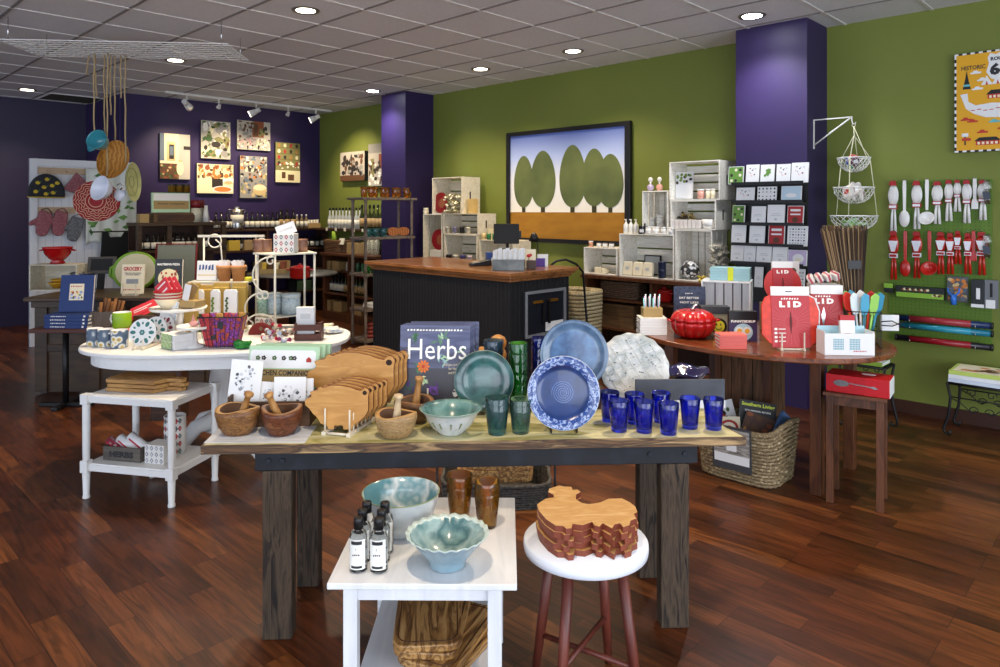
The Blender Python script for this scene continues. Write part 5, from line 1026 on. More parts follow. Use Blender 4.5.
def packets(n, R, base, mats, seed, nm, lab, cat, grp, hz=.06):
    r = random.Random(seed)
    for i in range(n):
        a = 2*pi*i/n+r.uniform(-.2, .2); q = R*(.15+.75*((i % 3)/2))
        m1, m2 = mats[i % len(mats)]
        t = T(nm, f'{lab}, {ORD[i]} counted round the bowl', cat, (base[0]+q*.55*cos(a), base[1]+q*.55*sin(a), base[2]+.012*(i % 4)), r.uniform(-1, 1), grp, rx=r.uniform(-.5, .2))
        P(t, 'packet', MB().box(0, 0, 0, .07, .03, hz, 0, ry=r.uniform(-.6, .6)), m1, bevel=.008); P(t, 'print', MB().box(0, -.017, hz*.3, .035, .002, hz*.4), m2)
pw = mat('pack_white', '#dcd6cf', .5, col2='#c8beb6', scale=20); pr_ = mat('pack_red', '#a5352c', .5)
packets(7, .07, (hb[0], hb[1], hb[2]-.33), [(mat('pk_purple', '#5b2e3f', .5), WHITE), (WHITE, pr_), (mat('pk_blue', '#2d4ba0', .5), pr_), (pr_, WHITE), (mat('pk_green', '#3b8a4a', .5), WHITE)], 1, 'candy_packet', 'small colourful packet in the top tier of the hanging basket', 'packet', 'packets in the top hanging bowl')
packets(9, .11, (hb[0], hb[1], hb[2]-.575), [(pw, pr_), (pw, WHITE), (pw, pr_)], 2, 'cloth_packet', 'white and rust packet in the middle hanging bowl', 'packet', 'white packets in the middle hanging bowl', .09)
packets(6, .12, (hb[0], hb[1], hb[2]-.81), [(mat('leafy', '#6d9a4c', .6), WHITE), (mat('leafy2', '#9bb592', .6), mat('leafy'))], 3, 'green_packet', 'pale green packet in the lowest hanging bowl', 'packet', 'green packets in the lowest hanging bowl', .05)
# ================================================================ oval console table
OZ = .78; oc = (4.215, 1.865)
m_ov = mat('oval_wood', '#5d2f1b', .25, kind='wood', col2=['#7c4527', '#4a2311'], scale=2.2, stretch=(1.2, 6, 6), coat=.3)
t = T('oval_table', 'oval reddish brown wooden table carrying red lids and a pumpkin pot', 'table', room(*oc), RG)
el = [(.755*math.copysign(abs(cos(a))**.93, cos(a)), .585*math.copysign(abs(sin(a))**.93, sin(a))) for a in [2*pi*i/64 for i in range(64)]]
P(t, 'tabletop', MB().prism(el, OZ-.028, OZ, ax='z'), m_ov, bevel=.006)
for (x, y) in ((.44, -.235), (-.43, -.28), (.44, .3), (-.43, .3)): P(t, 'leg', MB().bx(x-.03, x+.03, y-.03, y+.03, 0, OZ-.028), m_bk, bevel=.003)
P(t, 'apron', MB().bx(-.43, .44, -.27, -.25, OZ-.075, OZ-.028), m_bk); P(t, 'apron', MB().bx(-.43, .44, .29, .31, OZ-.1, OZ-.028), m_bk); P(t, 'apron', MB().bx(-.44, -.42, -.26, .3, OZ-.1, OZ-.028), m_bk); P(t, 'apron', MB().bx(.43, .45, -.22, .3, OZ-.1, OZ-.028), m_bk)
m_pl = mat('plank_panel', '#4a3322', .7, kind='wood', col2=['#6b4a30', '#33231a'], scale=2.5, stretch=(9, 9, 1.2))
t2 = T('plank_cabinet', 'dark planked wooden box standing under the oval table', 'cabinet', room(4.30, 1.98), RG)
for k in range(4): P(t2, 'plank', MB().bx(-.16+.07*k, -.16+.07*k+.064, 0, .02, .01, OZ-.085), m_pl, bevel=.002)
P(t2, 'post', MB().bx(.12, .165, -.01, .03, 0, OZ-.084), m_bk); P(t2, 'post', MB().bx(-.2, -.165, -.01, .03, 0, OZ-.084), m_bk); P(t2, 'side_panel', MB().bx(.13, .15, .03, .25, .01, OZ-.09), m_pl); P(t2, 'side_panel', MB().bx(-.2, -.18, .03, .25, .01, OZ-.09), m_pl)
def ot(px, py, dy=0, z=OZ): x, y = W(px, py, OZ); return (x, y+dy, z+.001)
# white books, pens
wx, wy, _ = ot(653, 335, .03)
for k in range(6): flat_book('white_book', f'thin white book in the stack at the oval table left end, {ORD[k]} from the bottom', .165, .13, .017, WHITE, (wx+.002*(k % 2), wy+.02, OZ+.001+.0175*k), RG+.75, 'white books at the oval table end', GREYP)
t = T('pen_box', 'kraft box full of pastel pens on the white books', 'pen box', (wx+.005, wy+.03, OZ+.107), 0)
P(t, 'box_body', MB().bx(-.06, .06, -.04, .04, 0, .055), m_kraft, bevel=.002)
pcs = [mat('pen_'+c, c, .4) for c in ('#7fc9c4', '#c9a5d8', '#dfe6e6', '#4a6a78', '#e0b8c4', '#9ad0d8')]
for k in range(12): P(t, 'pen', MB().cyl((-.05+.009*k, -.02+.02*(k % 3), .02), (-.054+.0098*k, -.02+.02*(k % 3), .115+.01*(k*7 % 3)), .0042, n=7), pcs[k % 6])
# cookbook stack standing
m_eb = mat('navy_book', '#262f48', .5, kind='vor', col2='#38425e', scale=40); cb = room(4.28, 2.36, OZ+.001)
for k in range(3):
    b = T('navy_cookbook', f'navy patterned cookbook behind the pumpkin pot, {["front","middle","rear"][k]} of three', 'book', (cb[0]+.012*k, cb[1]+.03*k, cb[2]), radians(-8), 'navy cookbooks', rx=-.08)
    book_parts(b, .20, .25, .024, m_eb)
    if k == 0:
        text(b, 'EAT BETTER', WINK, (0, -.0135, .18), wd=.13, ht=.014); text(b, 'NOT LESS', WINK, (0, -.0135, .15), wd=.12, ht=.014); squig(b, WINK, (0, -.0135, .21), .05, .007, 4)
        g = MB(); g3 = MB(); blobs(g, .19, .25, [0], 40, 31, .02, .05, -.48, .48, -.48, -.1, y=0); g3.M = Matrix.Translation((0, -.0132, .125)); g3.add(g.v, g.f, 0); P(b, 'leaf_pattern', g3, WINK)
# pumpkin cocotte
px_, py_, _ = ot(694.5, 338.5, .04)
t = T('pumpkin_pot', 'glossy red enamel pumpkin-shaped lidded pot with steel stem knob', 'pot', (px_, py_, OZ+.001)); fp = lambda R, z, a, k: (R*(1-.07*abs(cos(a*5.5))**3 if R > .02 else R), z)
fp = lambda R, z, a, k: (R*(.86+.14*abs(sin(a*5.5))**.55) if R > .02 else R, z)
P(t, 'pot_body', MB().lathe([(.0005, 0), (.07, 0), (.105, .02), (.131, .06), (.136, .085), (.134, .10)], 110, fn=fp), RED); P(t, 'lid', MB().lathe([(.136, .101), (.132, .12), (.112, .148), (.075, .165), (.03, .160), (.0005, .155)], 110, fn=fp), RED)
P(t, 'stem_knob', MB().tube([(0, 0, .155), (.0, 0, .178), (.012, 0, .192), (.03, -.004, .196)], [.016, .009, .009, .007], 8), STEEL); P(t, 'handle', MB().tube([(.128, -.02, .10), (.158, -.012, .105), (.158, .012, .105), (.128, .02, .10)], .007), RED); P(t, 'handle', MB().tube([(-.128, -.02, .10), (-.15, -.012, .105), (-.15, .012, .105), (-.128, .02, .10)], .007), RED)
# white crate with teal books
cc = room(4.52, 2.22, OZ+.001)
vcrate('white_crate', 'clean white upright crate on the oval table, teal books on top', .32, .285, .22, cc, RG+.35, m_crate2, 5)
m_tb = mat('teal_book', '#9cc6d0', .5)
for k in range(5): flat_book('teal_book', f'pale teal paperback in the pile on the white crate, {ORD[k]} from the bottom', .26, .16, .0165, m_tb, (cc[0]+.068, cc[1]+.10, cc[2]+.286+.017*k), RG+.35, 'teal paperbacks on the white crate')
S('belly_band', 'bright yellow paper band round the teal paperbacks', 'paper band', MB().bx(-.018, .018, -.088, -.082, 0, .09), mat('neon', '#d5e02a', .5), (cc[0]+.075, cc[1]+.1, cc[2]+.2862), RG+.35)
# novelty boxes
x, y, _ = ot(719, 337, .1); t = T('novelty_box', 'dark box with yellow smiling face, just right of the pumpkin pot', 'box', (x, y, OZ+.001), radians(-6)); P(t, 'box_body', MB().bx(-.085, .085, -.04, .04, 0, .13), mat('box_olive', '#8f8a72', .6)); P(t, 'box_lid', MB().bx(-.087, .087, -.045, .042, .13, .175), mat('charcoal', '#2a2d30', .5), bevel=.002)
P(t, 'smiling_face', MB().disc(.02, .055, .05, .05, -.041, 0).disc(.02, .055, .036, .036, -.0425, 1).disc(.008, .066, .004, .007, -.044, 0).disc(.032, .066, .004, .007, -.044, 0).tube([(.0, -.045, .048), (.01, -.045, .038), (.02, -.045, .035), (.03, -.045, .038), (.04, -.045, .048)], .002, 5, 0), [BLACK, mat('smile_yellow', '#d6c832', .5)])
x, y, _ = ot(744, 342, .03); t = T('egg_mould_box', 'black and violet box showing an owl-shaped egg mould', 'box', (x, y, OZ+.001), radians(-4)); P(t, 'box_body', MB().bx(-.08, .08, -.02, .02, 0, .175), mat('violet_box', '#3a2a52', .5)); P(t, 'top_band', MB().bx(-.0805, .0805, -.0208, .0205, .115, .176), BLACK)
text(t, 'FUNNYSIDEUP', WINK, (0, -.0216, .118), wd=.14, ht=.014, bold=.05)
g = MB().disc(0, .055, .055, .05, -.0212, 0).disc(-.022, .062, .024, .024, -.0225, 1).disc(.022, .062, .024, .024, -.0225, 1).disc(-.022, .062, .014, .014, -.0238, 2).disc(.022, .062, .014, .014, -.0238, 2); P(t, 'mould_picture', g, [mat('pale_blue', '#a8c8d4', .5), WHITE, mat('yolk', '#e0a52a', .5)])
x, y, _ = ot(733, 349, .035)
for k in range(4):
    flat_book('red_booklet', f'small coral book in the low stack near the oval table edge, {ORD[k]} up', .15, .11, .019, mat('coral', '#cf5e55', .5), (x, y+.01, OZ+.001+.0195*k), radians(-3+k), 'coral booklets on the oval table')
# silicone lids
m_sil = mat('orange_silicone', '#d9371c', .45, kind='vor', col2='#b82a14', scale=30, lo=.1, hi=.9); m_sleeve = mat('red_sleeve', '#b02c34', .5)
def ribs(g, cx, cz, r0, r1, n, y, m, s=.0012, lim=None):
    for k in range(n):
        a = 2*pi*k/n; x0, z0, x1, z1 = cx+r0*cos(a), cz+r0*sin(a), cx+r1*cos(a), cz+r1*sin(a)
        if lim: x1 = max(-lim, min(lim, x1)); 
        dx, dz = -sin(a)*s, cos(a)*s; poly(g, [(x0-dx, z0-dz), (x1-dx, z1-dz), (x1+dx, z1+dz), (x0+dx, z0+dz)], y, m)
x, y, _ = ot(793, 351, .02); t = T('lid_pack', 'octagonal orange-red silicone lid in red card sleeve on an easel, foremost', 'packaged lid', (x, y, OZ+.013), radians(-3), rx=-.1)
oct_ = [(-.155, .07), (-.12, .03), (-.08, .0), (.08, .0), (.12, .02), (.15, .06), (.158, .2), (.13, .275), (.09, .295), (-.09, .295), (-.135, .275), (-.155, .23)]
P(t, 'silicone_lid', MB().prism(oct_, 0, .012), m_sil, bevel=.003); g = MB().bx(-.103, .103, -.004, .0, .003, .30); P(t, 'card_sleeve', g, m_sleeve, bevel=.001); P(t, 'header_card', MB().bx(-.104, .104, -.005, .001, .285, .335), WHITE, bevel=.001)
g = MB(); ribs(g, 0, .14, .03, .12, 32, -.0046, 0, .0009, .1); P(t, 'ray_print', g, mat('ray_pink', '#c2555a', .5)); P(t, 'slot', MB().prism([(-.003, .095), (0, .075), (.003, .095), (.008, .14), (.003, .185), (0, .2), (-.003, .185), (-.008, .14)], -.0052, -.0046), mat('slot_dark', '#5a0f12', .6))
text(t, 'L I D', WINK, (.0, -.0056, .238), wd=.12, ht=.034, bold=.07); squig(t, WINK, (.0, -.0056, .268), .1, .010, 7); P(t, 'hang_slot', MB().bx(-.025, .01, -.0056, -.005, .305, .31), INK)
P(t, 'white_edge', MB().tube([(.10, .001, .288), (.135, .001, .27), (.158, .001, .2), (.15, .001, .07)], .004, 6), WHITE)
g = MB()
for k in range(4): g.bx(-.09, -.075, -.0056, -.005, .03+.022*k, .042+.022*k); g.bx(-.068, -.03, -.0056, -.005, .034+.022*k, .038+.022*k)
P(t, 'feature_marks', g, WINK)
easel('pale easel under the foremost orange-red lid', .12, .10, (x, y-.012, OZ+.001), radians(-3))
x, y, _ = ot(829, 345, .03); t = T('lid_pack', 'rectangular red lid box with silver slot, right of the foremost lid', 'packaged lid', (x, y, OZ+.002), radians(-6), rx=-.04)
P(t, 'box_body', MB().bx(-.088, .088, -.015, .015, 0, .315), mat('lid_red', '#a3101a', .4), bevel=.002); P(t, 'header_card', MB().bx(-.089, .089, -.016, .016, .285, .335), WHITE); text(t, 'L I D', WINK, (-.015, -.0165, .245), wd=.105, ht=.032, bold=.07); squig(t, WINK, (-.02, -.0165, .272), .09, .010, 6)
P(t, 'silver_slot', MB().prism([(-.02, .1), (-.012, .14), (-.01, .17), (-.018, .21), (-.03, .17), (-.03, .14)], -.017, -.0155), CHROME); g = MB(); ribs(g, -.015, .155, .03, .1, 20, -.0156, 0, .0008, .085); P(t, 'ray_print', g, mat('ray_pink'))
bxx = room(4.47, 1.83, OZ+.001); box_thing('brown_carton', 'plain brown carton carrying the round red lid', 'carton', .2, .16, .175, bxx, 0, mat('carton', '#8d7b60', .8), bevel=.002)
t = T('lid_pack', 'round red silicone lid in its sleeve on the brown carton', 'packaged lid', (bxx[0]+.012, bxx[1]-.03, bxx[2]+.177), radians(-5), rx=-.12)
P(t, 'silicone_lid', MB().prism([(.115*cos(2*pi*k/40), .12+.115*sin(2*pi*k/40)) for k in range(40)], 0, .01), mat('red_silicone', '#bd1f18', .4)); P(t, 'card_sleeve', MB().bx(-.062, .062, -.004, 0, .004, .235), m_sleeve); P(t, 'header_card', MB().bx(-.063, .063, -.005, .001, .225, .265), WHITE); text(t, 'L I D', WINK, (.0, -.0056, .2), wd=.075, ht=.022, bold=.07)
g = MB(); ribs(g, 0, .11, .02, .08, 26, -.0046, 0, .0007, .06); P(t, 'ray_print', g, mat('ray_pink')); P(t, 'slot', MB().bx(-.004, .004, -.0052, -.0046, .06, .16), mat('slot_dark'))
easel('pale easel under the round red lid', .11, .09, (bxx[0]+.012, bxx[1]-.045, bxx[2]+.176), radians(-5), d=.05)
t = T('blister_card', 'white blister card with tiny food picture behind the round red lid', 'blister card', (bxx[0]+.06, bxx[1]+.05, bxx[2]+.177), 0, rx=-.05); P(t, 'card_back', MB().bx(-.09, .09, 0, .006, 0, .26), WHITE); P(t, 'food_picture', MB().disc(.045, .2, .025, .02, -.001, 0), pal['brown'])
x, y, _ = ot(829, 344, .06)
for k in range(4): 
    tt = T('sweet_packet', f'white and pink twisted packet lying on the rectangular lid box, {ORD[k]} from the left', 'packet', (x-.07+.045*k, y+.02, OZ+.345+.006*k), .3*k-.4, 'twisted packets', rx=.3); P(tt, 'packet', MB().box(0, 0, 0, .035, .05, .045, 0, ry=-.5), pw, bevel=.006); P(tt, 'stripe', MB().box(0, -.001, .0, .012, .052, .047, 0, ry=-.5), mat('pk_pinkred', '#b3525a', .5))
box_thing('pale_carton', 'tall pale grey carton standing behind the rectangular lid box', 'carton', .17, .07, .335, (x+.02, y+.055, OZ+.001), radians(-6), mat('greycard', '#b5b1a8', .7), bevel=.002)
# display box and its packet
x, y, _ = ot(851, 356, .06); t = T('card_game_box', 'white and pale blue display carton with grid pictures, right end of the oval table', 'display box', (x, y, OZ+.001), radians(-2))
P(t, 'front_panel', MB().bx(-.13, .13, -.05, -.046, 0, .115), WHITE); P(t, 'side_panel', MB().prism([(-.05, 0), (.06, 0), (.06, .135), (-.05, .115)], -.13, -.126) if False else MB().bx(-.13, -.126, -.046, .06, 0, .125), WHITE); P(t, 'side_panel', MB().bx(.126, .13, -.046, .06, 0, .125), WHITE); P(t, 'back_panel', MB().bx(-.126, .126, .056, .06, 0, .14), mat('pale_blue')); P(t, 'inner_tray', MB().bx(-.126, .126, -.046, .056, .09, .094), mat('pale_blue'))
g = MB()
for i in range(7):
    for j in range(5): g.bx(-.085+.008*i, -.0795+.008*i, -.0508, -.05, .03+.012*j, .039+.012*j); g.bx(.0+.008*i, .0055+.008*i, -.0508, -.05, .03+.012*j, .039+.012*j)
P(t, 'grid_pattern', g, mat('grid_teal', '#6fa3ae', .5)); squig(t, mat('red_ink', '#b3121c', .6), (.055, -.0512, .022), .07, .008, 7)
t = T('small_packet_box', 'white box with red top leaning on the display carton', 'box', (x+.0, y-.02, OZ+.096), radians(-6), rx=-.12); P(t, 'box_body', MB().bx(-.037, .037, -.012, .012, 0, .105), WHITE, bevel=.001); P(t, 'red_top', MB().bx(-.0375, .0375, -.0125, .0125, .085, .112), REDP); P(t, 'red_swirl', MB().disc(.0, .012, .028, .006, -.0123, 0), REDP)
# wire basket of kitchen toys
x, y, _ = ot(866, 347, .0); wb = (x, y+.04, OZ+.001)
t = T('wire_bin', 'black square wire bin at the oval table right end', 'wire bin', wb, radians(-20)); g = MB()
for z in (.004, .10, .20): g.tube([(-.085, -.085, z), (.085, -.085, z), (.085, .085, z), (-.085, .085, z)], .003, 5, closed=True)
for k in range(5):
    q = -.085+.0425*k
    for (a, b) in ((q, -.085), (q, .085), (-.085, q), (.085, q)): g.cyl((a, b, .004), (a, b, .20), .0017, n=5, cap=False)
    g.cyl((q, -.085, .004), (q, .085, .004), .0017, n=5, cap=False)
P(t, 'wire_frame', g, BLACK)
tc_ = [('#3f9b2e', 'green'), ('#c42018', 'red'), ('#e4e4e4', 'white'), ('#3c8fb0', 'blue'), ('#7cc04a', 'light green'), ('#d8352a', 'bright red'), ('#dfe8e8', 'pale'), ('#57a7c4', 'sky blue'), ('#9ccf63', 'lime'), ('#2c86a8', 'teal')]
for k, (c, nm) in enumerate(tc_):
    a = 2*pi*k/10; r0 = .035; tt = T('toy_spatula', f'{nm} spatula standing in the black wire bin', 'spatula', (wb[0]+r0*cos(a), wb[1]+r0*sin(a), OZ+.008), a+pi/2, 'coloured spatulas in the wire bin', rx=.0)
    tt.rotation_euler = (.18*sin(a)*-1, .2*cos(a), 0); mm = mat('toy'+c, c, .35)
    P(tt, 'handle', MB().cyl((0, 0, 0), (0, 0, .2), .006, n=8), mm); P(tt, 'blade', MB().prism([(-.014, .18), (.014, .18), (.026, .22), (.024, .29), (.0, .305), (-.022, .28), (-.024, .22)], -.005, .005), mm, bevel=.003)
t = T('hang_card', 'white card with black lines hanging at the wire bin right side', 'card', (wb[0]+.175, wb[1]+.03, OZ+.08), radians(-10)); P(t, 'card_panel', MB().bx(-.05, .045, -.003, .003, .0, .09), WHITE); P(t, 'black_prongs', MB().tube([(-.05, -.006, .05), (.0, -.03, .06), (.07, -.03, .02)], .003).tube([(-.05, -.006, .03), (.0, -.03, .03), (.07, -.03, .06)], .003), BLACK)
# twig brooms
bb = room(4.50, 1.42, OZ+.001); t = T('twig_broom', 'fan-shaped bundle of brown twig brooms wrapped in clear film', 'broom', bb, radians(-5)); r = random.Random(3)
for q, mm in enumerate((mat('twig1', '#4b3828', .8), mat('twig2', '#8a7458', .8), mat('twig3', '#2f241c', .8))):
    g = MB()
    for i in range(110):
        f = r.uniform(-1, 1); b = r.uniform(-.03, .03); g.tube([(f*.045+.01, b*.6, 0), (f*.07, b, .25), (f*.13-.035, b*1.3, .67+r.uniform(-.03, .01))], [.0034, .0034, .0026], 4)
    o = P(t, 'twigs', g, mm); o['kind'] = 'stuff'
P(t, 'black_tag', MB().bx(-.03, .045, -.05, -.047, .42, .47), BLACK); P(t, 'tie', MB().tube([(.055*cos(a)+.005, .03*sin(a), .2) for a in [2*pi*i/16 for i in range(16)]], .004, 5, closed=True), STEEL)
# ================================================================ small table with red box, iron stands
t = T('small_side_table', 'small square dark wooden table with straight legs, red box on top', 'table', (1.91, 3.78, 0), radians(-32.5)); STZ = .585
P(t, 'tabletop', MB().bx(-.15, .15, -.13, .13, STZ-.018, STZ), m_bk, bevel=.002)
for sx_ in (-1, 1):
    P(t, 'apron', MB().bx(-.11, .11, min(sx_*.1, sx_*.112), max(sx_*.1, sx_*.112), STZ-.065, STZ-.018), m_bk); P(t, 'apron', MB().bx(min(sx_*.112, sx_*.124), max(sx_*.112, sx_*.124), -.1, .1, STZ-.065, STZ-.018), m_bk)
    for sy_ in (-1, 1): P(t, 'leg', MB().bx(sx_*.118-.018, sx_*.118+.018, sy_*.105-.018, sy_*.105+.018, 0, STZ-.018), m_bk, bevel=.002)
t = T('red_box', 'long red box with silver spoon picture on the small side table', 'box', (1.91, 3.75, STZ+.001), radians(-36)); P(t, 'box_body', MB().bx(-.15, .15, -.08, .08, 0, .092), mat('box_red', '#b00f1c', .4), bevel=.002); P(t, 'white_end', MB().bx(.1502, .152, -.078, .078, .002, .09), WHITE)
P(t, 'spoon_picture', MB().disc(-.075, .05, .038, .017, -.081, 0).prism([(-.045, .052), (.06, .045), (.08, .038), (.1, .042), (.08, .053), (.06, .050), (-.045, .057)], -.082, -.081), CHROME); P(t, 'white_oval', MB().prism([(.04+.035*cos(2*pi*k/16), .02+.015*sin(2*pi*k/16)) for k in range(16)], .092, .093, ax='z'), WHITE)
m_iron = mat('wrought_iron', '#191a1c', .5, .3)
def scroll(cx, cz, r, s, turns=1.1, y=0, n=16, st=0): return [(cx+s*r*(1-.75*k/n)*cos(st+turns*2*pi*k/n), y, cz+r*(1-.75*k/n)*sin(st+turns*2*pi*k/n)) for k in range(n+1)]
def ironstool(label, loc, rz, w, d, h, s=1):
    t = T('iron_stand', label, 'stand', loc, rz); g = MB()
    P(t, 'top_frame', MB().tube([(-w/2, -d/2, h), (w/2, -d/2, h), (w/2, d/2, h), (-w/2, d/2, h)], .008, 6, closed=True).bx(-w/2, w/2, -d/2, d/2, h-.006, h), m_iron)
    for sx_ in (-1, 1):
        for sy_ in (-1, 1):
            P(t, 'leg', MB().tube([(sx_*w/2, sy_*d/2, h), (sx_*(w/2-.02), sy_*d/2, h*.75), (sx_*(w/2-.01), sy_*d/2, h*.4), (sx_*(w/2+.02), sy_*d/2, h*.12), (sx_*(w/2+.015), sy_*d/2, .02), (sx_*(w/2-.015), sy_*d/2, .012), (sx_*(w/2-.02), sy_*d/2, .04)], .009, 7), m_iron)
    for sy_ in (-1, 1):
        g = MB().tube([(-w/2+.02, sy_*d/2, h*.75), (w/2-.02, sy_*d/2, h*.75)], .005)
        for q in (-1, 1): g.tube(scroll(q*w*.14, h*.87, .03, q, y=sy_*d/2), .0035, 5).tube([(q*(w/2-.02), sy_*d/2, h*.73), (q*w*.3, sy_*d/2, h*.66), (q*w*.16, sy_*d/2, h*.52)]+scroll(q*w*.12, h*.55, .03, -q, y=sy_*d/2), .0035, 5)
        P(t, 'scroll_work', g, m_iron)
    return t
iw_ = room(5.78, .95); ironstool('black wrought-iron stand with scrollwork under picture books, far right', iw_, RG, .40, .30, .36)
cols = [('#c8d4e4', '#8fa0c0'), ('#dfe4ea', '#8a94a8'), ('#b8cc66', '#6f9a32')]
for k in range(3):
    b = flat_book('picture_book', f'large flat picture book on the iron stand, {["lowest","middle","top with food photo cover"][k]}', .42, .30, .026, mat('pb'+cols[k][0], cols[k][0], .5), (*room(5.77, .93)[:2], .373+.027*k), RG+.02*(k-1), 'picture books on the iron stand')
    if k == 2:
        g = MB(); g.bx(-.19, .19, -.135, .135, .0262, .0266, 0); r = random.Random(2)
        for i in range(16): cx, cy = r.uniform(-.13, .13), r.uniform(-.08, .08); g.prism([(cx+.035*cos(j), cy+.02*sin(j)) for j in range(6)], .0267+.0001*i, .0268+.0001*i, 1+i % 2, ax='z')
        P(b, 'cover_print', g, [CREAM, pal['orange'], pal['brown']])
iw2 = (2.62, 5.05, 0); ironstool('black wrought-iron stand half hidden behind the small side table', iw2, RG, .30, .22, .45)
for k in range(2): flat_book('green_album', f'green and white album on the hidden iron stand, {["lower","upper"][k]} one', .26, .2, .03, [mat('gal', '#7fa03c', .5), WHITE][k], (2.62, 5.05, .46+.031*k), RG, 'albums on the hidden iron stand')
# ================================================================ wicker basket of magazines
m_wick = mat('wicker', '#95825f', .75, col2=['#6f5c42', '#bda983'], scale=50, lo=.3, hi=.7, bump=.5)
wkc = (1.455, 4.165); basket('wicker_basket', 'large grey-brown wicker basket of magazines on the floor by the front table', .44, .34, .30, (*wkc, .001), RG, m_wick, 1.14, 16, weave=.016, wav=lambda a: .05*abs(cos(a))**4)
def mag(label, dx, dy, z, w, h, m, rz, rx, ry, art=None, mats=None, name='magazine'):
    cx, cy = wkc; t = T(name, label, 'magazine', (cx+dx*cos(RG)-dy*sin(RG), cy+dx*sin(RG)+dy*cos(RG), z), rz, None); t.rotation_euler = (rx, ry, rz)
    P(t, 'pages', MB().bx(-w/2, w/2, 0, .008, 0, h), WHITE); P(t, 'cover', MB().bx(-w/2, w/2, -.001, 0, 0, h), m)
    if art: g = MB(); art(g, w, h); g2 = MB(); g2.M = Matrix.Translation((0, -.0014, h/2)); g2.add(g.v, g.f, 0); g2.m = g.m; P(t, 'cover_print', g2, mats)
    return t
m1 = mag('black magazine with yellow masthead standing in the wicker basket', .03, .05, .14, .21, .27, BLACK, radians(-12), -.35, .12, lambda g, w, h: blobs(g, w, h, [0, 1, 2], 14, 3, .08, .16, -.4, .4, -.45, .1), [pal['brown'], pal['rust'], pal['cream']])
text(m1, 'Southern Living', mat('mast_yellow', '#d8e034', .5), (0, -.002, .245), wd=.19, ht=.028, bold=.03); text(m1, '2016 ANNUAL RECIPES', WINK, (0, -.002, .212), wd=.15, ht=.01)
mag('white magazine with flower cluster leaning left in the wicker basket', -.13, .03, .15, .17, .24, WHITE, radians(-25), -.45, -.35, lambda g, w, h: blobs(g, w, h, [0, 1, 2, 3], 22, 6, .05, .12, -.4, .3, -.2, .3), [pal['green'], pal['red'], pal['pink'], pal['dark']])
mag('brown magazine with dark food picture in the wicker basket front', .04, -.05, .12, .17, .25, mat('mag_brown', '#4a2c1e', .5), radians(-20), -.5, .3, lambda g, w, h: blobs(g, w, h, [0, 1, 2], 20, 8, .08, .18), [pal['brown'], pal['rust'], pal['tan']])
mag('small booklet with round red plate picture in the wicker basket', -.07, -.07, .16, .13, .17, CREAM, radians(-22), -.5, -.1, lambda g, w, h: (ell(g, 0, .02, w*.42, w*.36, -.0002, 0), ell(g, 0, .02, w*.3, w*.25, -.0006, 1), ell(g, 0, .02, w*.14, w*.1, -.001, 2)), [pal['red'], pal['white'], pal['orange']])
b = T('blue_book', 'blue hardback book leaning at the wicker basket right side', 'book', (wkc[0]+.13, wkc[1]-.10, .17), radians(20)); b.rotation_euler = (-.3, .75, radians(15)); book_parts(b, .13, .22, .022, mat('book_blue', '#4a6a9a', .5))
pc = (wkc[0]-.19*CU[0]*1.0, wkc[1]-.19*CU[1]); pc = (pc[0]-.035, pc[1]+.03)
t = T('sign_sheet', 'grey printed sign sheet fixed on the wicker basket front', 'sign', (pc[0]+.03, pc[1]-.05, .075), RG, rx=-.0); t.rotation_euler = (.06, 0, RG+.02)
P(t, 'sheet', MB().bx(-.115, .115, -.004, 0, 0, .25), mat('sheet_dark', '#3e4044', .4)); P(t, 'print', MB().bx(-.105, .105, -.005, -.004, .08, .235), mat('sheet_print', '#7a7672', .6, kind='wood', col2=['#a8a29a', '#4c4642'], scale=6, stretch=(1, 1, 6))); P(t, 'white_panel', MB().bx(-.103, .103, -.0056, -.005, .04, .09), WHITE); P(t, 'white_tag', MB().bx(-.03, .03, -.0056, -.005, .11, .17), WHITE); text(t, 'Provider', WINK, (.02, -.006, .205), wd=.12, ht=.02)
# ================================================================ sales counter
KZ = 1.07; m_kt = mat('counter_wood', '#7d4f2a', .28, kind='wood', col2=['#966238', '#68401f'], scale=2, stretch=(6, 1, 6), coat=.3); m_kb = mat('bead_board', '#101114', .55)
kc = room(4.31, 4.57); kw, kl = .84, 1.88     # u extent, v extent
t = T('sales_counter', 'black beadboard sales counter with a moulded brown wood top', 'counter', kc, GA)
P(t, 'countertop', MB().bx(-kw/2, kw/2, -kl/2, kl/2, KZ-.028, KZ), m_kt, bevel=.005); P(t, 'top_moulding', MB().bx(-kw/2+.02, kw/2-.02, -kl/2+.02, kl/2-.02, KZ-.05, KZ-.028).bx(-kw/2+.04, kw/2-.04, -kl/2+.04, kl/2-.04, KZ-.075, KZ-.05), m_kt, bevel=.006)
P(t, 'body', MB().bx(-kw/2+.06, kw/2-.06, -kl/2+.06, kl/2-.06, 0, KZ-.075), m_kb)
g = MB(); n = 44
for k in range(n): y = -kl/2+.07+(kl-.14)*k/(n-1); g.cyl((-kw/2+.06, y, .09), (-kw/2+.06, y, KZ-.08), .0035, n=6, cap=False)
for k in range(16): x = -kw/2+.07+(kw-.14)*k/15; g.cyl((x, -kl/2+.06, .09), (x, -kl/2+.06, KZ-.08), .0035, n=6, cap=False)
P(t, 'beading', g, m_kb); P(t, 'plinth', MB().bx(-kw/2+.045, kw/2-.045, -kl/2+.045, kl/2-.045, 0, .09), m_kb)
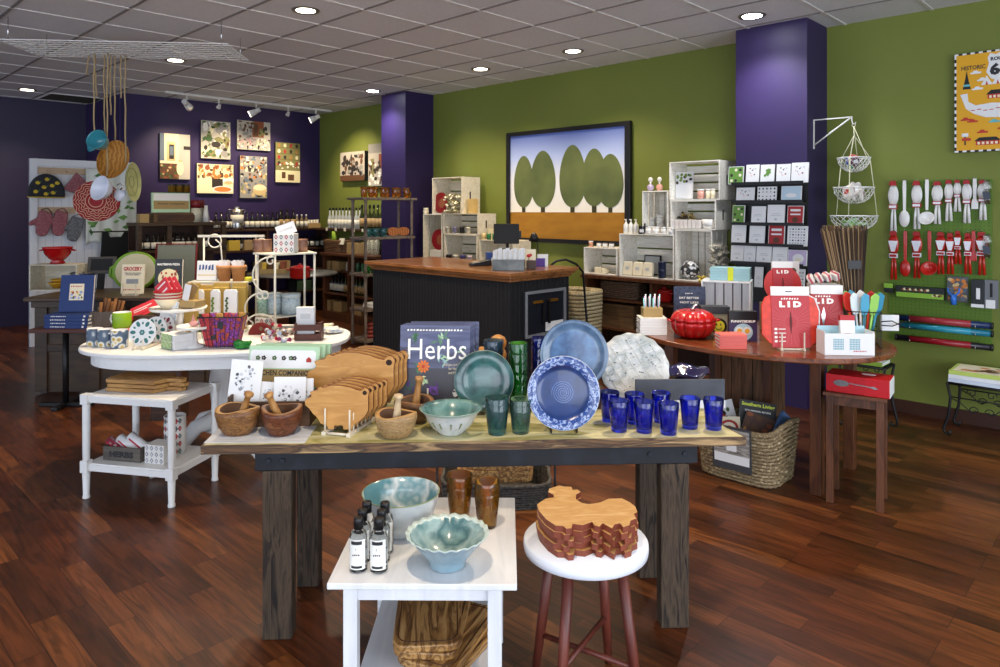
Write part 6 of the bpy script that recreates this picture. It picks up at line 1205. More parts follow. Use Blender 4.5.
# framed tool board on the counter's end
ua, zt = onv(524.4, 292, 3.68); ub, zt2 = onv(564.5, 284.7, 3.68); _, zb = onv(525.6, 338.5, 3.68)
t = T('tool_board', 'silver framed black board with gold clips on the counter end', 'frame', room((ua+ub)/2, 3.688, zb), RP); fw2, fh2 = ub-ua, zt-zb
m_sil2 = mat('silver_frame', '#8d9094', .4, .4)
P(t, 'backing', MB().bx(-fw2/2, fw2/2, -.012, 0, 0, fh2), mat('navy_black', '#12161f', .4)); P(t, 'frame', MB().bx(-fw2/2, fw2/2, -.026, -.012, 0, .022).bx(-fw2/2, fw2/2, -.026, -.012, fh2-.022, fh2).bx(-fw2/2, -fw2/2+.022, -.026, -.012, .022, fh2-.022).bx(fw2/2-.022, fw2/2, -.026, -.012, .022, fh2-.022), m_sil2, bevel=.002)
for s in (-1, 1): P(t, 'gold_clip', MB().bx(-.005+s*.09-.06, -.005+s*.09+.06, -.03, -.012, fh2*.72, fh2*.78), mat('brass', '#b07a2a', .3, .8), bevel=.003)
for s in (-1, 1): P(t, 'hanging_strap', MB().bx(s*.035-.012, s*.035+.012, -.03, -.02, fh2*.25, fh2*.78), BLACK)
P(t, 'white_paper', MB().bx(.0, fw2/2-.03, -.018, -.012, .03, .10), WHITE)
def kt(px, py, dy=0): x, y = W(px, py, KZ); return (x, y+dy, KZ+.001)
# things on the counter
x, y, _ = kt(509, 271, .06); t = T('card_tin', 'grey metal tin full of white cards at the counter front corner', 'tin', (x, y, KZ+.001), radians(-8)); m_zinc = mat('zinc', '#5a5f60', .5, .4, col2='#7b8080', scale=12)
P(t, 'tin_body', MB().bx(-.125, .125, -.055, .055, 0, .085), m_zinc, bevel=.003)
for k in range(12): o = card('business_card', f'white card standing in the counter tin, {ORD[k]} from the left', 'card', .035, .10+.008*(k % 3), (x-.11+.02*k, y+.0+.012*(k % 2), KZ+.06), radians(35), [WHITE, INK], th=.006, group='white cards in the counter tin')
x, y, _ = kt(531.5, 269.5, .04); box_thing('wooden_cup', 'small brown wooden box beside the card tin', 'box', .075, .07, .07, (x, y, KZ+.001), radians(-8), m_dark, bevel=.003)
t = T('red_flower', 'tiny red flower standing in the brown wooden box', 'flower', (x-.02, y, KZ+.072), 0); P(t, 'stem', MB().cyl((0, 0, -.03), (0, 0, .03), .003), pal['green']); P(t, 'blossom', MB().sph(0, 0, .035, .018, .012, .014).sph(.014, 0, .042, .012, .01, .012), REDP)
t = T('notice_card', 'upright cream card in a holder behind the red flower', 'card', (x-.005, y+.08, KZ+.001), radians(-5), rx=-.05); P(t, 'card_panel', MB().bx(-.045, .045, -.003, .003, 0, .155), CREAM); P(t, 'foot', MB().bx(-.045, .045, -.02, .02, 0, .006), WHITE)
x, y, _ = kt(541, 267, .03); t = T('purple_card_holder', 'purple and white card holder at the counter right end', 'card holder', (x, y, KZ+.001), radians(-8), rx=-.12); P(t, 'holder', MB().bx(-.04, .035, -.006, .0, 0, .07), mat('purple_card', '#4a2f86', .5)); P(t, 'white_card', MB().bx(-.03, .06, .001, .005, 0, .105), WHITE)
x, y, _ = kt(480, 266, .02); t = T('card_terminal', 'dark card payment terminal lying on the counter', 'card terminal', (x, y, KZ+.001), radians(25)); P(t, 'case', MB().prism([(-.09, 0), (.09, 0), (.09, .05), (.05, .045), (-.09, .02)], -.04, .04), mat('terminal', '#22262e', .4), bevel=.004); P(t, 'keys', MB().bx(-.07, .02, -.03, .03, .032, .034), GREYP)
x, y, _ = kt(489, 264, .05); box_thing('blue_box', 'blue box standing left of the white card tray', 'box', .05, .1, .10, (x, y, KZ+.001), radians(10), mat('blue_box', '#2b4a8a', .5), bevel=.002)
x, y, _ = kt(497, 266, .09); t = T('paper_scroller', 'curved white receipt holder between blue box and tin', 'paper holder', (x, y, KZ+.001), radians(-10)); P(t, 'paper_curl', MB().prism([(-.05, 0), (-.045, .06), (-.02, .09), (.03, .10), (.06, .095), (.06, .085), (.03, .088), (-.015, .078), (-.035, .055), (-.04, 0)], -.03, .03), WHITE)
mx_, my_, mz_ = D(507, 228.5, 6.0); t = T('till_screen', 'black tablet till screen on a stand, its dark face forward', 'till screen', (mx_, my_, KZ+.001), radians(-12))
P(t, 'screen', MB().bx(-.115, .105, -.012, .006, .19, .36), mat('screen_black', '#040405', .6), bevel=.006); P(t, 'stand', MB().cyl((0, .01, .01), (0, .012, .22), .014), BLACK); P(t, 'base', MB().bx(-.07, .07, -.06, .06, 0, .012), BLACK, bevel=.003); P(t, 'reader', MB().bx(.106, .122, -.01, .01, .24, .30), BLACK)
t = T('white_printer', 'cream receipt printer under the till screen', 'printer', (mx_+.03, my_-.10, KZ+.001), radians(-10)); P(t, 'case', MB().bx(-.075, .075, -.06, .06, 0, .14), CREAM, bevel=.006); P(t, 'slot', MB().bx(-.05, .0, -.0615, -.06, .10, .11), INK)
# back cabinet with crates of gifts behind the counter
box_thing('back_cabinet', 'low white cabinet behind the counter carrying gift crates', 'cabinet', 2.1, .36, .90, room(5.84, 5.85), RG, m_crate2, bevel=.003)
CRU2 = 5.66
def cr2(px0, px1, yt, yb, label, kind='h', zf=None, mt=None, **kw):
    va, zt = onu(px0, yt, CRU2); _, zb = onu(px0, yb, CRU2); vb, _ = onu(px1, yt, CRU2); zb = zf if zf is not None else zb
    (crate if kind == 'h' else vcrate)('wooden_crate', label, va-vb-.004, zt-zb, .3, room(CRU2, (va+vb)/2, zb), RG, mt or m_crw, group='whitewashed gift crates', **kw); return (va, vb, zb, zt)
m_crw = mat('warm_whitewash', '#cfc5ad', .7, kind='wood', col2=['#e0d8c4', '#a89c84'], scale=2.5, stretch=(1, 9, 9), lo=.4, hi=.75)
a_ = cr2(423, 442, 214, 262, 'tall upright gift crate farthest left behind the counter', 'v', zf=.901); b_ = cr2(432, 462, 178, 212, 'top left gift crate holding a round red tray', zf=a_[3]+.002)
d_ = cr2(444, 477, 234, 262, 'lower gift crate with candle jars behind the counter', zf=.901); c_ = cr2(443, 478, 213.5, 231, 'middle gift crate with candles behind the counter', zf=d_[3]+.002); e_ = cr2(479, 513, 239.5, 262, 'low gift crate behind the till screen', zf=.901)
def g2(px, z, du=.06): v, _ = onu(px, 200, CRU2+du); return room(CRU2+du, v, z)
for (px, z, lb) in ((440, b_[2]+.012, 'round red tray standing in the top left gift crate'), (438, a_[2]+.16, 'lower round red tray in the tall gift crate')):
    t = T('red_tray', lb, 'tray', g2(px, z, .04), RG, rx=-.05); P(t, 'tray_disc', MB().prism([(.125*cos(2*pi*k/32), .126+.125*sin(2*pi*k/32)) for k in range(32)], 0, .012), mat('tray_red', '#7d0f18', .4), bevel=.003); P(t, 'brown_centre', MB().disc(.03, .12, .06, .06, -.001, 0), pal['rust'])
P(T('crate_riser', 'small cream block under the lower red tray', 'block', g2(438, a_[2]+.0125, .05), RG), 'block', MB().bx(-.1, .1, -.04, .05, 0, .145), m_crw)
bowcluster('bow_heap', 'sprawling cream ribbon bow spilling from the top gift crate', g2(453, a_[3]+.06 if False else c_[3]+.002, .02), 34, .10, [mat('cream_bow', '#cfc6a6', .5, col2='#e6dfc6', scale=30), mat('olive_bow', '#8a8358', .5)], 21, .22)
for k, (px, z, w_, h_) in enumerate(((465, c_[3]+.002, .085, .085), (473, c_[3]+.002, .085, .085), (465, c_[3]+.088, .085, .085), (473, c_[3]+.088, .085, .085))):
    box_thing('gift_carton', f'cream gift carton on the middle crate, {["lower left","lower right","upper left","upper right"][k]}', 'carton', w_, .08, h_, g2(px, z, .08), RG, [mat('carton_cream', '#d8cba6', .6), mat('carton_tan', '#c9a866', .6)][k % 2], 'cream gift cartons', .002)
for k, px in enumerate((448, 455, 462, 468)): tinrow([1], 0, .01, .01, '') if False else S('candle_jar', f'candle jar in the middle gift crate, {ORD[k]} from the left', 'candle', MB().lathe([(.0005, 0), (.028, 0), (.028, .06), (.03, .062), (.03, .075), (.0005, .075)], 16), [mat('cj0', '#cfc7b0', .4), mat('cj1', '#8a86a0', .4), mat('cj2', '#2b2a2c', .4)][k % 3], g2(px, c_[2]+.0125, .03), RG, 'candle jars in the middle gift crate')
for k, px in enumerate((449, 456, 463, 470)): S('candle_jar', f'candle jar in the lower gift crate, {ORD[k]} from the left', 'candle', MB().lathe([(.0005, 0), (.033, 0), (.033, .085), (.035, .087), (.035, .10), (.0005, .10)], 16), [mat('cj2'), mat('cj0'), mat('cj3', '#4a3f78', .4), mat('cj4', '#cdb8b8', .4)][k % 4], g2(px, d_[2]+.0125, .03), RG, 'candle jars in the lower gift crate')
for k, px in enumerate((484, 489, 494.5)): S('green_candle', f'candle jar on the low gift crate, {ORD[k]} from the left', 'candle', MB().lathe([(.0005, 0), (.025, 0), (.025, .07), (.0005, .07)], 16), [mat('cj5', '#c9b27a', .4), mat('cj6', '#1f6a38', .3), mat('cj6')][k], g2(px, e_[3]+.001, .04), RG, 'candle jars on the low gift crate')
for k, px in enumerate((484, 492)): box_thing('gift_box', f'pale gift box behind the green candles, {["left","right"][k]} one', 'box', .08, .06, .12, g2(px, e_[3]+.001, .15), RG, mat('carton_cream'), 'pale gift boxes', .002)
S('white_lamp', 'small white table lamp glowing by the till', 'lamp', MB().lathe([(.0005, 0), (.04, 0), (.012, .01), (.01, .10), (.0005, .10)], 16).lathe([(.065, .10), (.03, .17)], 20), CREAM, g2(500, e_[3]+.001, .12), RG)
for k in range(3): S('glass_candle_jar', f'pale jar on the tall left gift crate, {ORD[k]} along', 'jar', MB().lathe([(.0005, 0), (.03, 0), (.036, .03), (.03, .06), (.032, .062), (.032, .075), (.0005, .075)], 16), [CREAM, mat('jar_grey', '#a29c8c', .3), mat('cj4')][k], g2(426+5*k, a_[3]+.001, .05) if k == 0 else g2(446+10*k, c_[3]+.001, .2), RG)
t = T('desk_lamp', 'small black bent desk lamp behind the counter', 'lamp', (*D(534, 240, 6.6)[:2], .90), radians(-20)); lz = D(534, 238, 6.6)[2]-.90; P(t, 'stem', MB().tube([(.05, 0, 0), (.05, 0, .12), (.035, 0, lz-.05), (0, 0, lz+.02)], .006), BLACK); P(t, 'shade', MB().lathe([(.012, .05), (.03, .03), (.05, -.03), (.046, -.03), (.02, .03)], 18, c=(0, 0, lz+.0)), BLACK)
box_thing('lamp_shelf', 'narrow low cabinet under the black desk lamp', 'cabinet', .4, .3, .898, (D(534, 240, 6.6)[0]+.03, 6.62, .001), RG, m_bk, bevel=.003)
P(T('black_cable', 'thick black cable arching off the counter back to the floor', 'cable', (0, 0, 0)), 'cable', MB().tube([D(548, 268, 6.3), D(556, 261, 6.35), D(566, 259.5, 6.4), D(576, 264, 6.45), D(583, 272, 6.5), (.80, 6.5, .5), (.78, 6.5, .01)], .011, 8), BLACK)
basket('tall_hamper', 'pale tall wicker hamper on the floor between counter and bookcase', .34, .34, .78, room(5.40, 4.17), RG, mat('pale_wicker', '#a39068', .8, col2='#c2b28c', scale=50), 1.12, 22)
# ================================================================ grey plant stand with glasses
m_gs = mat('grey_wood', '#5b4f47', .7, kind='wood', col2=['#796b60', '#453b35'], scale=4, stretch=(6, 6, 1.5))
gs = room(5.04, 6.76); GW, GD = .70, .28; GSZ = [.07, .42, .82, 1.235, 1.69]
t = T('tiered_stand', 'tall grey weathered wooden stand of four shelves with turned posts', 'shelf stand', gs, GA)
for z in GSZ: P(t, 'shelf_board', MB().bx(-GW/2-(.04 if z > 1.6 else .01), GW/2+(.04 if z > 1.6 else .01), -GD/2-.02, GD/2+.02, z-.028, z), m_gs, bevel=.003)
for sx_ in (-1, 1):
    for sy_ in (-1, 1):
        g = MB()
        for a, b in [(0, .07)]+list(zip(GSZ[:-1], GSZ[1:])):
            b2 = b-.028; h = b2-a
            if h > .1: g.lathe([(.016, 0), (.021, .02), (.014, .05), (.017, .06), (.017, h-.06), (.014, h-.05), (.022, h-.012), (.022, h)], 10, c=(sx_*GW/2*.95, sy_*GD/2*.9, a))
            else: g.cyl((sx_*GW/2*.95, sy_*GD/2*.9, a), (sx_*GW/2*.95, sy_*GD/2*.9, max(b2, a+.02)), .018)
        P(t, 'post', g, m_gs)
def gl(lx, ly, z): x = gs[0]+lx*cos(GA)-ly*sin(GA); y = gs[1]+lx*sin(GA)+ly*cos(GA); return (x, y, z+.001)
k = 0; proto = None
for lx in [-.30+.085*i for i in range(8)]:
    for ly in (-.05,):
        lb = f'amber tumbler on top of the grey stand, {ORD[k]} from the left'; k += 1
        if proto is None: proto = tumbler('amber_tumbler', lb, gl(lx, ly, 1.69), g_amb, .042, .12, .034, 'amber tumblers on the grey stand')
        else: dup(proto, gl(lx, ly+(.03 if k % 2 else -.02), 1.69), label=lb)
S('amber_candle', 'round amber glass globe at the right end of the grey stand top', 'candle holder', MB().sph(0, 0, .045, .045, .045, .045), g_amb, gl(.35, -.03, 1.69))
proto = None
for k, lx in enumerate((-.28, -.17, -.06)):
    lb = f'teal glass tumbler on the second shelf of the grey stand, {ORD[k]} from the left'
    if proto is None: proto = tumbler('teal_tumbler', lb, gl(lx, -.09, 1.235), g_teal, .048, .10, .042, 'teal tumblers on the grey stand')
    else: dup(proto, gl(lx, -.09, 1.235), label=lb)
for k, lx in enumerate((.09, .24)):
    t = T('bark_bowl', f'reddish oval wood slice board on the grey stand, {["left","right"][k]} one', 'board', gl(lx, -.08, 1.235), GA, 'oval wood slices'); P(t, 'slice', MB().prism([(.085*cos(2*pi*i/24), .055+.05*sin(2*pi*i/24)) for i in range(24)], -.015, .015), mat('log_slice', '#8a4a28', .5, kind='rings', col2='#b87a48', scale=12))
for k, lx in enumerate((-.28, -.17, -.06)): tumbler('green_tumbler', f'dark green tumbler on the third shelf of the grey stand, {ORD[k]} from the left', gl(lx, -.07, .82), g_grn, .045, .10, .04, 'green tumblers on the grey stand')
t = T('folded_cloth', 'folded white cloth on the lower shelf of the grey stand', 'cloth', gl(-.05, -.04, .42), GA); P(t, 'fold', MB().bx(-.2, .2, -.1, .1, 0, .03), WHITE, bevel=.012); P(t, 'fold', MB().bx(-.19, .17, -.09, .1, .031, .055), WHITE, bevel=.012)
t = T('red_tin', 'stack of red ringed tins on the lowest board of the grey stand', 'tin', gl(-.18, -.0, .07), GA); 
for k in range(4): P(t, 'tin_ring', MB().lathe([(.0005, .045*k), (.07, .045*k), (.07, .045*k+.04), (.0005, .045*k+.041)], 18), mat('tin_red', '#8a2f24', .5))
# ================================================================ bottles
g_dark = mat('dark_bottle', '#15120f', .12, coat=.6); g_olive = mat('olive_bottle', '#2c3414', .12, coat=.6); g_clearb = mat('clear_bottle', '#a9ada6', .15); m_lab = mat('bottle_label', '#d9d4c2', .6); m_lab2 = mat('tan_label', '#a98a5a', .6)
def brow(proto_args, n, p0, dp, label, group, jit=0, extra=None):
    pr = None
    for k in range(n):
        loc = (p0[0]+dp[0]*k, p0[1]+dp[1]*k, p0[2]); lb = f'{label}, {ORD[k]} from the left'
        if pr is None: pr = bottle('oil_bottle', lb, loc, *proto_args, group=group, rz=RP)
        else: dup(pr, loc, label=lb)
# shelves on the purple wall
def wshelf(u0, u1, z, label, d=.30): return S('wall_shelf', label, 'shelf', MB().bx(u0, u1, V1-d, V1-.001, z-.03, z), m_dark, (0, 0, 0), GA, 'dark shelves on the purple wall', bevel=.003)
for z, n_ in ((1.275, 'top dark shelf of bottles on the purple wall'), (.98, 'second dark shelf on the purple wall'), (.66, 'third dark shelf on the purple wall'), (.34, 'lowest dark shelf on the purple wall')): wshelf(4.0, 5.98, z, n_)
for u in (4.0, 4.98, 5.95): S('shelf_upright', {4.0: 'left', 4.98: 'middle', 5.95: 'right'}[u]+' dark upright carrying the purple wall shelves', 'upright', MB().bx(u, u+.03, V1-.30, V1-.001, 0, 1.24), m_dark, (0, 0, 0), GA)
wv = V1-.2
def onsh(px, z, v=wv): u, _ = onv(px, 230, v); return room(u, v, z+.001)
du = (CU[0]*.078, CU[1]*.078)
brow((g_dark, BLACK, m_lab, .032, .24, .42), 5, onsh(216, 1.275), du, 'white-tagged dark bottle left of the steel fusti', 'oil bottles left of the fusti')
brow((g_dark, BLACK, m_lab, .032, .24, .42), 8, onsh(247, 1.275), du, 'white-tagged dark bottle right of the steel fusti', 'oil bottles right of the fusti')
brow((g_dark, BLACK, m_lab2, .038, .28, .4), 3, onsh(281, 1.275), (CU[0]*.1, CU[1]*.1), 'taller tan-labelled bottle on the top purple wall shelf', 'tall bottles on the top shelf')
brow((mat('amber_b', '#6a5a3a', .3), WHITE, m_lab, .03, .2, .35), 3, onsh(297, 1.275), du, 'cream-labelled bottle near the top shelf right end', 'cream bottles on the top shelf')
t = T('bottle_carton', 'wooden carton of little bottles at the top shelf right end', 'carton', onsh(313, 1.275), RP); P(t, 'carton_body', MB().bx(-.1, .1, -.05, .05, 0, .07), m_lab2); [P(t, 'small_bottle', MB().cyl((-.075+.05*k, 0, .02), (-.075+.05*k, 0, .12), .018), m_lab) for k in range(4)]
t = T('steel_fusti', 'stainless steel oil canister with side handles on the top shelf', 'canister', onsh(237, 1.275), RP)
P(t, 'canister_body', MB().lathe([(.0005, 0), (.085, 0), (.088, .02), (.088, .24), (.07, .27), (.045, .28), (.045, .30), (.05, .31), (.0005, .31)], 24), STEEL); P(t, 'paper_label', MB().lathe([(.0886, .09), (.0886, .2)], 24), m_lab)
for s in (-1, 1): P(t, 'handle', MB().tube([(s*.06, 0, .27), (s*.12, 0, .28), (s*.12, 0, .25), (s*.09, 0, .22)], .006), STEEL)
P(t, 'tap', MB().cyl((0, -.08, .04), (0, -.13, .04), .01), STEEL)
for (z, a0, n) in ((.98, 222, 8), (.98, 296, 6), (.66, 220, 5)): brow((g_dark, BLACK, m_lab, .03, .2, .42), n, onsh(a0, z), (CU[0]*.09, CU[1]*.09), f'pale-tagged bottle, {"second" if z > .9 else "third"} purple wall shelf {"right" if a0 > 290 else "left"} run', f'bottles on the wall shelf at {a0}'[:28])
for k, (px, z, m, w_) in enumerate(((232, .981, mat('yellow_box', '#c9a73a', .6), .16), (246, .981, m_lab2, .12), (262, .661, m_kraft, .2), (282, .661, m_lab2, .18), (300, .341, mat('green_cloth', '#31452a', .8), .3), (240, .341, m_kraft, .25))):
    box_thing('shelf_carton', ['yellow carton on the second purple wall shelf', 'tan carton beside the yellow one', 'kraft carton on the third purple wall shelf', 'tan carton on the third purple wall shelf', 'dark green bundle on the lowest wall shelf, right', 'kraft carton on the lowest wall shelf, left'][k], 'carton', w_, .16, .14, (*onsh(px, 0, wv-.0)[:2], z), RP, m, bevel=.004)
# far bookcase of wine on the green wall
t = T('wine_cabinet', 'cherry wood cabinet of bottles in the far corner on the green wall', 'cabinet', room(5.76, 8.17), RG); fwd = 1.28
P(t, 'top_board', MB().bx(-fwd/2-.03, fwd/2, -.28, .25, .905, .94), m_bk, bevel=.004)
for x in (-fwd/2, -.02, fwd/2-.04): P(t, 'upright', MB().bx(x, x+.04, -.25, .24, 0, .905), m_bk)
for z in (.12, .38, .70): P(t, 'shelf_board', MB().bx(-fwd/2+.04, fwd/2-.04, -.24, .24, z-.02, z), m_bk)
P(t, 'plinth', MB().bx(-fwd/2, fwd/2, -.24, -.2, 0, .1), m_bk); P(t, 'back_panel', MB().bx(-fwd/2, fwd/2, .24, .25, 0, .9), m_bkd)
def fc(px, z, u=5.62): v, _ = onu(px, 260, u); return room(u, v, z+.001)
dvv = (-CV[0]*.085, -CV[1]*.085)
brow((g_dark, BLACK, m_lab, .033, .26, .42), 7, fc(329, .38), dvv, 'white-tagged dark bottle in the far cabinet', 'tagged bottles in the far cabinet'); brow((g_olive, mat('red_cap', '#8a2a20', .4), m_lab2, .034, .26, .42), 6, fc(346, .38), dvv, 'tan-labelled dark bottle in the far cabinet', 'tan labelled bottles in the far cabinet')
for k, px in enumerate((330, 339)): box_thing('sauce_carton', f'tan labelled carton on the far cabinet upper shelf, {ORD[k]} from the left', 'carton', .17, .12, .12, fc(px, .70), RG, m_lab2, 'tan cartons upper shelf', .003)
for k, px in enumerate((330, 341, 360)): box_thing('sauce_carton', f'tan labelled carton on the far cabinet bottom shelf, {ORD[k]} from the left', 'carton', .2, .12, .14, fc(px, .12), RG, m_lab2, 'tan cartons bottom shelf', .003)
for k in range(4): S('spice_jar', f'small pale jar on the far cabinet upper shelf, {ORD[k]} from the left', 'jar', MB().lathe([(.0005, 0), (.03, 0), (.03, .09), (.025, .1), (.025, .12), (.0005, .12)], 12), [m_lab, mat('green_jar', '#3f6a4a', .3)][k > 1], fc([348, 352, 358, 363][k], .70), RG, 'small jars in the far cabinet')
basket('gift_basket', 'brown wicker gift basket with cream card on the far cabinet', .42, .26, .17, fc(339, .94, 5.72), RG, mat('rattan_mid', '#5a3c24', .8, col2='#7d5a38', scale=60), 1.05, 7)
S('cream_card', 'cream folded card propped on the wicker gift basket', 'card', MB().bx(-.06, .06, -.003, .003, 0, .09), CREAM, (*fc(341, 0, 5.60)[:2], 1.06), RG, rx=-.25)
t = T('bottle_crate', 'wooden crate of bottles with cream card on the far cabinet', 'crate', fc(358, .94, 5.7), RG); P(t, 'crate_body', MB().bx(-.13, .13, -.1, .1, 0, .15), m_lab2, bevel=.003); [P(t, 'bottle_neck', MB().cyl((-.08+.055*k, -.03, .12), (-.08+.055*k, -.03, .24), .02), g_dark) for k in range(4)]
for k in range(3): bottle('patterned_bottle', f'tall speckled bottle on the far cabinet by the purple pillar, {ORD[k]} along', fc(368+4.5*k, .94, 5.72), mat('speckled', '#3a3a34', .3, kind='vor', col2='#cfc7a8', scale=60, lo=.2, hi=.5), BLACK, None, .04, .26, .3, 'speckled bottles')
S('wall_shelf', 'dark shelf of oil bottles on the far green wall', 'shelf', MB().bx(U1-.30, U1-.001, 7.52, 9.68, 1.245, 1.275), m_dark, (0, 0, 0), GA, bevel=.003)
def fs(px, z=1.275, u=5.86): v, _ = onu(px, 220, u); return room(u, v, z+.001)
brow((g_clearb, BLACK, m_lab, .033, .30, .45), 10, fs(330), dvv, 'pale black-capped bottle on the far green wall shelf', 'pale bottles on the green wall shelf')
brow((g_olive, BLACK, m_lab2, .036, .34, .42), 6, fs(362), (dvv[0]*1.1, dvv[1]*1.1), 'tall dark oil bottle on the far green wall shelf', 'tall dark bottles on the green wall shelf')
for k in range(5): box_thing('price_tag', f'cream price tag on the edge of the green wall shelf, {ORD[k]} from the left', 'price tag', .05, .004, .045, room(5.725, onu(327+9*k, 230, 5.73)[0], 1.24), RG, CREAM, 'cream price tags', .001)
t = T('green_ribbon', 'bright green ribbon bundle hanging below the green wall shelf', 'ribbon', (*fs(333, 0, 5.73)[:2], 1.23), RG); P(t, 'streamer', MB().tube([(0, 0, 0), (.02, 0, -.08), (-.01, 0, -.16), (.01, 0, -.24)], [.02, .03, .025, .01], 6), mat('lime', '#8aa82a', .6)); P(t, 'streamer', MB().tube([(.03, 0, 0), (.05, 0, -.1), (.04, 0, -.2)], [.015, .025, .008], 6), mat('lime'))
# steel round display in the middle distance
rt = room(4.35, 7.6); t = T('round_table', 'round grey metal table in the middle distance with a red pot', 'table', rt); P(t, 'tabletop', MB().lathe([(.0005, .78), (.52, .78), (.52, .80), (.0005, .80)], 36), mat('grey_metal', '#77726a', .4, .5)); P(t, 'pedestal', MB().cyl((0, 0, 0), (0, 0, .78), .05), BLACK); P(t, 'foot', MB().lathe([(.0005, 0), (.25, 0), (.25, .02), (.06, .04)], 24), BLACK)
pot('red_casserole', 'round red lidded pot on the grey metal table in the distance', (*D(300, 266, 7.7)[:2], .802), .11, .15, m_redpot, 0)
t = T('pastry_box', 'kraft tray of yellow and brown packets on the grey metal table', 'tray', (rt[0]-.2, rt[1]-.05, .802)); P(t, 'tray_body', MB().bx(-.15, .15, -.1, .1, 0, .05), m_kraft); [P(t, 'packet', MB().bx(-.13+.07*k, -.08+.07*k, -.06, .06, .02, .12+.02*(k % 2)), [mat('yellow_box'), pal['brown'], pal['cream'], pal['rust']][k], bevel=.006) for k in range(4)]
# ================================================================ white display panel on the left
t = T('beadboard_display', 'tall white beadboard display panel holding mitts and a tea cosy', 'display panel', room(2.605, 9.37, 0), RP); m_pan = mat('panel_white', '#d9dadd', .5); PWD = 1.07
P(t, 'board', MB().bx(-PWD/2, PWD/2, 0, .03, 0.02, 2.10), m_pan)
P(t, 'frame', MB().bx(-PWD/2, -PWD/2+.07, -.03, .03, 0, 2.13).bx(PWD/2-.07, PWD/2, -.03, .03, 0, 2.13).bx(-PWD/2+.07, PWD/2-.07, -.03, .03, 2.05, 2.13), m_pan, bevel=.003)
g = MB(); [g.bx(-.46+.08*k, -.457+.08*k, -.001, .0, .05, 2.05) for k in range(12)]; P(t, 'board_grooves', g, mat('groove_grey', '#a8aab0', .6))
m_rail = mat('pale_rail', '#b79c7c', .6, kind='wood', col2='#c7ae90', scale=3, stretch=(1, 8, 8))
def pl(px, py, v=9.33): u, z = onv(px, py, v); return (u-2.605, z)
for (x0, x1, y0, y1) in ((38, 100, 167, 175.5), (38, 76, 207, 214)):
    a, z1 = pl(x0, y0); b, z0 = pl(x1, y1); P(t, 'hook_rail', MB().bx(a, b, -.02, .0, z0, z1), m_rail, bevel=.002); [P(t, 'peg', MB().cyl((a+(b-a)*f, -.02, (z0+z1)/2), (a+(b-a)*f, -.06, (z0+z1)/2+.01), .009), m_rail) for f in (.15, .45, .85)]
def onp(px, py, out=.05): u, z = onv(px, py, 9.34-out); return room(u, 9.34-out, z)
pv = 8.3/F
def cushion_prism(t, name, pts, th, m, **kw): return P(t, name, MB().prism(pts, -th/2, th/2), m, bevel=th*.4, **kw)
t = T('tea_cosy', 'dark half-round tea cosy printed with yellow lemons on the top rail', 'tea cosy', onp(46.5, 197, .06), RP); r_ = .185
cushion_prism(t, 'cosy_body', [(r_*cos(pi*k/16), .03+.235*sin(pi*k/16)) for k in range(17)]+[(-r_, 0), (r_, 0)], .05, mat('cosy_dark', '#25282e', .8)); P(t, 'yellow_piping', MB().tube([(-r_, 0, 0), (0, -.01, -.004), (r_, 0, 0)], .008), mat('lemon', '#c9ac1e', .6))
for k, (a, b) in enumerate(((-.11, .06), (-.03, .11), (.06, .05), (.0, .2), (-.09, .16), (.10, .16), (-.01, .035), (.05, .13))): P(t, 'lemon_print', MB().disc(a, b, .024, .02, -.0255, 0, 12).disc(a+.025, b+.012, .018, .008, -.027, 1, 8), [mat('lemon'), pal['green']])
m_mit = mat('mitt_pink', '#a06a6e', .85, kind='vor', col2='#8a5058', scale=45, lo=.1, hi=.6); m_mitg = mat('mitt_grey', '#7e8084', .85, kind='vor', col2='#5e6064', scale=45, lo=.1, hi=.6)
mitt = [(-.05, 0), (.055, -.01), (.07, -.08), (.075, -.17), (.06, -.235), (.02, -.255), (-.03, -.235), (-.045, -.17), (-.06, -.15), (-.10, -.175), (-.115, -.155), (-.10, -.125), (-.06, -.085), (-.055, -.05)]
for (px, m, lb, tw) in ((46, m_mit, 'pink quilted oven mitt with dark cuff edge, left of the pair', .25), (62, m_mit, 'pink quilted oven mitt without dark edge, right of the pair', .25), (78, m_mitg, 'grey quilted oven mitt hanging right of the pink pair', .3)):
    t = T('oven_mitt', lb, 'oven mitt', onp(px, 211 if px < 70 else 217, .06), RP, 'quilted oven mitts'); t.rotation_euler = (0, tw, RP)
    cushion_prism(t, 'mitt_body', [(a*1.15, b*1.15) for a, b in mitt][::-1], .045, m); P(t, 'cuff_loop', MB().tube([(-.055, -.02, 0), (0, -.03, .035), (.06, -.02, -.01)], .006), BLACK if px == 46 else m)
t = T('pot_holder', 'pink pointed pot holder hanging on the top rail', 'pot holder', onp(76.5, 172, .06), RP); cushion_prism(t, 'quilt', [(0, .0), (.12, -.13), (.10, -.26), (-.02, -.25), (-.14, -.2), (-.10, -.15)], .03, m_mit)
m_twl = mat('leaf_towel', '#d5d8cf', .8)
t = T('leaf_towel', 'white tea towel with big green leaves on the panel right side', 'tea towel', onp(113, 245, .05), RP)
g = MB(); vs = []; nx, nz = 24, 10
for j in range(nz+1):
    for i in range(nx+1): f = i/nx; vs.append((-.30+.56*f, .012*sin(f*22)-.02, .92*j/nz*(1-.0*f)+(.05*sin(f*9) if j == 0 else 0)))
g.add(vs, [(j*(nx+1)+i, j*(nx+1)+i+1, (j+1)*(nx+1)+i+1, (j+1)*(nx+1)+i) for j in range(nz) for i in range(nx)], 0, True); o = P(t, 'cloth', g, m_twl); q = o.modifiers.new('thick', 'SOLIDIFY'); q.thickness = .004
r = random.Random(8); g = MB()
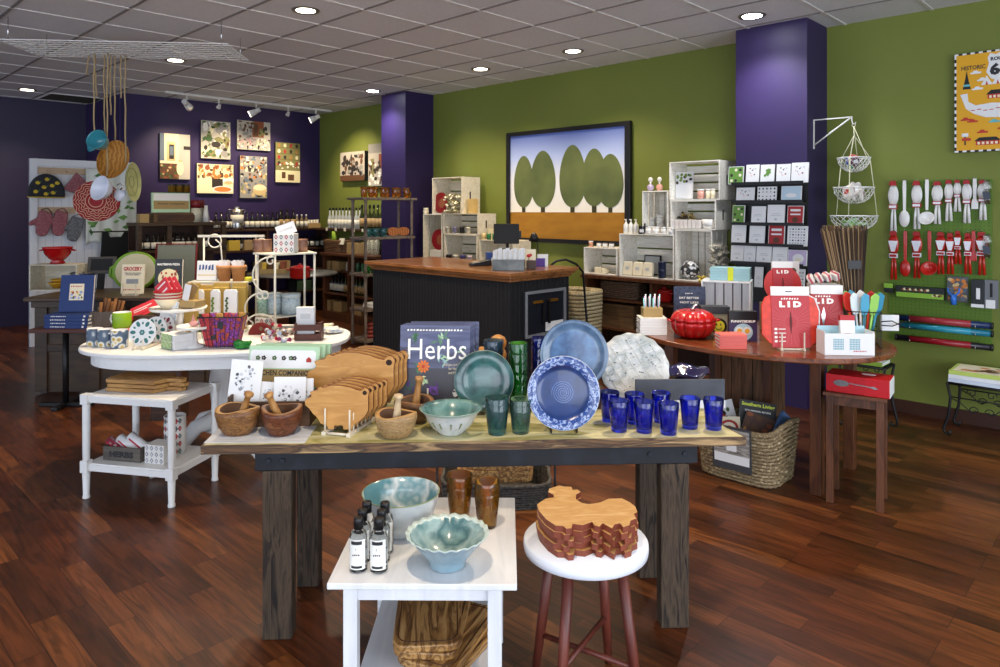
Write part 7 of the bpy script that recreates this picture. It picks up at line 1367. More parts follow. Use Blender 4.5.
for i in range(34):
    cx, cz_ = r.uniform(-.26, .22), r.uniform(.05, .86); s = r.uniform(.035, .06); a = r.uniform(0, 3); poly(g, [(cx+s*cos(a), cz_+s*sin(a)), (cx+s*.55*cos(a+1.2), cz_+s*.55*sin(a+1.2)), (cx-s*cos(a), cz_-s*sin(a)), (cx-s*.55*cos(a+1.2), cz_-s*.55*sin(a+1.2))], -.036-.0004*i, i % 2)
P(t, 'leaf_print', g, [mat('towel_leaf', '#6f9a4a', .7), mat('towel_leaf2', '#4f7a3a', .7)])
t = T('black_apron', 'black apron hanging from a black rail below the leaf towel', 'apron', onp(114, 262, .14), RP); P(t, 'cloth', MB().prism([(-.15, 0), (.17, 0), (.17, .36), (.12, .37), (.08, .30), (-.04, .30), (-.08, .37), (-.13, .36)], -.008, .008), mat('apron', '#0e0f12', .8), bevel=.004); P(t, 'rail', MB().cyl((-.26, 0, .365), (.24, 0, .365), .008), BLACK)
# ================================================================ hanging strings and pans under the wire grid
m_str = mat('jute', '#a58f68', .9); GZ = 2.855
def hang(px, py, Y): return D(px, py, Y)
def strand(px0, px1, y1, Y, label):
    Y += .18
    p = D(px1, y1, Y); x0 = (px0-500)/F*Y
    t = T('string', label, 'string', (x0, Y, GZ), 0, 'jute strings under the wire grid'); r = random.Random(int(px0)); n = 8
    P(t, 'twine', MB().tube([((p[0]-x0)*(k/n)+.004*sin(k*1.9), .003*cos(k), (p[2]-GZ)*k/n) for k in range(n+1)], .0065, 6), m_str)
for a, b, y, Y, lb in ((94, 94, 140, 5.72, 'jute string falling left of the teal pot'), (104, 104.5, 134, 5.75, 'jute string tied to the teal pot handle'), (107.5, 107, 176, 5.70, 'jute string passing in front of the teal pot'), (114.5, 115, 140, 5.80, 'jute string tied to the brown basket'), (110.5, 110.5, 115, 5.78, 'short loose jute string above the teal pot'), (120.5, 120.8, 98, 5.80, 'short loose jute string, second from the right'), (125, 125.5, 163, 5.78, 'rightmost jute string, down to the yellow plate'), (89, 86, 75, 5.80, 'shortest jute string, slanting at the far left'), (94.5, 96.5, 97, 5.78, 'short jute string curling beside the left long one')): strand(a, b, y, Y, lb)
def dish(t, name, R, dep, mats, rot, c=(0, 0, 0), sx=1, sy=1, n=32, rim=.004, mf=None):
    g = MB(); g.M = Matrix.Translation(c) @ Matrix.Rotation(rot[2], 4, 'Z') @ Matrix.Rotation(rot[1], 4, 'Y') @ Matrix.Rotation(rot[0], 4, 'X')
    g.lathe([(.0005, 0), (R*.5, 0), (R*.75, dep*.3), (R*.95, dep*.85), (R, dep), (R-rim, dep+.001), (R*.93, dep*.88), (R*.73, dep*.36), (R*.5, .006), (.0005, .006)], n, sx=sx, sy=sy, mf=mf or (lambda k, i: 0 if k < 4 else 1)); return P(t, name, g, mats)
m_te = mat('teal_enamel', '#3d93a0', .3, coat=.5)
t = T('teal_pot', 'small shiny teal enamel pot hanging tilted on strings', 'pot', D(106, 145, 5.95)); dish(t, 'pot_body', .085, .11, [m_te, m_te], (radians(70), radians(-12), 0), (0, -.03, .0)); P(t, 'handle', MB().tube([(-.02, 0, .07), (-.02, .0, .095), (.01, .0, .095), (.01, 0, .07)], .006), m_te); dish(t, 'lid', .05, .03, [m_te, m_te], (radians(60), radians(-60), 0), (-.085, -.02, -.02))
m_ba = mat('ochre_basket', '#9a6420', .7, kind='rings', col2='#b98238', scale=12)
t = T('woven_tray', 'oval ochre woven basket hanging below the teal pot', 'basket', D(112, 160.5, 5.98)); dish(t, 'basket_body', .155, .05, [m_ba, m_ba], (radians(80), radians(22), radians(35)), (0, .0, 0), .75, 1.12); P(t, 'rim', MB().tube([(.001+.12*cos(a)*cos(radians(35)), .12*cos(a)*sin(radians(35))-.05, .165*sin(a)) for a in [2*pi*k/30 for k in range(30)]], .008, 6, closed=True) if False else MB().tube([(-.02, -.02, .14), (.0, -.0, .165), (.02, .0, .15)], .006), m_ba)
m_rw = mat('red_weave', '#8c1118', .7); m_cw = mat('cream_weave', '#d9bf9c', .7)
t = T('red_trivet', 'large round red woven tray with cream zigzag pattern and centre ring', 'woven tray', D(96, 201, 6.12)); RR = .205
P(t, 'tray_disc', MB().prism([(RR*cos(2*pi*k/48), RR*.86*sin(2*pi*k/48)) for k in range(48)], 0, .02), m_rw, bevel=.006)
for R0 in (.30, .45): P(t, 'cream_ring', MB().tube([(RR*R0*cos(2*pi*k/40), -.003, RR*.86*R0*sin(2*pi*k/40)) for k in range(40)], .0028, 5, closed=True), m_cw)
g = MB()
for q in range(4):
    pts = []
    for k in range(48): a = 2*pi*k/48; R = .55+.12*q+(.05 if k % 4 < 2 else -.045); pts.append((RR*R*cos(a), -.003-.0002*q, RR*.86*R*sin(a)))
    P(t, 'zigzag_line', MB().tube(pts, .0024, 4, closed=True), m_cw)
m_we = mat('white_enamel', '#d3d7e2', .3, coat=.4)
t = T('white_colander', 'white enamel colander on its side in front of the red woven tray', 'colander', D(106, 190, 5.84)); dish(t, 'bowl', .105, .085, [m_we, m_we], (radians(62), radians(-58), 0), (.02, 0, -.005)); dish(t, 'foot', .06, .04, [m_we, m_we], (radians(-118), radians(-58), 0), (.075, .02, -.025)); P(t, 'handle', MB().tube([(.09, 0, .04), (.12, 0, .055), (.135, 0, .03), (.12, 0, .0)], .005), STEEL)
m_yp = mat('yellow_plate', '#c9c88a', .35, col2='#b1b478', scale=12)
t = T('yellow_plate', 'pale yellow embossed plate hanging edge-on at the right', 'plate', D(130, 182, 5.93)); dish(t, 'dish', .165, .03, [mat('plate_back', '#4a5048', .5), m_yp], (radians(88), radians(-14), radians(97)), (0, 0, 0), 1, 1, 36); 
for R0 in (.3, .7): g = MB(); g.M = Matrix.Rotation(radians(97), 4, 'Z') @ Matrix.Rotation(radians(-14), 4, 'Y') @ Matrix.Rotation(radians(88), 4, 'X'); g.tube([(.165*R0*cos(2*pi*k/30), .165*R0*sin(2*pi*k/30), .01+.012*R0) for k in range(30)], .0025, 4, closed=True); P(t, 'embossed_ring', g, mat('plate_ring', '#8f9460', .5))
# ================================================================ dark desk with cookbooks
DZ = .82; m_dk = mat('desk_wood', '#2f2217', .4, kind='wood', col2='#473420', scale=2.5, stretch=(1, 6, 6))
t = T('dark_desk', 'long dark wooden desk with panelled front on the left', 'desk', (-3.16, 6.22, 0), 0)
P(t, 'desktop', MB().bx(-.80, .80, -.36, .36, DZ-.035, DZ), m_dk, bevel=.008); P(t, 'front_panel', MB().bx(-.74, .74, -.28, -.26, .02, DZ-.035), m_dk)
for x in (-.74, -.30, .14, .58): P(t, 'stile', MB().bx(x, x+.1, -.30, -.28, .02, DZ-.035), m_dk)
P(t, 'moulding', MB().bx(-.76, .76, -.32, -.28, DZ-.09, DZ-.035).bx(-.74, .74, -.295, -.28, .36, .42), m_dk, bevel=.004); P(t, 'side_panel', MB().bx(-.74, -.71, -.26, .3, .02, DZ-.035), m_dk); P(t, 'side_panel', MB().bx(.71, .74, -.26, .3, .02, DZ-.035), m_dk)
def dt(px, Y, z=DZ): return ((px-500)/F*Y, Y, z+.001)
cx_ = dt(57, 6.42); t = crate('shelf_crate', 'cream wooden box shelf under the red colander', .43, .235, .22, (cx_[0], 6.36, DZ+.001), 0, mat('cream_crate', '#d2cbb6', .6, kind='wood', col2='#b9b09a', scale=3, stretch=(1, 8, 8)), 2, 1)
t = T('red_colander', 'red enamel footed colander with side handles on the cream box shelf', 'colander', (dt(57, 6.45)[0]-.0, 6.46, DZ+.238)); rc = .118
P(t, 'bowl', MB().lathe([(.06, 0), (.062, .012), (.045, .028), (.07, .045), (.105, .09), (rc, .14), (rc+.008, .152), (rc-.002, .15), (.1, .095), (.06, .052), (.0005, .04)], 32), RED)
for s in (-1, 1): P(t, 'handle', MB().tube([(s*rc, -.03, .13), (s*(rc+.035), -.02, .12), (s*(rc+.035), .02, .12), (s*rc, .03, .13)], .006), RED)
t = T('yellow_scoops', 'two nested yellow bowls inside the cream box shelf', 'bowl', (dt(52, 6.4)[0], 6.47, DZ+.014)); [P(t, 'nested_bowl', MB().lathe([(.0005, 0), (.03, 0), (.07, .05), (.075, .052), (.03, .01), (.0005, .01)], 20, c=(.02*k, 0, .03*k)), mat('mustard', '#c9941a', .4)) for k in range(2)]
t = T('small_screen', 'small dark square screen tilted on the desk behind the canister', 'screen', (dt(99, 6.5)[0]+.02, 6.50, DZ+.14), radians(14), rx=-.3); P(t, 'case', MB().bx(-.12, .12, -.01, .01, .0, .16), mat('case_grey', '#4a4642', .5), bevel=.004); P(t, 'glass_face', MB().bx(-.09, .09, -.012, -.01, .03, .14), BLACK); P(t, 'stand', MB().bx(-.03, .03, .0, .02, -.139, .02), BLACK)
t = T('canister', 'white canister with wooden lid on the desk', 'canister', (dt(92, 6.3)[0], 6.22, DZ+.001)); P(t, 'canister_body', MB().lathe([(.0005, 0), (.07, 0), (.07, .125), (.0005, .125)], 24), WHITE); P(t, 'wooden_lid', MB().lathe([(.0005, .125), (.072, .125), (.072, .145), (.0005, .15)], 24), m_rimw)
t = T('glass_dish', 'steel rimmed dark dish behind the blue book on the desk', 'dish', (dt(80, 6.45)[0], 6.5, DZ+.001)); P(t, 'dish_body', MB().lathe([(.0005, 0), (.08, 0), (.1, .14), (.115, .15), (.1, .155), (.09, .14), (.0005, .02)], 24), mat('steel_dark', '#6a6c70', .3, .8))
m_lime = mat('lime_enamel', '#6f9a1e', .4); m_crm = mat('board_cream', '#c9bf98', .5)
t = T('green_platter', 'big oval cream platter with lime green rim and handles standing on the desk', 'platter', (dt(128.5, 6.33)[0], 6.40, DZ+.002), radians(-4), rx=-.2); a_, b_ = .20, .165
P(t, 'green_body', MB().prism([((a_+.012)*cos(2*pi*k/48)-.01, b_+.012+(b_+.012)*sin(2*pi*k/48)) for k in range(48)], 0, .05), m_lime, bevel=.01); P(t, 'cream_face', MB().prism([(a_*.94*cos(2*pi*k/48)+.004, b_+.012+b_*.95*sin(2*pi*k/48)) for k in range(48)], -.006, 0), m_crm, bevel=.003)
P(t, 'handle', MB().tube([(-.19, .03, .10), (-.245, .03, .13), (-.25, .03, .20), (-.19, .03, .235)], .016), m_lime); P(t, 'handle', MB().tube([(.19, .03, .10), (.24, .03, .13), (.24, .03, .20), (.19, .03, .235)], .016), m_lime)
t = T('grocery_book', 'cream cookbook titled in red letters on a small easel', 'book', (dt(131, 6.0)[0], 6.02, DZ+.014), radians(2), rx=-.12); book_parts(t, .185, .25, .022, CREAM)
RINK = mat('red_ink'); text(t, 'GROCERY', RINK, (0, -.0135, .212), wd=.155, ht=.034, bold=.03); text(t, 'THE BUYING AND SELLING\nOF FOOD IN AMERICA', INK, (0, -.0135, .168), wd=.14, ht=.024); squig(t, RINK, (0, -.0135, .035), .14, .012, 10); P(t, 'cover_print', MB().bx(-.05, .05, -.0125, -.0115, .085, .125), mat('sk1'))
easel('small pale easel holding the cream cookbook', .11, .11, (dt(131, 6.0)[0], 5.985, DZ+.001), 0)
# blue books on the small pedestal table
BZ = .63; t = T('pedestal_table', 'small dark table on a thin black pedestal with blue books', 'table', (-3.33, 5.60, 0), 0); P(t, 'tabletop', MB().bx(-.30, .36, -.17, .2, BZ-.03, BZ), mat('table_brown', '#4a2418', .4), bevel=.004); P(t, 'pedestal', MB().cyl((-.1, -.02, .03), (-.1, -.02, BZ-.03), .022), BLACK); P(t, 'foot', MB().bx(-.30, .12, -.05, .0, 0, .03), BLACK, bevel=.006); P(t, 'foot', MB().bx(-.12, -.07, -.18, .16, 0, .03), BLACK, bevel=.006)
m_bl = mat('blue_cloth', '#243a6e', .7)
for k in range(4):
    o = flat_book('blue_book', f'thick dark blue book lying in the stack, {ORD[k]} from the bottom', .34, .23, .026, m_bl, (-3.36+.004*(k % 2), 5.58, BZ+.001+.027*k), radians(-2+k), 'lying blue books'); squig(o, WINK, (-.06, -.1165, .013), .12, .009, 9); P(o, 'spine_mark', MB().bx(.13, .145, -.1168, -.115, .007, .02), WINK)
t = T('blue_book', 'tall dark blue book with colour picture standing on the blue stack', 'book', (-3.36+.0, 5.60, BZ+.112), radians(4), rx=-.15); book_parts(t, .255, .29, .03, m_bl); P(t, 'picture_label', MB().bx(-.055, .055, -.0165, -.015, .09, .22), CREAM)
g = MB(); g.M = Matrix.Translation((0, -.0168, .13)); g4 = MB(); blobs(g4, .10, .07, [0, 1, 2, 3], 16, 9, .08, .16, y=0); g.add(g4.v, g4.f, 0); g.m = g4.m; P(t, 'label_picture', g, [pal['green'], pal['yellow'], pal['red'], pal['sky']]); squig(t, REDP, (0, -.0172, .2), .09, .012, 7)
t = T('stick_basket', 'clear acrylic bin of bundled brown wooden sticks beside the blue books', 'bin', (-3.11, 5.60, BZ+.001), radians(8)); P(t, 'bin_body', MB().prism([(-.08, 0), (.08, 0), (.105, .12), (-.105, .12)], -.07, -.066).prism([(-.08, 0), (.08, 0), (.105, .14), (-.105, .14)], .066, .07).bx(-.085, -.08, -.066, .066, 0, .12).bx(.08, .085, -.066, .066, 0, .12).bx(-.08, .08, -.066, .066, 0, .006), mat('smoke_clear', '#8a7a6a', .15, trans=.6), bevel=.001)
for k in range(9): P(t, 'stick_bundle', MB().cyl((-.05+.014*k, -.03+.03*(k % 3), .02), (-.035+.018*k, -.03+.03*(k % 3), .19+.01*(k*3 % 4)), .013, n=7), [mat('stick1', '#8a5a2c', .6), mat('stick2', '#5d3a1e', .6)][k % 2])
# hutch with bottles behind
HV = 8.45; t = T('dark_hutch', 'dark wooden open shelf unit with bottles left of the purple wall shelves', 'shelf unit', room(3.42, HV), RP); hz = 1.40
P(t, 'top_board', MB().bx(-.52, .52, 0, .35, hz-.04, hz), m_dk, bevel=.004); [P(t, 'post', MB().bx(x-.025, x+.025, .01, .06, 0, hz-.04), m_dk) for x in (-.49, -.16, .2, .49)]; [P(t, 'shelf_board', MB().bx(-.5, .5, .01, .33, z-.025, z), m_dk) for z in (.35, .72, 1.08)]; P(t, 'back_panel', MB().bx(-.5, .5, .33, .345, 0, hz-.04), m_bkd)
def hu(px, z, dy=.1): u, _ = onv(px, 230, HV+dy); return room(u, HV+dy, z+.001)
for (px, z, n) in ((140, 1.08, 3), (158, 1.08, 4), (176, 1.08, 4), (199, 1.08, 2)): brow((g_dark, BLACK, m_lab, .032, .2, .42), n, hu(px, z), (CU[0]*.075, CU[1]*.075), f'white-tagged bottle in the dark hutch, run {["beside the leaf towel","under the green kit","above the red-rimmed tray","at the hutch right end"][[140,158,176,199].index(px)]}', f'hutch bottles {["beside the towel","under the kit","above the tray","right end"][[140,158,176,199].index(px)]}')
t = T('top_crate', 'brown wooden drawer box on top of the dark hutch', 'box', hu(172, hz, .12), RP); P(t, 'box_body', MB().bx(-.24, .28, -.1, .12, 0, .11), m_wb, bevel=.003); P(t, 'front_panel', MB().bx(-.2, .24, -.108, -.1, .02, .09), m_dark)
box_thing('small_carton', 'little kraft carton with white bars left on the hutch', 'carton', .1, .1, .1, hu(143, hz, .08), RP, m_kraft, bevel=.002)
k = T('kit_box', 'pale green kit box with kraft band on top of the hutch drawer box', 'box', hu(171, hz+.115, .06), RP, rx=-.06); P(k, 'box_body', MB().bx(-.215, .215, -.02, .02, 0, .23), m_kit, bevel=.002); P(k, 'white_panel', MB().bx(-.2, .2, -.0212, -.02, .14, .22), WHITE); P(k, 'kraft_panel', MB().bx(-.2, .2, -.0212, -.02, .04, .135), m_kraft); text(k, 'Kitchen Companion', INK, (0, -.022, .1), wd=.3, ht=.024)
for r_i in range(2):
    for c_i in range(3): S('amber_jar', f'amber honey jar on the hutch, {["lower","upper"][r_i]} row, {ORD[c_i]} from the left', 'jar', MB().lathe([(.0005, 0), (.042, 0), (.042, .075), (.044, .077), (.044, .098), (.0005, .1)], 16, mf=lambda k, i: 0 if k < 2 else 1), [mat('honey', '#7a5a1e', .2, coat=.5), mat('dark_lid')], hu(171.5+7.5*c_i, hz+.115+.101*r_i+.14, .17), RP, 'amber jars on the hutch')
box_thing('jar_riser', 'dark riser box lifting the amber jars on the hutch', 'riser', .34, .11, .138, hu(178, hz+.115, .17), RP, m_dark)
for k_ in range(2): t = T('red_lid_jar', f'glass jar with dark red lid at the hutch right end, {["front","rear"][k_]} one', 'jar', hu(196+3*k_, hz, .06+.12*k_), RP, 'red lidded jars'); P(t, 'jar_body', MB().lathe([(.0005, 0), (.06, 0), (.06, .16), (.05, .17), (.05, .18)], 18), mat('jar_glass', '#b9b4a0', .15)); P(t, 'lid', MB().lathe([(.064, .17), (.064, .26), (.0005, .262)], 18), mat('red_lid', '#6a1018', .4))
for k_, (px, h_) in enumerate(((206, .2), (210.5, .12), (215, .08))): S('white_tower', f'white tapered paper tower right of the red lidded jars, {["tallest","middle","shortest"][k_]}', 'paper tower', MB().lathe([(.05, 0), (.022, h_), (.0005, h_)], 4), WHITE, hu(px, hz-.0, .1) if k_ == 0 else onsh(px, 1.275, 9.6), RP, 'white paper towers')
t = T('red_rim_tray', 'grey green tray with red rim leaning before the dark hutch', 'tray', (*D(175, 270, 7.4)[:2], .66), radians(8), rx=-.12); P(t, 'tray_face', MB().bx(-.19, .19, -.006, .006, 0, .52), mat('tray_grey', '#7e8270', .5), bevel=.003); P(t, 'red_rim', MB().tube([(-.2, 0, 0), (.2, 0, 0), (.2, 0, .53), (-.2, 0, .53)], .012, 6, closed=True), mat('rim_red', '#7a151a', .5))
box_thing('tray_plinth', 'low dark chest beneath the red-rimmed tray', 'chest', .7, .3, .655, (*D(178, 270, 7.42)[:2], .001), 0, m_dark, bevel=.004)
t = T('pizza_book', 'charcoal cookbook with round pizza picture, standing behind the red booklets', 'book', ((166-500)/F*5.2, 5.24, .90), radians(2), rx=-.08); book_parts(t, .20, .285, .03, mat('charcoal')); P(t, 'pizza', MB().disc(0, .14, .075, .072, -.0155, 0, 24), pal['cream'])
g = MB(); g5 = MB(); blobs(g5, .13, .13, [0, 1, 2], 22, 4, .06, .12, y=0); g.M = Matrix.Translation((0, -.0175, .14)); g.add(g5.v, g5.f, 0); g.m = g5.m; P(t, 'toppings', g, [pal['rust'], pal['red'], pal['cream']]); text(t, 'MASTERING PIZZA', WINK, (0, -.0165, .245), wd=.165, ht=.016, bold=.04)
box_thing('book_riser', 'dark block lifting the charcoal cookbook behind the white oval table', 'riser', .22, .14, .90, ((166-500)/F*5.2, 5.26, 0), 0, m_dark)
# ================================================================ white oval table
WZ = .76; wc = (-1.715, 4.36); wr = radians(8.5); m_wt = mat('oval_white', '#e2e3e2', .45)
t = T('white_oval_table', 'white painted oval pedestal table crowded with kitchen gifts', 'table', (*wc, 0), wr)
ov = lambda a, b, n=56: [(a*math.copysign(abs(cos(q))**.8, cos(q)), b*math.copysign(abs(sin(q))**.8, sin(q))) for q in [2*pi*i/n for i in range(n)]]
P(t, 'tabletop', MB().prism(ov(.775, .50), WZ-.024, WZ, ax='z'), m_wt, bevel=.007); P(t, 'apron', MB().prism(ov(.715, .44), WZ-.10, WZ-.024, ax='z'), m_wt, bevel=.003)
P(t, 'seam', MB().bx(.248, .251, -.4415, -.4395, WZ-.10, WZ-.026), GREYP); P(t, 'pedestal', MB().lathe([(.10, .20), (.055, .22), (.05, .30), (.062, .36), (.075, .50), (.065, .58), (.052, .60), (.07, .62), (.085, .64), (.09, WZ-.10)], 24, c=(.0, 0, 0)), m_wt)
for a in (35, 145, 215, 325): c_, s_ = cos(radians(a)), sin(radians(a)); P(t, 'foot', MB().tube([(.04*c_, .04*s_, .27), (.16*c_, .16*s_, .24), (.27*c_, .27*s_, .12), (.36*c_, .36*s_, .045), (.42*c_, .42*s_, .04)], [.05, .045, .036, .032, .04], 10), m_wt)
def wt(px, py, dy=0): x, y = W(px, py, WZ); return (x, y+dy, WZ+.001)
m_fl = mat('floral_mug', '#5a6878', .35, kind='vor', col2=['#c9a83a', '#dfe0da', '#55657a', '#4a5a6e'], scale=26, lo=.08, hi=.75)
for k, (px, py, lb, rz) in enumerate(((93, 346, 'blue-grey floral mug at the far left of the white oval table', .2), (104, 347, 'blue-grey floral mug, middle of three', .2), (117.5, 348, 'blue-grey floral mug, right one of three, in front of the green mug', -2.6))): mug('floral_mug', lb, wt(px, py, .02), m_fl, rz-.6, .044 if k < 2 else .047, .10, 'floral mugs')
mug('green_mug', 'lime green mug with white animal print behind the floral mugs', (*wt(119.5, 333, .03)[:2], WZ+.03), mat('lime_mug', '#7fa61a', .35), 2.9, .056, .10); S('red_trivet_coaster', 'flat round red coaster under the lime green mug', 'coaster', MB().lathe([(.0005, 0), (.062, 0), (.062, .028), (.0005, .028)], 28), mat('coral'), wt(119.5, 333, .03))
def leafplate(px, py, dy, R, label, mm, rz=0):
    t = T('leaf_plate', label, 'plate', wt(px, py, dy), rz, 'small standing plates', rx=-.18); P(t, 'disc', MB().prism([(R*cos(2*pi*k/40), R+.008+R*sin(2*pi*k/40)) for k in range(40)], 0, .008), WHITE, bevel=.002)
    g = MB()
    for k in range(12):
        a = 2*pi*k/12; L, w_ = (.034, .011) if k % 2 == 0 else (.016, .006); c0 = R*.68
        cx, cz = c0*cos(a), R+.008+c0*sin(a); poly(g, [(cx+L*.5*cos(q)*cos(a)-w_*sin(q)*sin(a), cz+L*.5*cos(q)*sin(a)+w_*sin(q)*cos(a)) for q in [2*pi*j/8 for j in range(8)]], -.0006, 0)
    for k in range(6): a = 2*pi*k/6; poly(g, [(.010*cos(a)+.007*cos(q), R+.008+.010*sin(a)+.007*sin(q)) for q in [2*pi*j/6 for j in range(6)]], -.0008-.0001*k, 0)
    P(t, 'leaf_motif', g, mm)
mt_ = mat('motif_teal', '#2f6f6c', .5); leafplate(139, 348.5, .02, .078, 'white round plate with teal leaves, front on its easel', mt_); leafplate(147.5, 346, .07, .075, 'white round plate with teal leaves, just behind the front one', mt_, -.2); leafplate(152, 345, .12, .075, 'white round plate with dark red motifs, rearmost', mat('motif_red', '#8a2430', .5), -.3)
easel('tiny pale easel holding the teal-leaf plates', .05, .06, wt(139, 350, .0), 0, d=.2)
for k in range(2): t = T('zigzag_carton', f'green patterned carton with black zigzag edge, {["lower","upper"][k]} of two', 'carton', (*wt(172.5, 350, .06)[:2], WZ+.001+.043*k), radians(-38), 'green zigzag cartons'); P(t, 'carton_body', MB().bx(-.075, .075, -.055, .055, 0, .042), WHITE, bevel=.001); P(t, 'green_side', MB().bx(-.0758, .04, -.0562, -.055, .001, .041), mat('pattern_green', '#7f9a62', .6, kind='vor', col2='#a9bd8c', scale=60, lo=.2, hi=.5)); P(t, 'zigzag', MB().tube([(.045+.006*(j % 2), -.0566, .003+.006*j) for j in range(7)], .0015, 4), INK)
for k in range(2): t = T('coral_booklet', f'coral red booklet tilted behind the lime green mug, {["lower","upper"][k]}', 'booklet', (*wt(139, 330, .06+.02*k)[:2], WZ+.085+.02*k), 0, 'tilted coral booklets'); t.rotation_euler = (-1.0, -.42, .3); P(t, 'pages', MB().bx(-.09, .09, 0, .012, 0, .10), WHITE if k else pal['leaf']); P(t, 'cover', MB().bx(-.09, .09, -.003, 0, 0, .10), mat('coral_red', '#c0303c', .5)); P(t, 'white_lines', MB().bx(-.07, .05, -.004, -.003, .055, .063).bx(-.07, .02, -.004, -.003, .035, .042), WHITE)
box_thing('booklet_block', 'dark block propping the tilted coral booklets', 'block', .12, .08, .09, wt(137, 331, .10), .2, m_dark)
for k in range(2): t = T('blue_edge_card', f'tall white towel card with blue floral edge, {["front","rear"][k]} one', 'card', wt(163-4*k, 341, .03+.03*k), radians(-12), 'tall blue-edged cards', rx=-.12); t.rotation_euler = (-.12, .10, -.2); P(t, 'card_panel', MB().bx(-.05, .05, -.004, .004, 0, .235), WHITE); P(t, 'blue_edge', MB().bx(.038, .049, -.005, -.004, .005, .23), mat('blue_pattern', '#5a7a9a', .6, kind='vor', col2='#d5dce2', scale=90, lo=.2, hi=.5)); squig(t, INK, (0, -.005, .2), .03, .012, 2)
def cakestand(label, loc, R, h):
    t = T('cake_stand', label, 'cake stand', loc, 0, 'white cake stands'); P(t, 'pedestal', MB().lathe([(R*.62, 0), (R*.6, .008), (R*.25, .02), (R*.16, h*.5), (R*.2, h-.02), (R*.5, h-.014)], 28), m_wc); P(t, 'plate_top', MB().lathe([(R*.5, h-.014), (R*.97, h-.012), (R, h+.004), (R*.97, h+.002), (R*.94, h-.004), (.0005, h-.004)], 36), m_wc)
x, y, _ = wt(177, 339, .02); cakestand('larger white cake stand holding red and white bowls', (x, y, WZ+.001), .165, .19); CS = (x, y, WZ+.188)
x2, y2, _ = wt(192, 348, .03); cakestand('smaller white cake stand with pink ornament', (x2, y2, WZ+.001), .095, .12)
t = T('pink_bird', 'pink and white paper bird on the smaller cake stand', 'ornament', (x2-.0, y2, WZ+.118)); P(t, 'body', MB().sph(0, 0, .016, .03, .018, .015), mat('bird_pink', '#d99a92', .6)); P(t, 'tail', MB().prism([(-.02, .02), (-.005, .07), (.006, .03)], -.004, .004), mat('bird_pink')); P(t, 'head', MB().sph(.03, 0, .03, .012), WHITE)
for k in range(3): S('red_white_bowl', f'cream bowl with red rim nested on the cake stand, {["lowest","middle","top"][k]}', 'bowl', MB().lathe([(.0005, 0), (.035, 0), (.06, .03), (.08, .062), (.0835, .07), (.08, .07), (.058, .034), (.0005, .008)], 32, mf=lambda q, i: 1 if q in (3, 4, 5) else 0), [CREAM, RED], (CS[0]-.055, CS[1]-.02, CS[2]+.018*k), 0, 'nested red-rimmed bowls')
for k, a in enumerate((-.35, .1, .45)): t = T('red_packet', f'red and white square packet standing in the nested bowls, {ORD[k]} from the left', 'packet', (CS[0]-.07+.02*k, CS[1]-.03+.015*k, CS[2]+.10), 0, 'red square packets'); t.rotation_euler = (-.4, -.75+.1*k, a*.5); P(t, 'packet_body', MB().bx(-.05, .05, -.004, .004, -.02, .085), mat('coral_red')); P(t, 'white_print', MB().bx(-.035, .03, -.005, -.004, .0, .012).bx(-.035, .035, -.005, -.004, .05, .06), WHITE)
t = T('kraft_tray', 'folded kraft tray holding white price cards on the larger cake stand', 'tray', (CS[0]+.075, CS[1]+.0, CS[2]+.008), radians(-15)); P(t, 'tray_body', MB().bx(-.06, .07, -.05, .05, 0, .04), m_kraft, bevel=.002); P(t, 'kraft_flap', MB().box(-.02, .03, .02, .06, .01, .12, 0, ry=.5), m_kraft); P(t, 'white_card', MB().box(.0, -.035, .04, .045, .004, .10, 0, ry=.25), WHITE)
# tall bags and labels
for k, (px, py, w_, h_, c) in enumerate(((193, 332, .09, .29, '#b39348'), (205, 330, .10, .27, '#c0a052'), (222, 329, .10, .28, '#b89a4c'), (240, 329, .09, .28, '#ac9044'))):
    t = T('tan_bag', f'tall tan paper bag behind the purple basket, {ORD[k]} from the left', 'bag', wt(px, py, -.0), radians(-6+4*k), 'tall tan paper bags'); P(t, 'bag_body', MB().bx(-w_/2, w_/2, -.03, .03, 0, h_), mat('bag'+c, c, .7), bevel=.006); P(t, 'fold_top', MB().bx(-w_/2, w_/2, -.012, .012, h_, h_+.025), mat('bag'+c))
for k, (px, w_) in enumerate(((203.5, .07), (220.5, .058), (235.5, .085))):
    t = T('herb_pack', f'white herb seed pack before the tan bags, {["with red tomato","narrow with green leaves","wide with green leaves"][k]}', 'seed pack', (*wt(px, 330, -.08)[:2], WZ+.12), 0, 'white herb seed packs'); P(t, 'pack_body', MB().prism([(-w_/2, 0), (w_/2, 0), (w_/2, .14), (w_/2-.01, .155), (-w_/2+.01, .155), (-w_/2, .14)], -.012, .012), WHITE, bevel=.002); P(t, 'bottle_below', MB().bx(-w_/2+.004, w_/2-.004, -.01, .01, -.118, 0), pal['green'])
    g = MB(); [g.disc(-w_*.3+.006*(j % 2), .02+.016*j, .009, .009, -.0125-.0001*j, 0, 8) for j in range(6)]; P(t, 'plant_picture', g, [pal['red'], pal['leaf'], pal['green']][k])
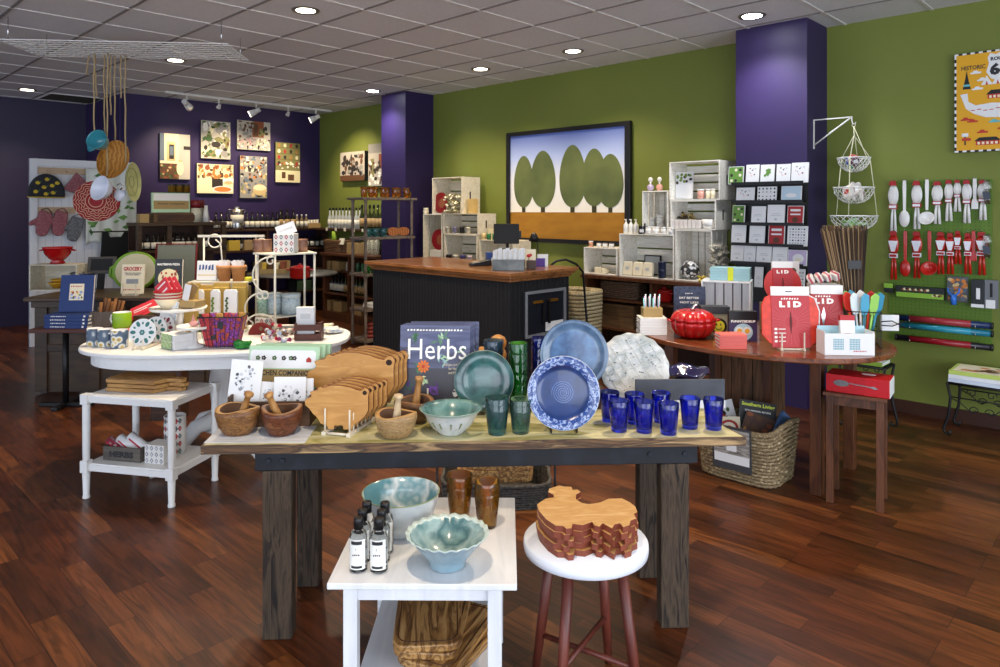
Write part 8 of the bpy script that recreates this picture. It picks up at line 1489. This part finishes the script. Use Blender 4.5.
# two-shelf wire stand at the back left
m_wire = mat('cream_wire', '#cfcbbd', .5); ws = ((222-500)/F*4.86, 4.86); wx0, wx1 = (197-222)/F*4.86, (253-222)/F*4.86
t = T('wire_shelf', 'cream two-level wire shelf with curled ends behind the tan bags', 'shelf', (*ws, WZ+.001)); zs, zr = .305, .605
P(t, 'shelf_plate', MB().bx(wx0-.02, wx1, -.1, .1, zs-.012, zs), m_wire, bevel=.003); P(t, 'shelf_apron', MB().bx(wx0, wx1, -.1, -.09, zs-.06, zs-.012), m_wire)
for sx_ in (wx0+.01, wx1-.01):
    for sy_ in (-.09, .09): P(t, 'leg', MB().cyl((sx_, sy_, 0), (sx_, sy_, zr if sy_ > 0 else zs), .006), m_wire)
P(t, 'top_rail', MB().bx(wx0-.03, wx1+.05, .08, .1, zr-.008, zr+.008), m_wire)
for (cx, cz) in ((-.05, zr-.03), (wx1+.06, zr-.06)): P(t, 'curl', MB().tube([(cx+.045*cos(a), .0, cz+.045*sin(a)) for a in [2*pi*k/20 for k in range(20)]], .005, 6, closed=True), m_wire)
P(t, 'curved_bar', MB().tube([(-.045, .0, zr-.02), (-.01, 0, zr-.05), (.0, 0, zr-.15), (.0, .0, zs)], .005, 6), m_wire)
SZ2 = WZ+.001+zs+.001
def sp(px, dy=0): return ((px-500)/F*4.82, 4.82+dy, SZ2)
t = T('blue_tile', 'white ceramic tile with blue writing on the wire shelf', 'tile', sp(207), 0, rx=-.1); P(t, 'tile_body', MB().bx(-.068, .068, -.012, .012, 0, .135), WHITE, bevel=.004); P(t, 'yellow_line', MB().bx(-.06, .06, -.0128, -.012, .035, .04), mat('lemon')); squig(t, mat('blue_ink', '#34507e', .5), (0, -.0128, .09), .105, .04, 5, 3)
m_tc = mat('terracotta', '#b07c4c', .8, col2='#9c6a3e', scale=12)
for k, px in enumerate((225, 239)):
    t = T('terracotta_pot', f'terracotta pot filled with white cards on the wire shelf, {["left","right"][k]}', 'flower pot', sp(px, -.01), 0, 'terracotta pots'); P(t, 'pot_body', MB().lathe([(.0005, 0), (.036, 0), (.045, .075), (.052, .077), (.054, .105), (.048, .105), (.044, .08), (.0005, .06)], 24), m_tc)
    for j in range(4): P(t, 'white_card', MB().box(-.02+.014*j, -.01+.01*(j % 2), .06, .03, .004, .08, 0, ry=-.4+.25*j, rz=.4*j), WHITE)
t = T('yellow_tin', 'low yellow tin on the wire shelf right end', 'tin', sp(249)); P(t, 'tin_body', MB().lathe([(.0005, 0), (.03, 0), (.03, .025), (.0005, .025)], 16), mat('yellow_tin', '#c4bb2e', .5))
# purple basket
t = T('fabric_basket', 'flared wire basket lined with purple and red patterned fabric', 'basket', wt(219, 348, .07), radians(5)); bw, bh = .135, .20
def frus(w0, w1, d0, d1, z0, z1): return [(-w0, -d0, z0), (w0, -d0, z0), (w0, d0, z0), (-w0, d0, z0), (-w1, -d1, z1), (w1, -d1, z1), (w1, d1, z1), (-w1, d1, z1)]
FF = [(0, 1, 5, 4), (1, 2, 6, 5), (2, 3, 7, 6), (3, 0, 4, 7), (0, 3, 2, 1)]
m_pf = mat('purple_fabric', '#5d2a7a', .7, kind='vor', col2=['#a04aa0', '#4a1f66', '#b0472f'], scale=45, lo=.1, hi=.7); m_rf = mat('red_fabric', '#9a2226', .7, kind='vor', col2=['#b83a3a', '#6f1a3a'], scale=40, lo=.1, hi=.7)
P(t, 'purple_lining', MB().add(frus(.095, .132, .06, .085, .004, .185), FF), m_pf, bevel=.008); P(t, 'red_band', MB().add([(-.094, -.0612, .006), (-.045, -.0612, .006), (-.04, -.0862, .183), (-.130, -.0862, .183)], [(0, 1, 2, 3)]), m_rf)
for k in range(6): P(t, 'fabric_roll', MB().cyl((-.10+.04*k, -.02+.03*(k % 2), .10), (-.11+.045*k, -.02+.03*(k % 2), .205), .022, n=9), [m_rf, m_pf, mat('tan_fabric', '#a07a3a', .8)][k % 3])
P(t, 'black_label', MB().bx(-.015, .02, -.084, -.079, .12, .165).bx(-.06, -.03, -.071, -.066, .05, .09), INK)
g = MB(); g.tube([(-.136, -.088, .19), (.136, -.088, .19), (.136, .088, .19), (-.136, .088, .19)], .004, 6, closed=True); P(t, 'wire_rim', g, pal['black'])
t.scale = (.9, .9, .92)
for k in range(9): f = -1+k/4; P(t, 'wire', MB().cyl((f*.096, -.064, .0), (f*.135, -.089, .19), .0016, n=4), pal['black'])
o = bowcluster('green_shred', 'loose pile of bright green shredded paper beside the fabric basket', wt(241, 349, .02), 30, .035, [mat('shred', '#1f7a2c', .6)], 4, .03)
# scroll stand
rx0 = wt(275, 332); t = T('scroll_stand', 'cream metal scroll shelf stand on the white oval table', 'shelf stand', (rx0[0], rx0[1], WZ+.001), radians(0)); SH = .505
Lp = {'f': (0, 0), 'l': (-.16, .14), 'r': (.205, .19), 'b': (.10, .33)}
for k, (a, b) in Lp.items(): P(t, 'leg', MB().cyl((a, b, 0), (a, b, SH), .0075), m_wire)
P(t, 'shelf_plate', MB().prism([(-.19, .13), (0, -.02), (.225, .18), (.12, .36)], SH-.012, SH, ax='z'), m_wire, bevel=.003); P(t, 'lower_plate', MB().prism([(-.17, .14), (0, .0), (.205, .19), (.10, .33)], .085, .093, ax='z'), m_wire)
def arc(cx, cz, R, a0, a1, y, n=16, R2=None): return [(cx+(R+((R2 or R)-R)*k/n)*cos(radians(a0+(a1-a0)*k/n)), y, cz+(R+((R2 or R)-R)*k/n)*sin(radians(a0+(a1-a0)*k/n))) for k in range(n+1)]
P(t, 'scroll', MB().tube([(-.0, -.01, SH-.02)]+arc(-.02, SH-.14, .12, 90, 235, -.01)+arc(-.065, SH-.27, .03, 120, -200, -.01, R2=.012), .0055, 6), m_wire); P(t, 'scroll', MB().tube(arc(-.09, .15, .10, 80, 240, -.01)[::1]+arc(-.11, .05, .035, 200, 520, -.01, R2=.012), .0055, 6), m_wire)
P(t, 'scroll', MB().tube(arc(-.10, -.005+.01, .12, 20, 165, -.01, R2=.10)+arc(-.19, .03, .028, 200, 480, -.01, R2=.01), .0055, 6), m_wire); P(t, 'scroll', MB().tube(arc(-.025, SH-.045, .03, 60, 400, -.01, R2=.012), .005, 6), m_wire); P(t, 'scroll', MB().tube(arc(-.09, .235, .028, 60, 420, -.01, R2=.012), .005, 6), m_wire)
def ss(px, dy, z=SH): Y = rx0[1]+dy; return ((px-500)/F*Y, Y, WZ+.002+z)
m_dm = mat('diamond_pack', '#d9d7d2', .6)
def diamondbox(name, label, w_, d_, h_, loc, rz, cA=None, cB=None, n=3, rows=4, rnd=False):
    t = T(name, label, 'canister', loc, rz)
    if rnd: P(t, 'body', MB().lathe([(.0005, 0), (w_/2, 0), (w_/2, h_), (w_/2-.006, h_), (w_/2-.006, .01), (.0005, .01)], 28), m_dm)
    else: P(t, 'body', MB().bx(-w_/2, w_/2, -d_/2, d_/2, 0, h_), m_dm, bevel=.002)
    g = MB()
    for i in range(n):
        for j in range(rows):
            if rnd:
                a = radians(-90-60+120*(i+.5)/n); R = w_/2+.0008; z = h_*(j+.5)/rows; q = radians(11); zz = h_/rows*.42
                g.add([(R*cos(a-q), R*sin(a-q), z), (R*cos(a), R*sin(a), z-zz), (R*cos(a+q), R*sin(a+q), z), (R*cos(a), R*sin(a), z+zz)], [(0, 1, 2, 3)], (i+j) % 2)
            else:
                x = -w_/2+w_*(i+.5)/n; z = h_*(j+.5)/rows; poly(g, [(x-w_/n*.36, z), (x, z-h_/rows*.42), (x+w_/n*.36, z), (x, z+h_/rows*.42)], -d_/2-.0008, (i+j) % 2); poly(g, [(x-w_/n*.17, z), (x, z-h_/rows*.2), (x+w_/n*.17, z), (x, z+h_/rows*.2)], -d_/2-.0014, 2)
    P(t, 'diamond_pattern', g, [cA or mat('dia_red', '#a83a42', .6), cB or mat('dia_teal', '#566a68', .6), m_dm]); return t
t = diamondbox('diamond_canister', 'square canister with red and grey diamonds on top of the scroll stand', .135, .10, .125, ss(286, .12), 0, n=4, rows=3)
S('white_card', 'white card with grey writing leaning out of the diamond canister', 'card', MB().box(0, 0, 0, .13, .004, .075, 0, ry=-.35).box(0, -.003, .03, .09, .001, .014, 1, ry=-.35), [WHITE, mat('sk2')], (*ss(286, .12)[:2], WZ+SH+.118), 0)
for k, (px, dy, r_, h_) in enumerate(((259, .16, .035, .085), (266.5, .18, .035, .085), (302, .22, .038, .085))): S('stoneware_crock', f'brown stoneware crock on the scroll stand, {ORD[k]} from the left', 'crock', MB().lathe([(.0005, 0), (r_, 0), (r_*1.05, h_*.5), (r_, h_*.9), (r_*1.04, h_), (r_*.9, h_), (.0005, h_*.9)], 20), mat('crock', '#6f4a38', .5, col2='#8a6450', scale=20), ss(px, dy), 0, 'brown stoneware crocks')
m_gt = mat('blue_grey_tin', '#8a9ca4', .5, kind='vor', col2='#aab9be', scale=60, lo=.1, hi=.6)
for k, (px, dy, r_, c) in enumerate(((262.5, .13, .036, mat('green_tin', '#6f8f80', .5, kind='vor', col2='#8fa89a', scale=60)), (274.5, .17, .052, m_gt), (291, .16, .060, m_gt))):
    t = T('patterned_tin', f'round patterned tin on the scroll stand lower shelf, {["narrow green","middle blue-grey","widest blue-grey"][k]}', 'tin', ss(px, dy, .094), 0, 'round patterned tins'); P(t, 'tin_body', MB().lathe([(.0005, 0), (r_, 0), (r_, .125 if k else .14)], 26), c); P(t, 'lid', MB().lathe([(r_*1.02, .11 if k else .125), (r_*1.02, .135 if k else .15), (.0005, .137 if k else .152)], 26), mat('tin_lid', '#a9b6b8', .4))
t = diamondbox('diamond_cylinder', 'short diamond patterned box under the scroll stand', .12, .08, .078, ss(266, .10, 0), 0, n=4, rows=2)
t = T('red_disc', 'dark red round tin lying behind the front scroll', 'tin', (rx0[0]-.06, rx0[1]-.10, WZ+.001), 0); P(t, 'tin_body', MB().prism([(.075*cos(pi*k/16), .075*sin(pi*k/16)) for k in range(17)], -.01, .02), mat('dark_red_tin', '#7a1a16', .5), bevel=.003)
# sweets, caddy, paper packets
sw = [mat('sw1', '#b8283a', .5), WHITE, mat('sw2', '#6f5a48', .5), mat('sw3', '#a9b2c4', .4), mat('sw4', '#8a2a5a', .5), mat('sw5', '#c9c0b0', .4)]
r = random.Random(12)
for k in range(14):
    x, y, _ = wt(262+2.4*k+r.uniform(-1, 1), 341+r.uniform(-6, 3)); t = T('wrapped_sweet', f'wrapped sweet heaped before the scroll stand, {ORD[k]} from the left', 'sweet', (x, y+.03, WZ+.016+.02*(k % 3)), r.uniform(0, 3), 'wrapped sweets on the white oval table'); P(t, 'sweet_body', MB().sph(0, 0, 0, .022, .018, .015, 10, 6), sw[k % 6]); [P(t, 'twisted_wrap', MB().cyl((.018*s, 0, 0), (.04*s, 0, .006), .004, .014, 8), sw[(k+1) % 6]) for s in (-1, 1)]
m_cd = mat('caddy_wood', '#52271a', .5); x, y, _ = wt(307, 341, .05)
t = T('napkin_crate', 'small dark brown slatted crate with white napkins, right end of the table', 'crate', (x, y, WZ+.001), radians(3))
for s in (-1, 1):
    for z in (.004, .06): P(t, 'slat', MB().bx(-.08, .08, s*.045-.005, s*.045+.005, z, z+.036), m_cd, bevel=.001)
    P(t, 'end_panel', MB().bx(min(s*.08, s*.07), max(s*.08, s*.07), -.04, .04, 0, .105), m_cd)
P(t, 'base', MB().bx(-.07, .07, -.04, .04, .0, .006), m_cd)
t = T('napkin_stack', 'stack of white napkins with faint print standing in the brown crate', 'napkins', (x-.02, y, WZ+.009), radians(3)); P(t, 'napkins', MB().bx(-.055, .055, -.018, .018, 0, .19), WHITE, bevel=.003); P(t, 'faint_print', MB().bx(-.03, .03, -.0188, -.018, .12, .15), mat('sk2'))
for k, (px, py, c) in enumerate(((322, 329, '#d0b23c'), (331, 333, '#e0e0e0'), (338, 334, '#8fa6c0'))):
    x, y, _ = wt(px, py, .02); t = T('paper_packet', f'crumpled {["yellow","white","pale blue"][k]} packet at the white oval table right tip', 'packet', (x-.02*k, y, WZ+.012+.004*k), .5*k, 'packets at the table tip'); t.rotation_euler = (.1, .1*k-.12, .6*k-.4); P(t, 'packet_body', MB().bx(-.06, .06, -.045, .045, -.006, .012), mat('pkt'+c, c, .6, kind='vor', col2='#e6e2d8', scale=25, lo=.2, hi=.7), bevel=.004)
# ================================================================ white two-tier side table
TT = .557; tl = (-1.93, 3.925); m_w2 = mat('tier_white', '#e0e0de', .5)
t = T('tier_table', 'white two-tier side table with turned legs, boards on top', 'table', (*tl, 0), radians(-12.5)); hw_, hd_ = .262, .185
for z in (TT, .19): P(t, 'top_board' if z > .3 else 'lower_shelf', MB().bx(-hw_, hw_, -hd_, hd_, z-.012, z), m_w2, bevel=.002); [P(t, 'frame_rail', MB().bx(*q, z-.04, z-.008), m_w2) for q in ((-hw_, hw_, -hd_-.006, -hd_+.006), (-hw_, hw_, hd_-.006, hd_+.006), (-hw_-.006, -hw_+.006, -hd_, hd_), (hw_-.006, hw_+.006, -hd_, hd_))]
for sx_ in (-1, 1):
    for sy_ in (-1, 1): P(t, 'leg', MB().lathe([(.0005, 0), (.019, 0), (.019, .012), (.016, .02), (.02, .14)], 14, c=(sx_*hw_, sy_*hd_, 0)).lathe([(.018, .205), (.019, .3), (.02, TT-.05)], 14, c=(sx_*hw_, sy_*hd_, 0)).box(sx_*hw_, sy_*hd_, .14, .045, .045, .065).box(sx_*hw_, sy_*hd_, TT-.05, .045, .045, .055), m_w2, bevel=.003)
def tt(lx, ly, z): c_, s_ = cos(radians(-12.5)), sin(radians(-12.5)); return (tl[0]+lx*c_-ly*s_, tl[1]+lx*s_+ly*c_, z)
m_ak = mat('acacia', '#7d4f24', .45, kind='wood', col2=['#b98c50', '#6a4220'], scale=3, stretch=(1.2, 9, 9), lo=.3, hi=.7)
for k in range(3):
    t = T('paddle_board', f'brown wooden paddle board on the two-tier table, {["lowest","middle","topmost"][k]}', 'cutting board', tt(-.055+.01*(k % 2), .0, TT+.001+.023*k), radians(-11+2*(k % 2)), 'wooden paddle boards')
    P(t, 'board', MB().prism([(-.16, -.10), (.13, -.10), (.17, -.03), (.25, -.025), (.262, 0), (.25, .025), (.17, .03), (.13, .10), (-.16, .10), (-.175, .06), (-.175, -.06)], 0, .02, ax='z'), m_ak, bevel=.003)
t = T('herbs_box', 'dark grey wooden box stamped HERBS on the lower shelf', 'box', tt(-.09, -.08, .191), radians(-12)); m_hx = mat('herbs_wood', '#4a4540', .8, kind='wood', col2='#635c54', scale=3, stretch=(1, 9, 9))
P(t, 'front_panel', MB().bx(-.115, .115, -.05, -.042, 0, .075), m_hx); P(t, 'back_panel', MB().bx(-.115, .115, .042, .05, 0, .075), m_hx); P(t, 'side_panel', MB().bx(-.115, -.107, -.042, .042, 0, .075), m_hx); P(t, 'side_panel', MB().bx(.107, .115, -.042, .042, 0, .075), m_hx); P(t, 'bottom', MB().bx(-.107, .107, -.042, .042, 0, .006), m_hx); text(t, 'HERBS', INK, (0, -.051, .037), wd=.15, ht=.034, bold=.06)
for k in range(3): t = T('rolled_towel', f'rolled white towel with red print in the HERBS box, {ORD[k]} from the left', 'towel', tt(-.15+.06*k, -.07+.01*k, .235+.012*k), 0, 'rolled towels in the HERBS box'); t.rotation_euler = (0, .55, radians(-14)); P(t, 'roll', MB().cyl((-.085, 0, 0), (.085, 0, 0), .026, n=16), [mat('rt0', '#b8a8ac', .8, kind='vor', col2='#8a2a3a', scale=40, lo=.2, hi=.5), WHITE, WHITE][k]); P(t, 'red_print', MB().bx(-.07, .07, -.0275, -.025, -.004, .004), mat('coral_red'))
diamondbox('diamond_tin_box', 'white square box with grey diamonds on the lower shelf', .12, .10, .10, tt(.11, -.075, .191), radians(-14), mat('dia_grey', '#8a8c98', .6), mat('dia_grey2', '#6f7480', .6), 4, 3); diamondbox('round_diamond_canister', 'round canister with red and teal diamonds standing behind the grey diamond box', .115, .1, .21, tt(.10, .055, .191), 0, n=6, rows=5, rnd=True)
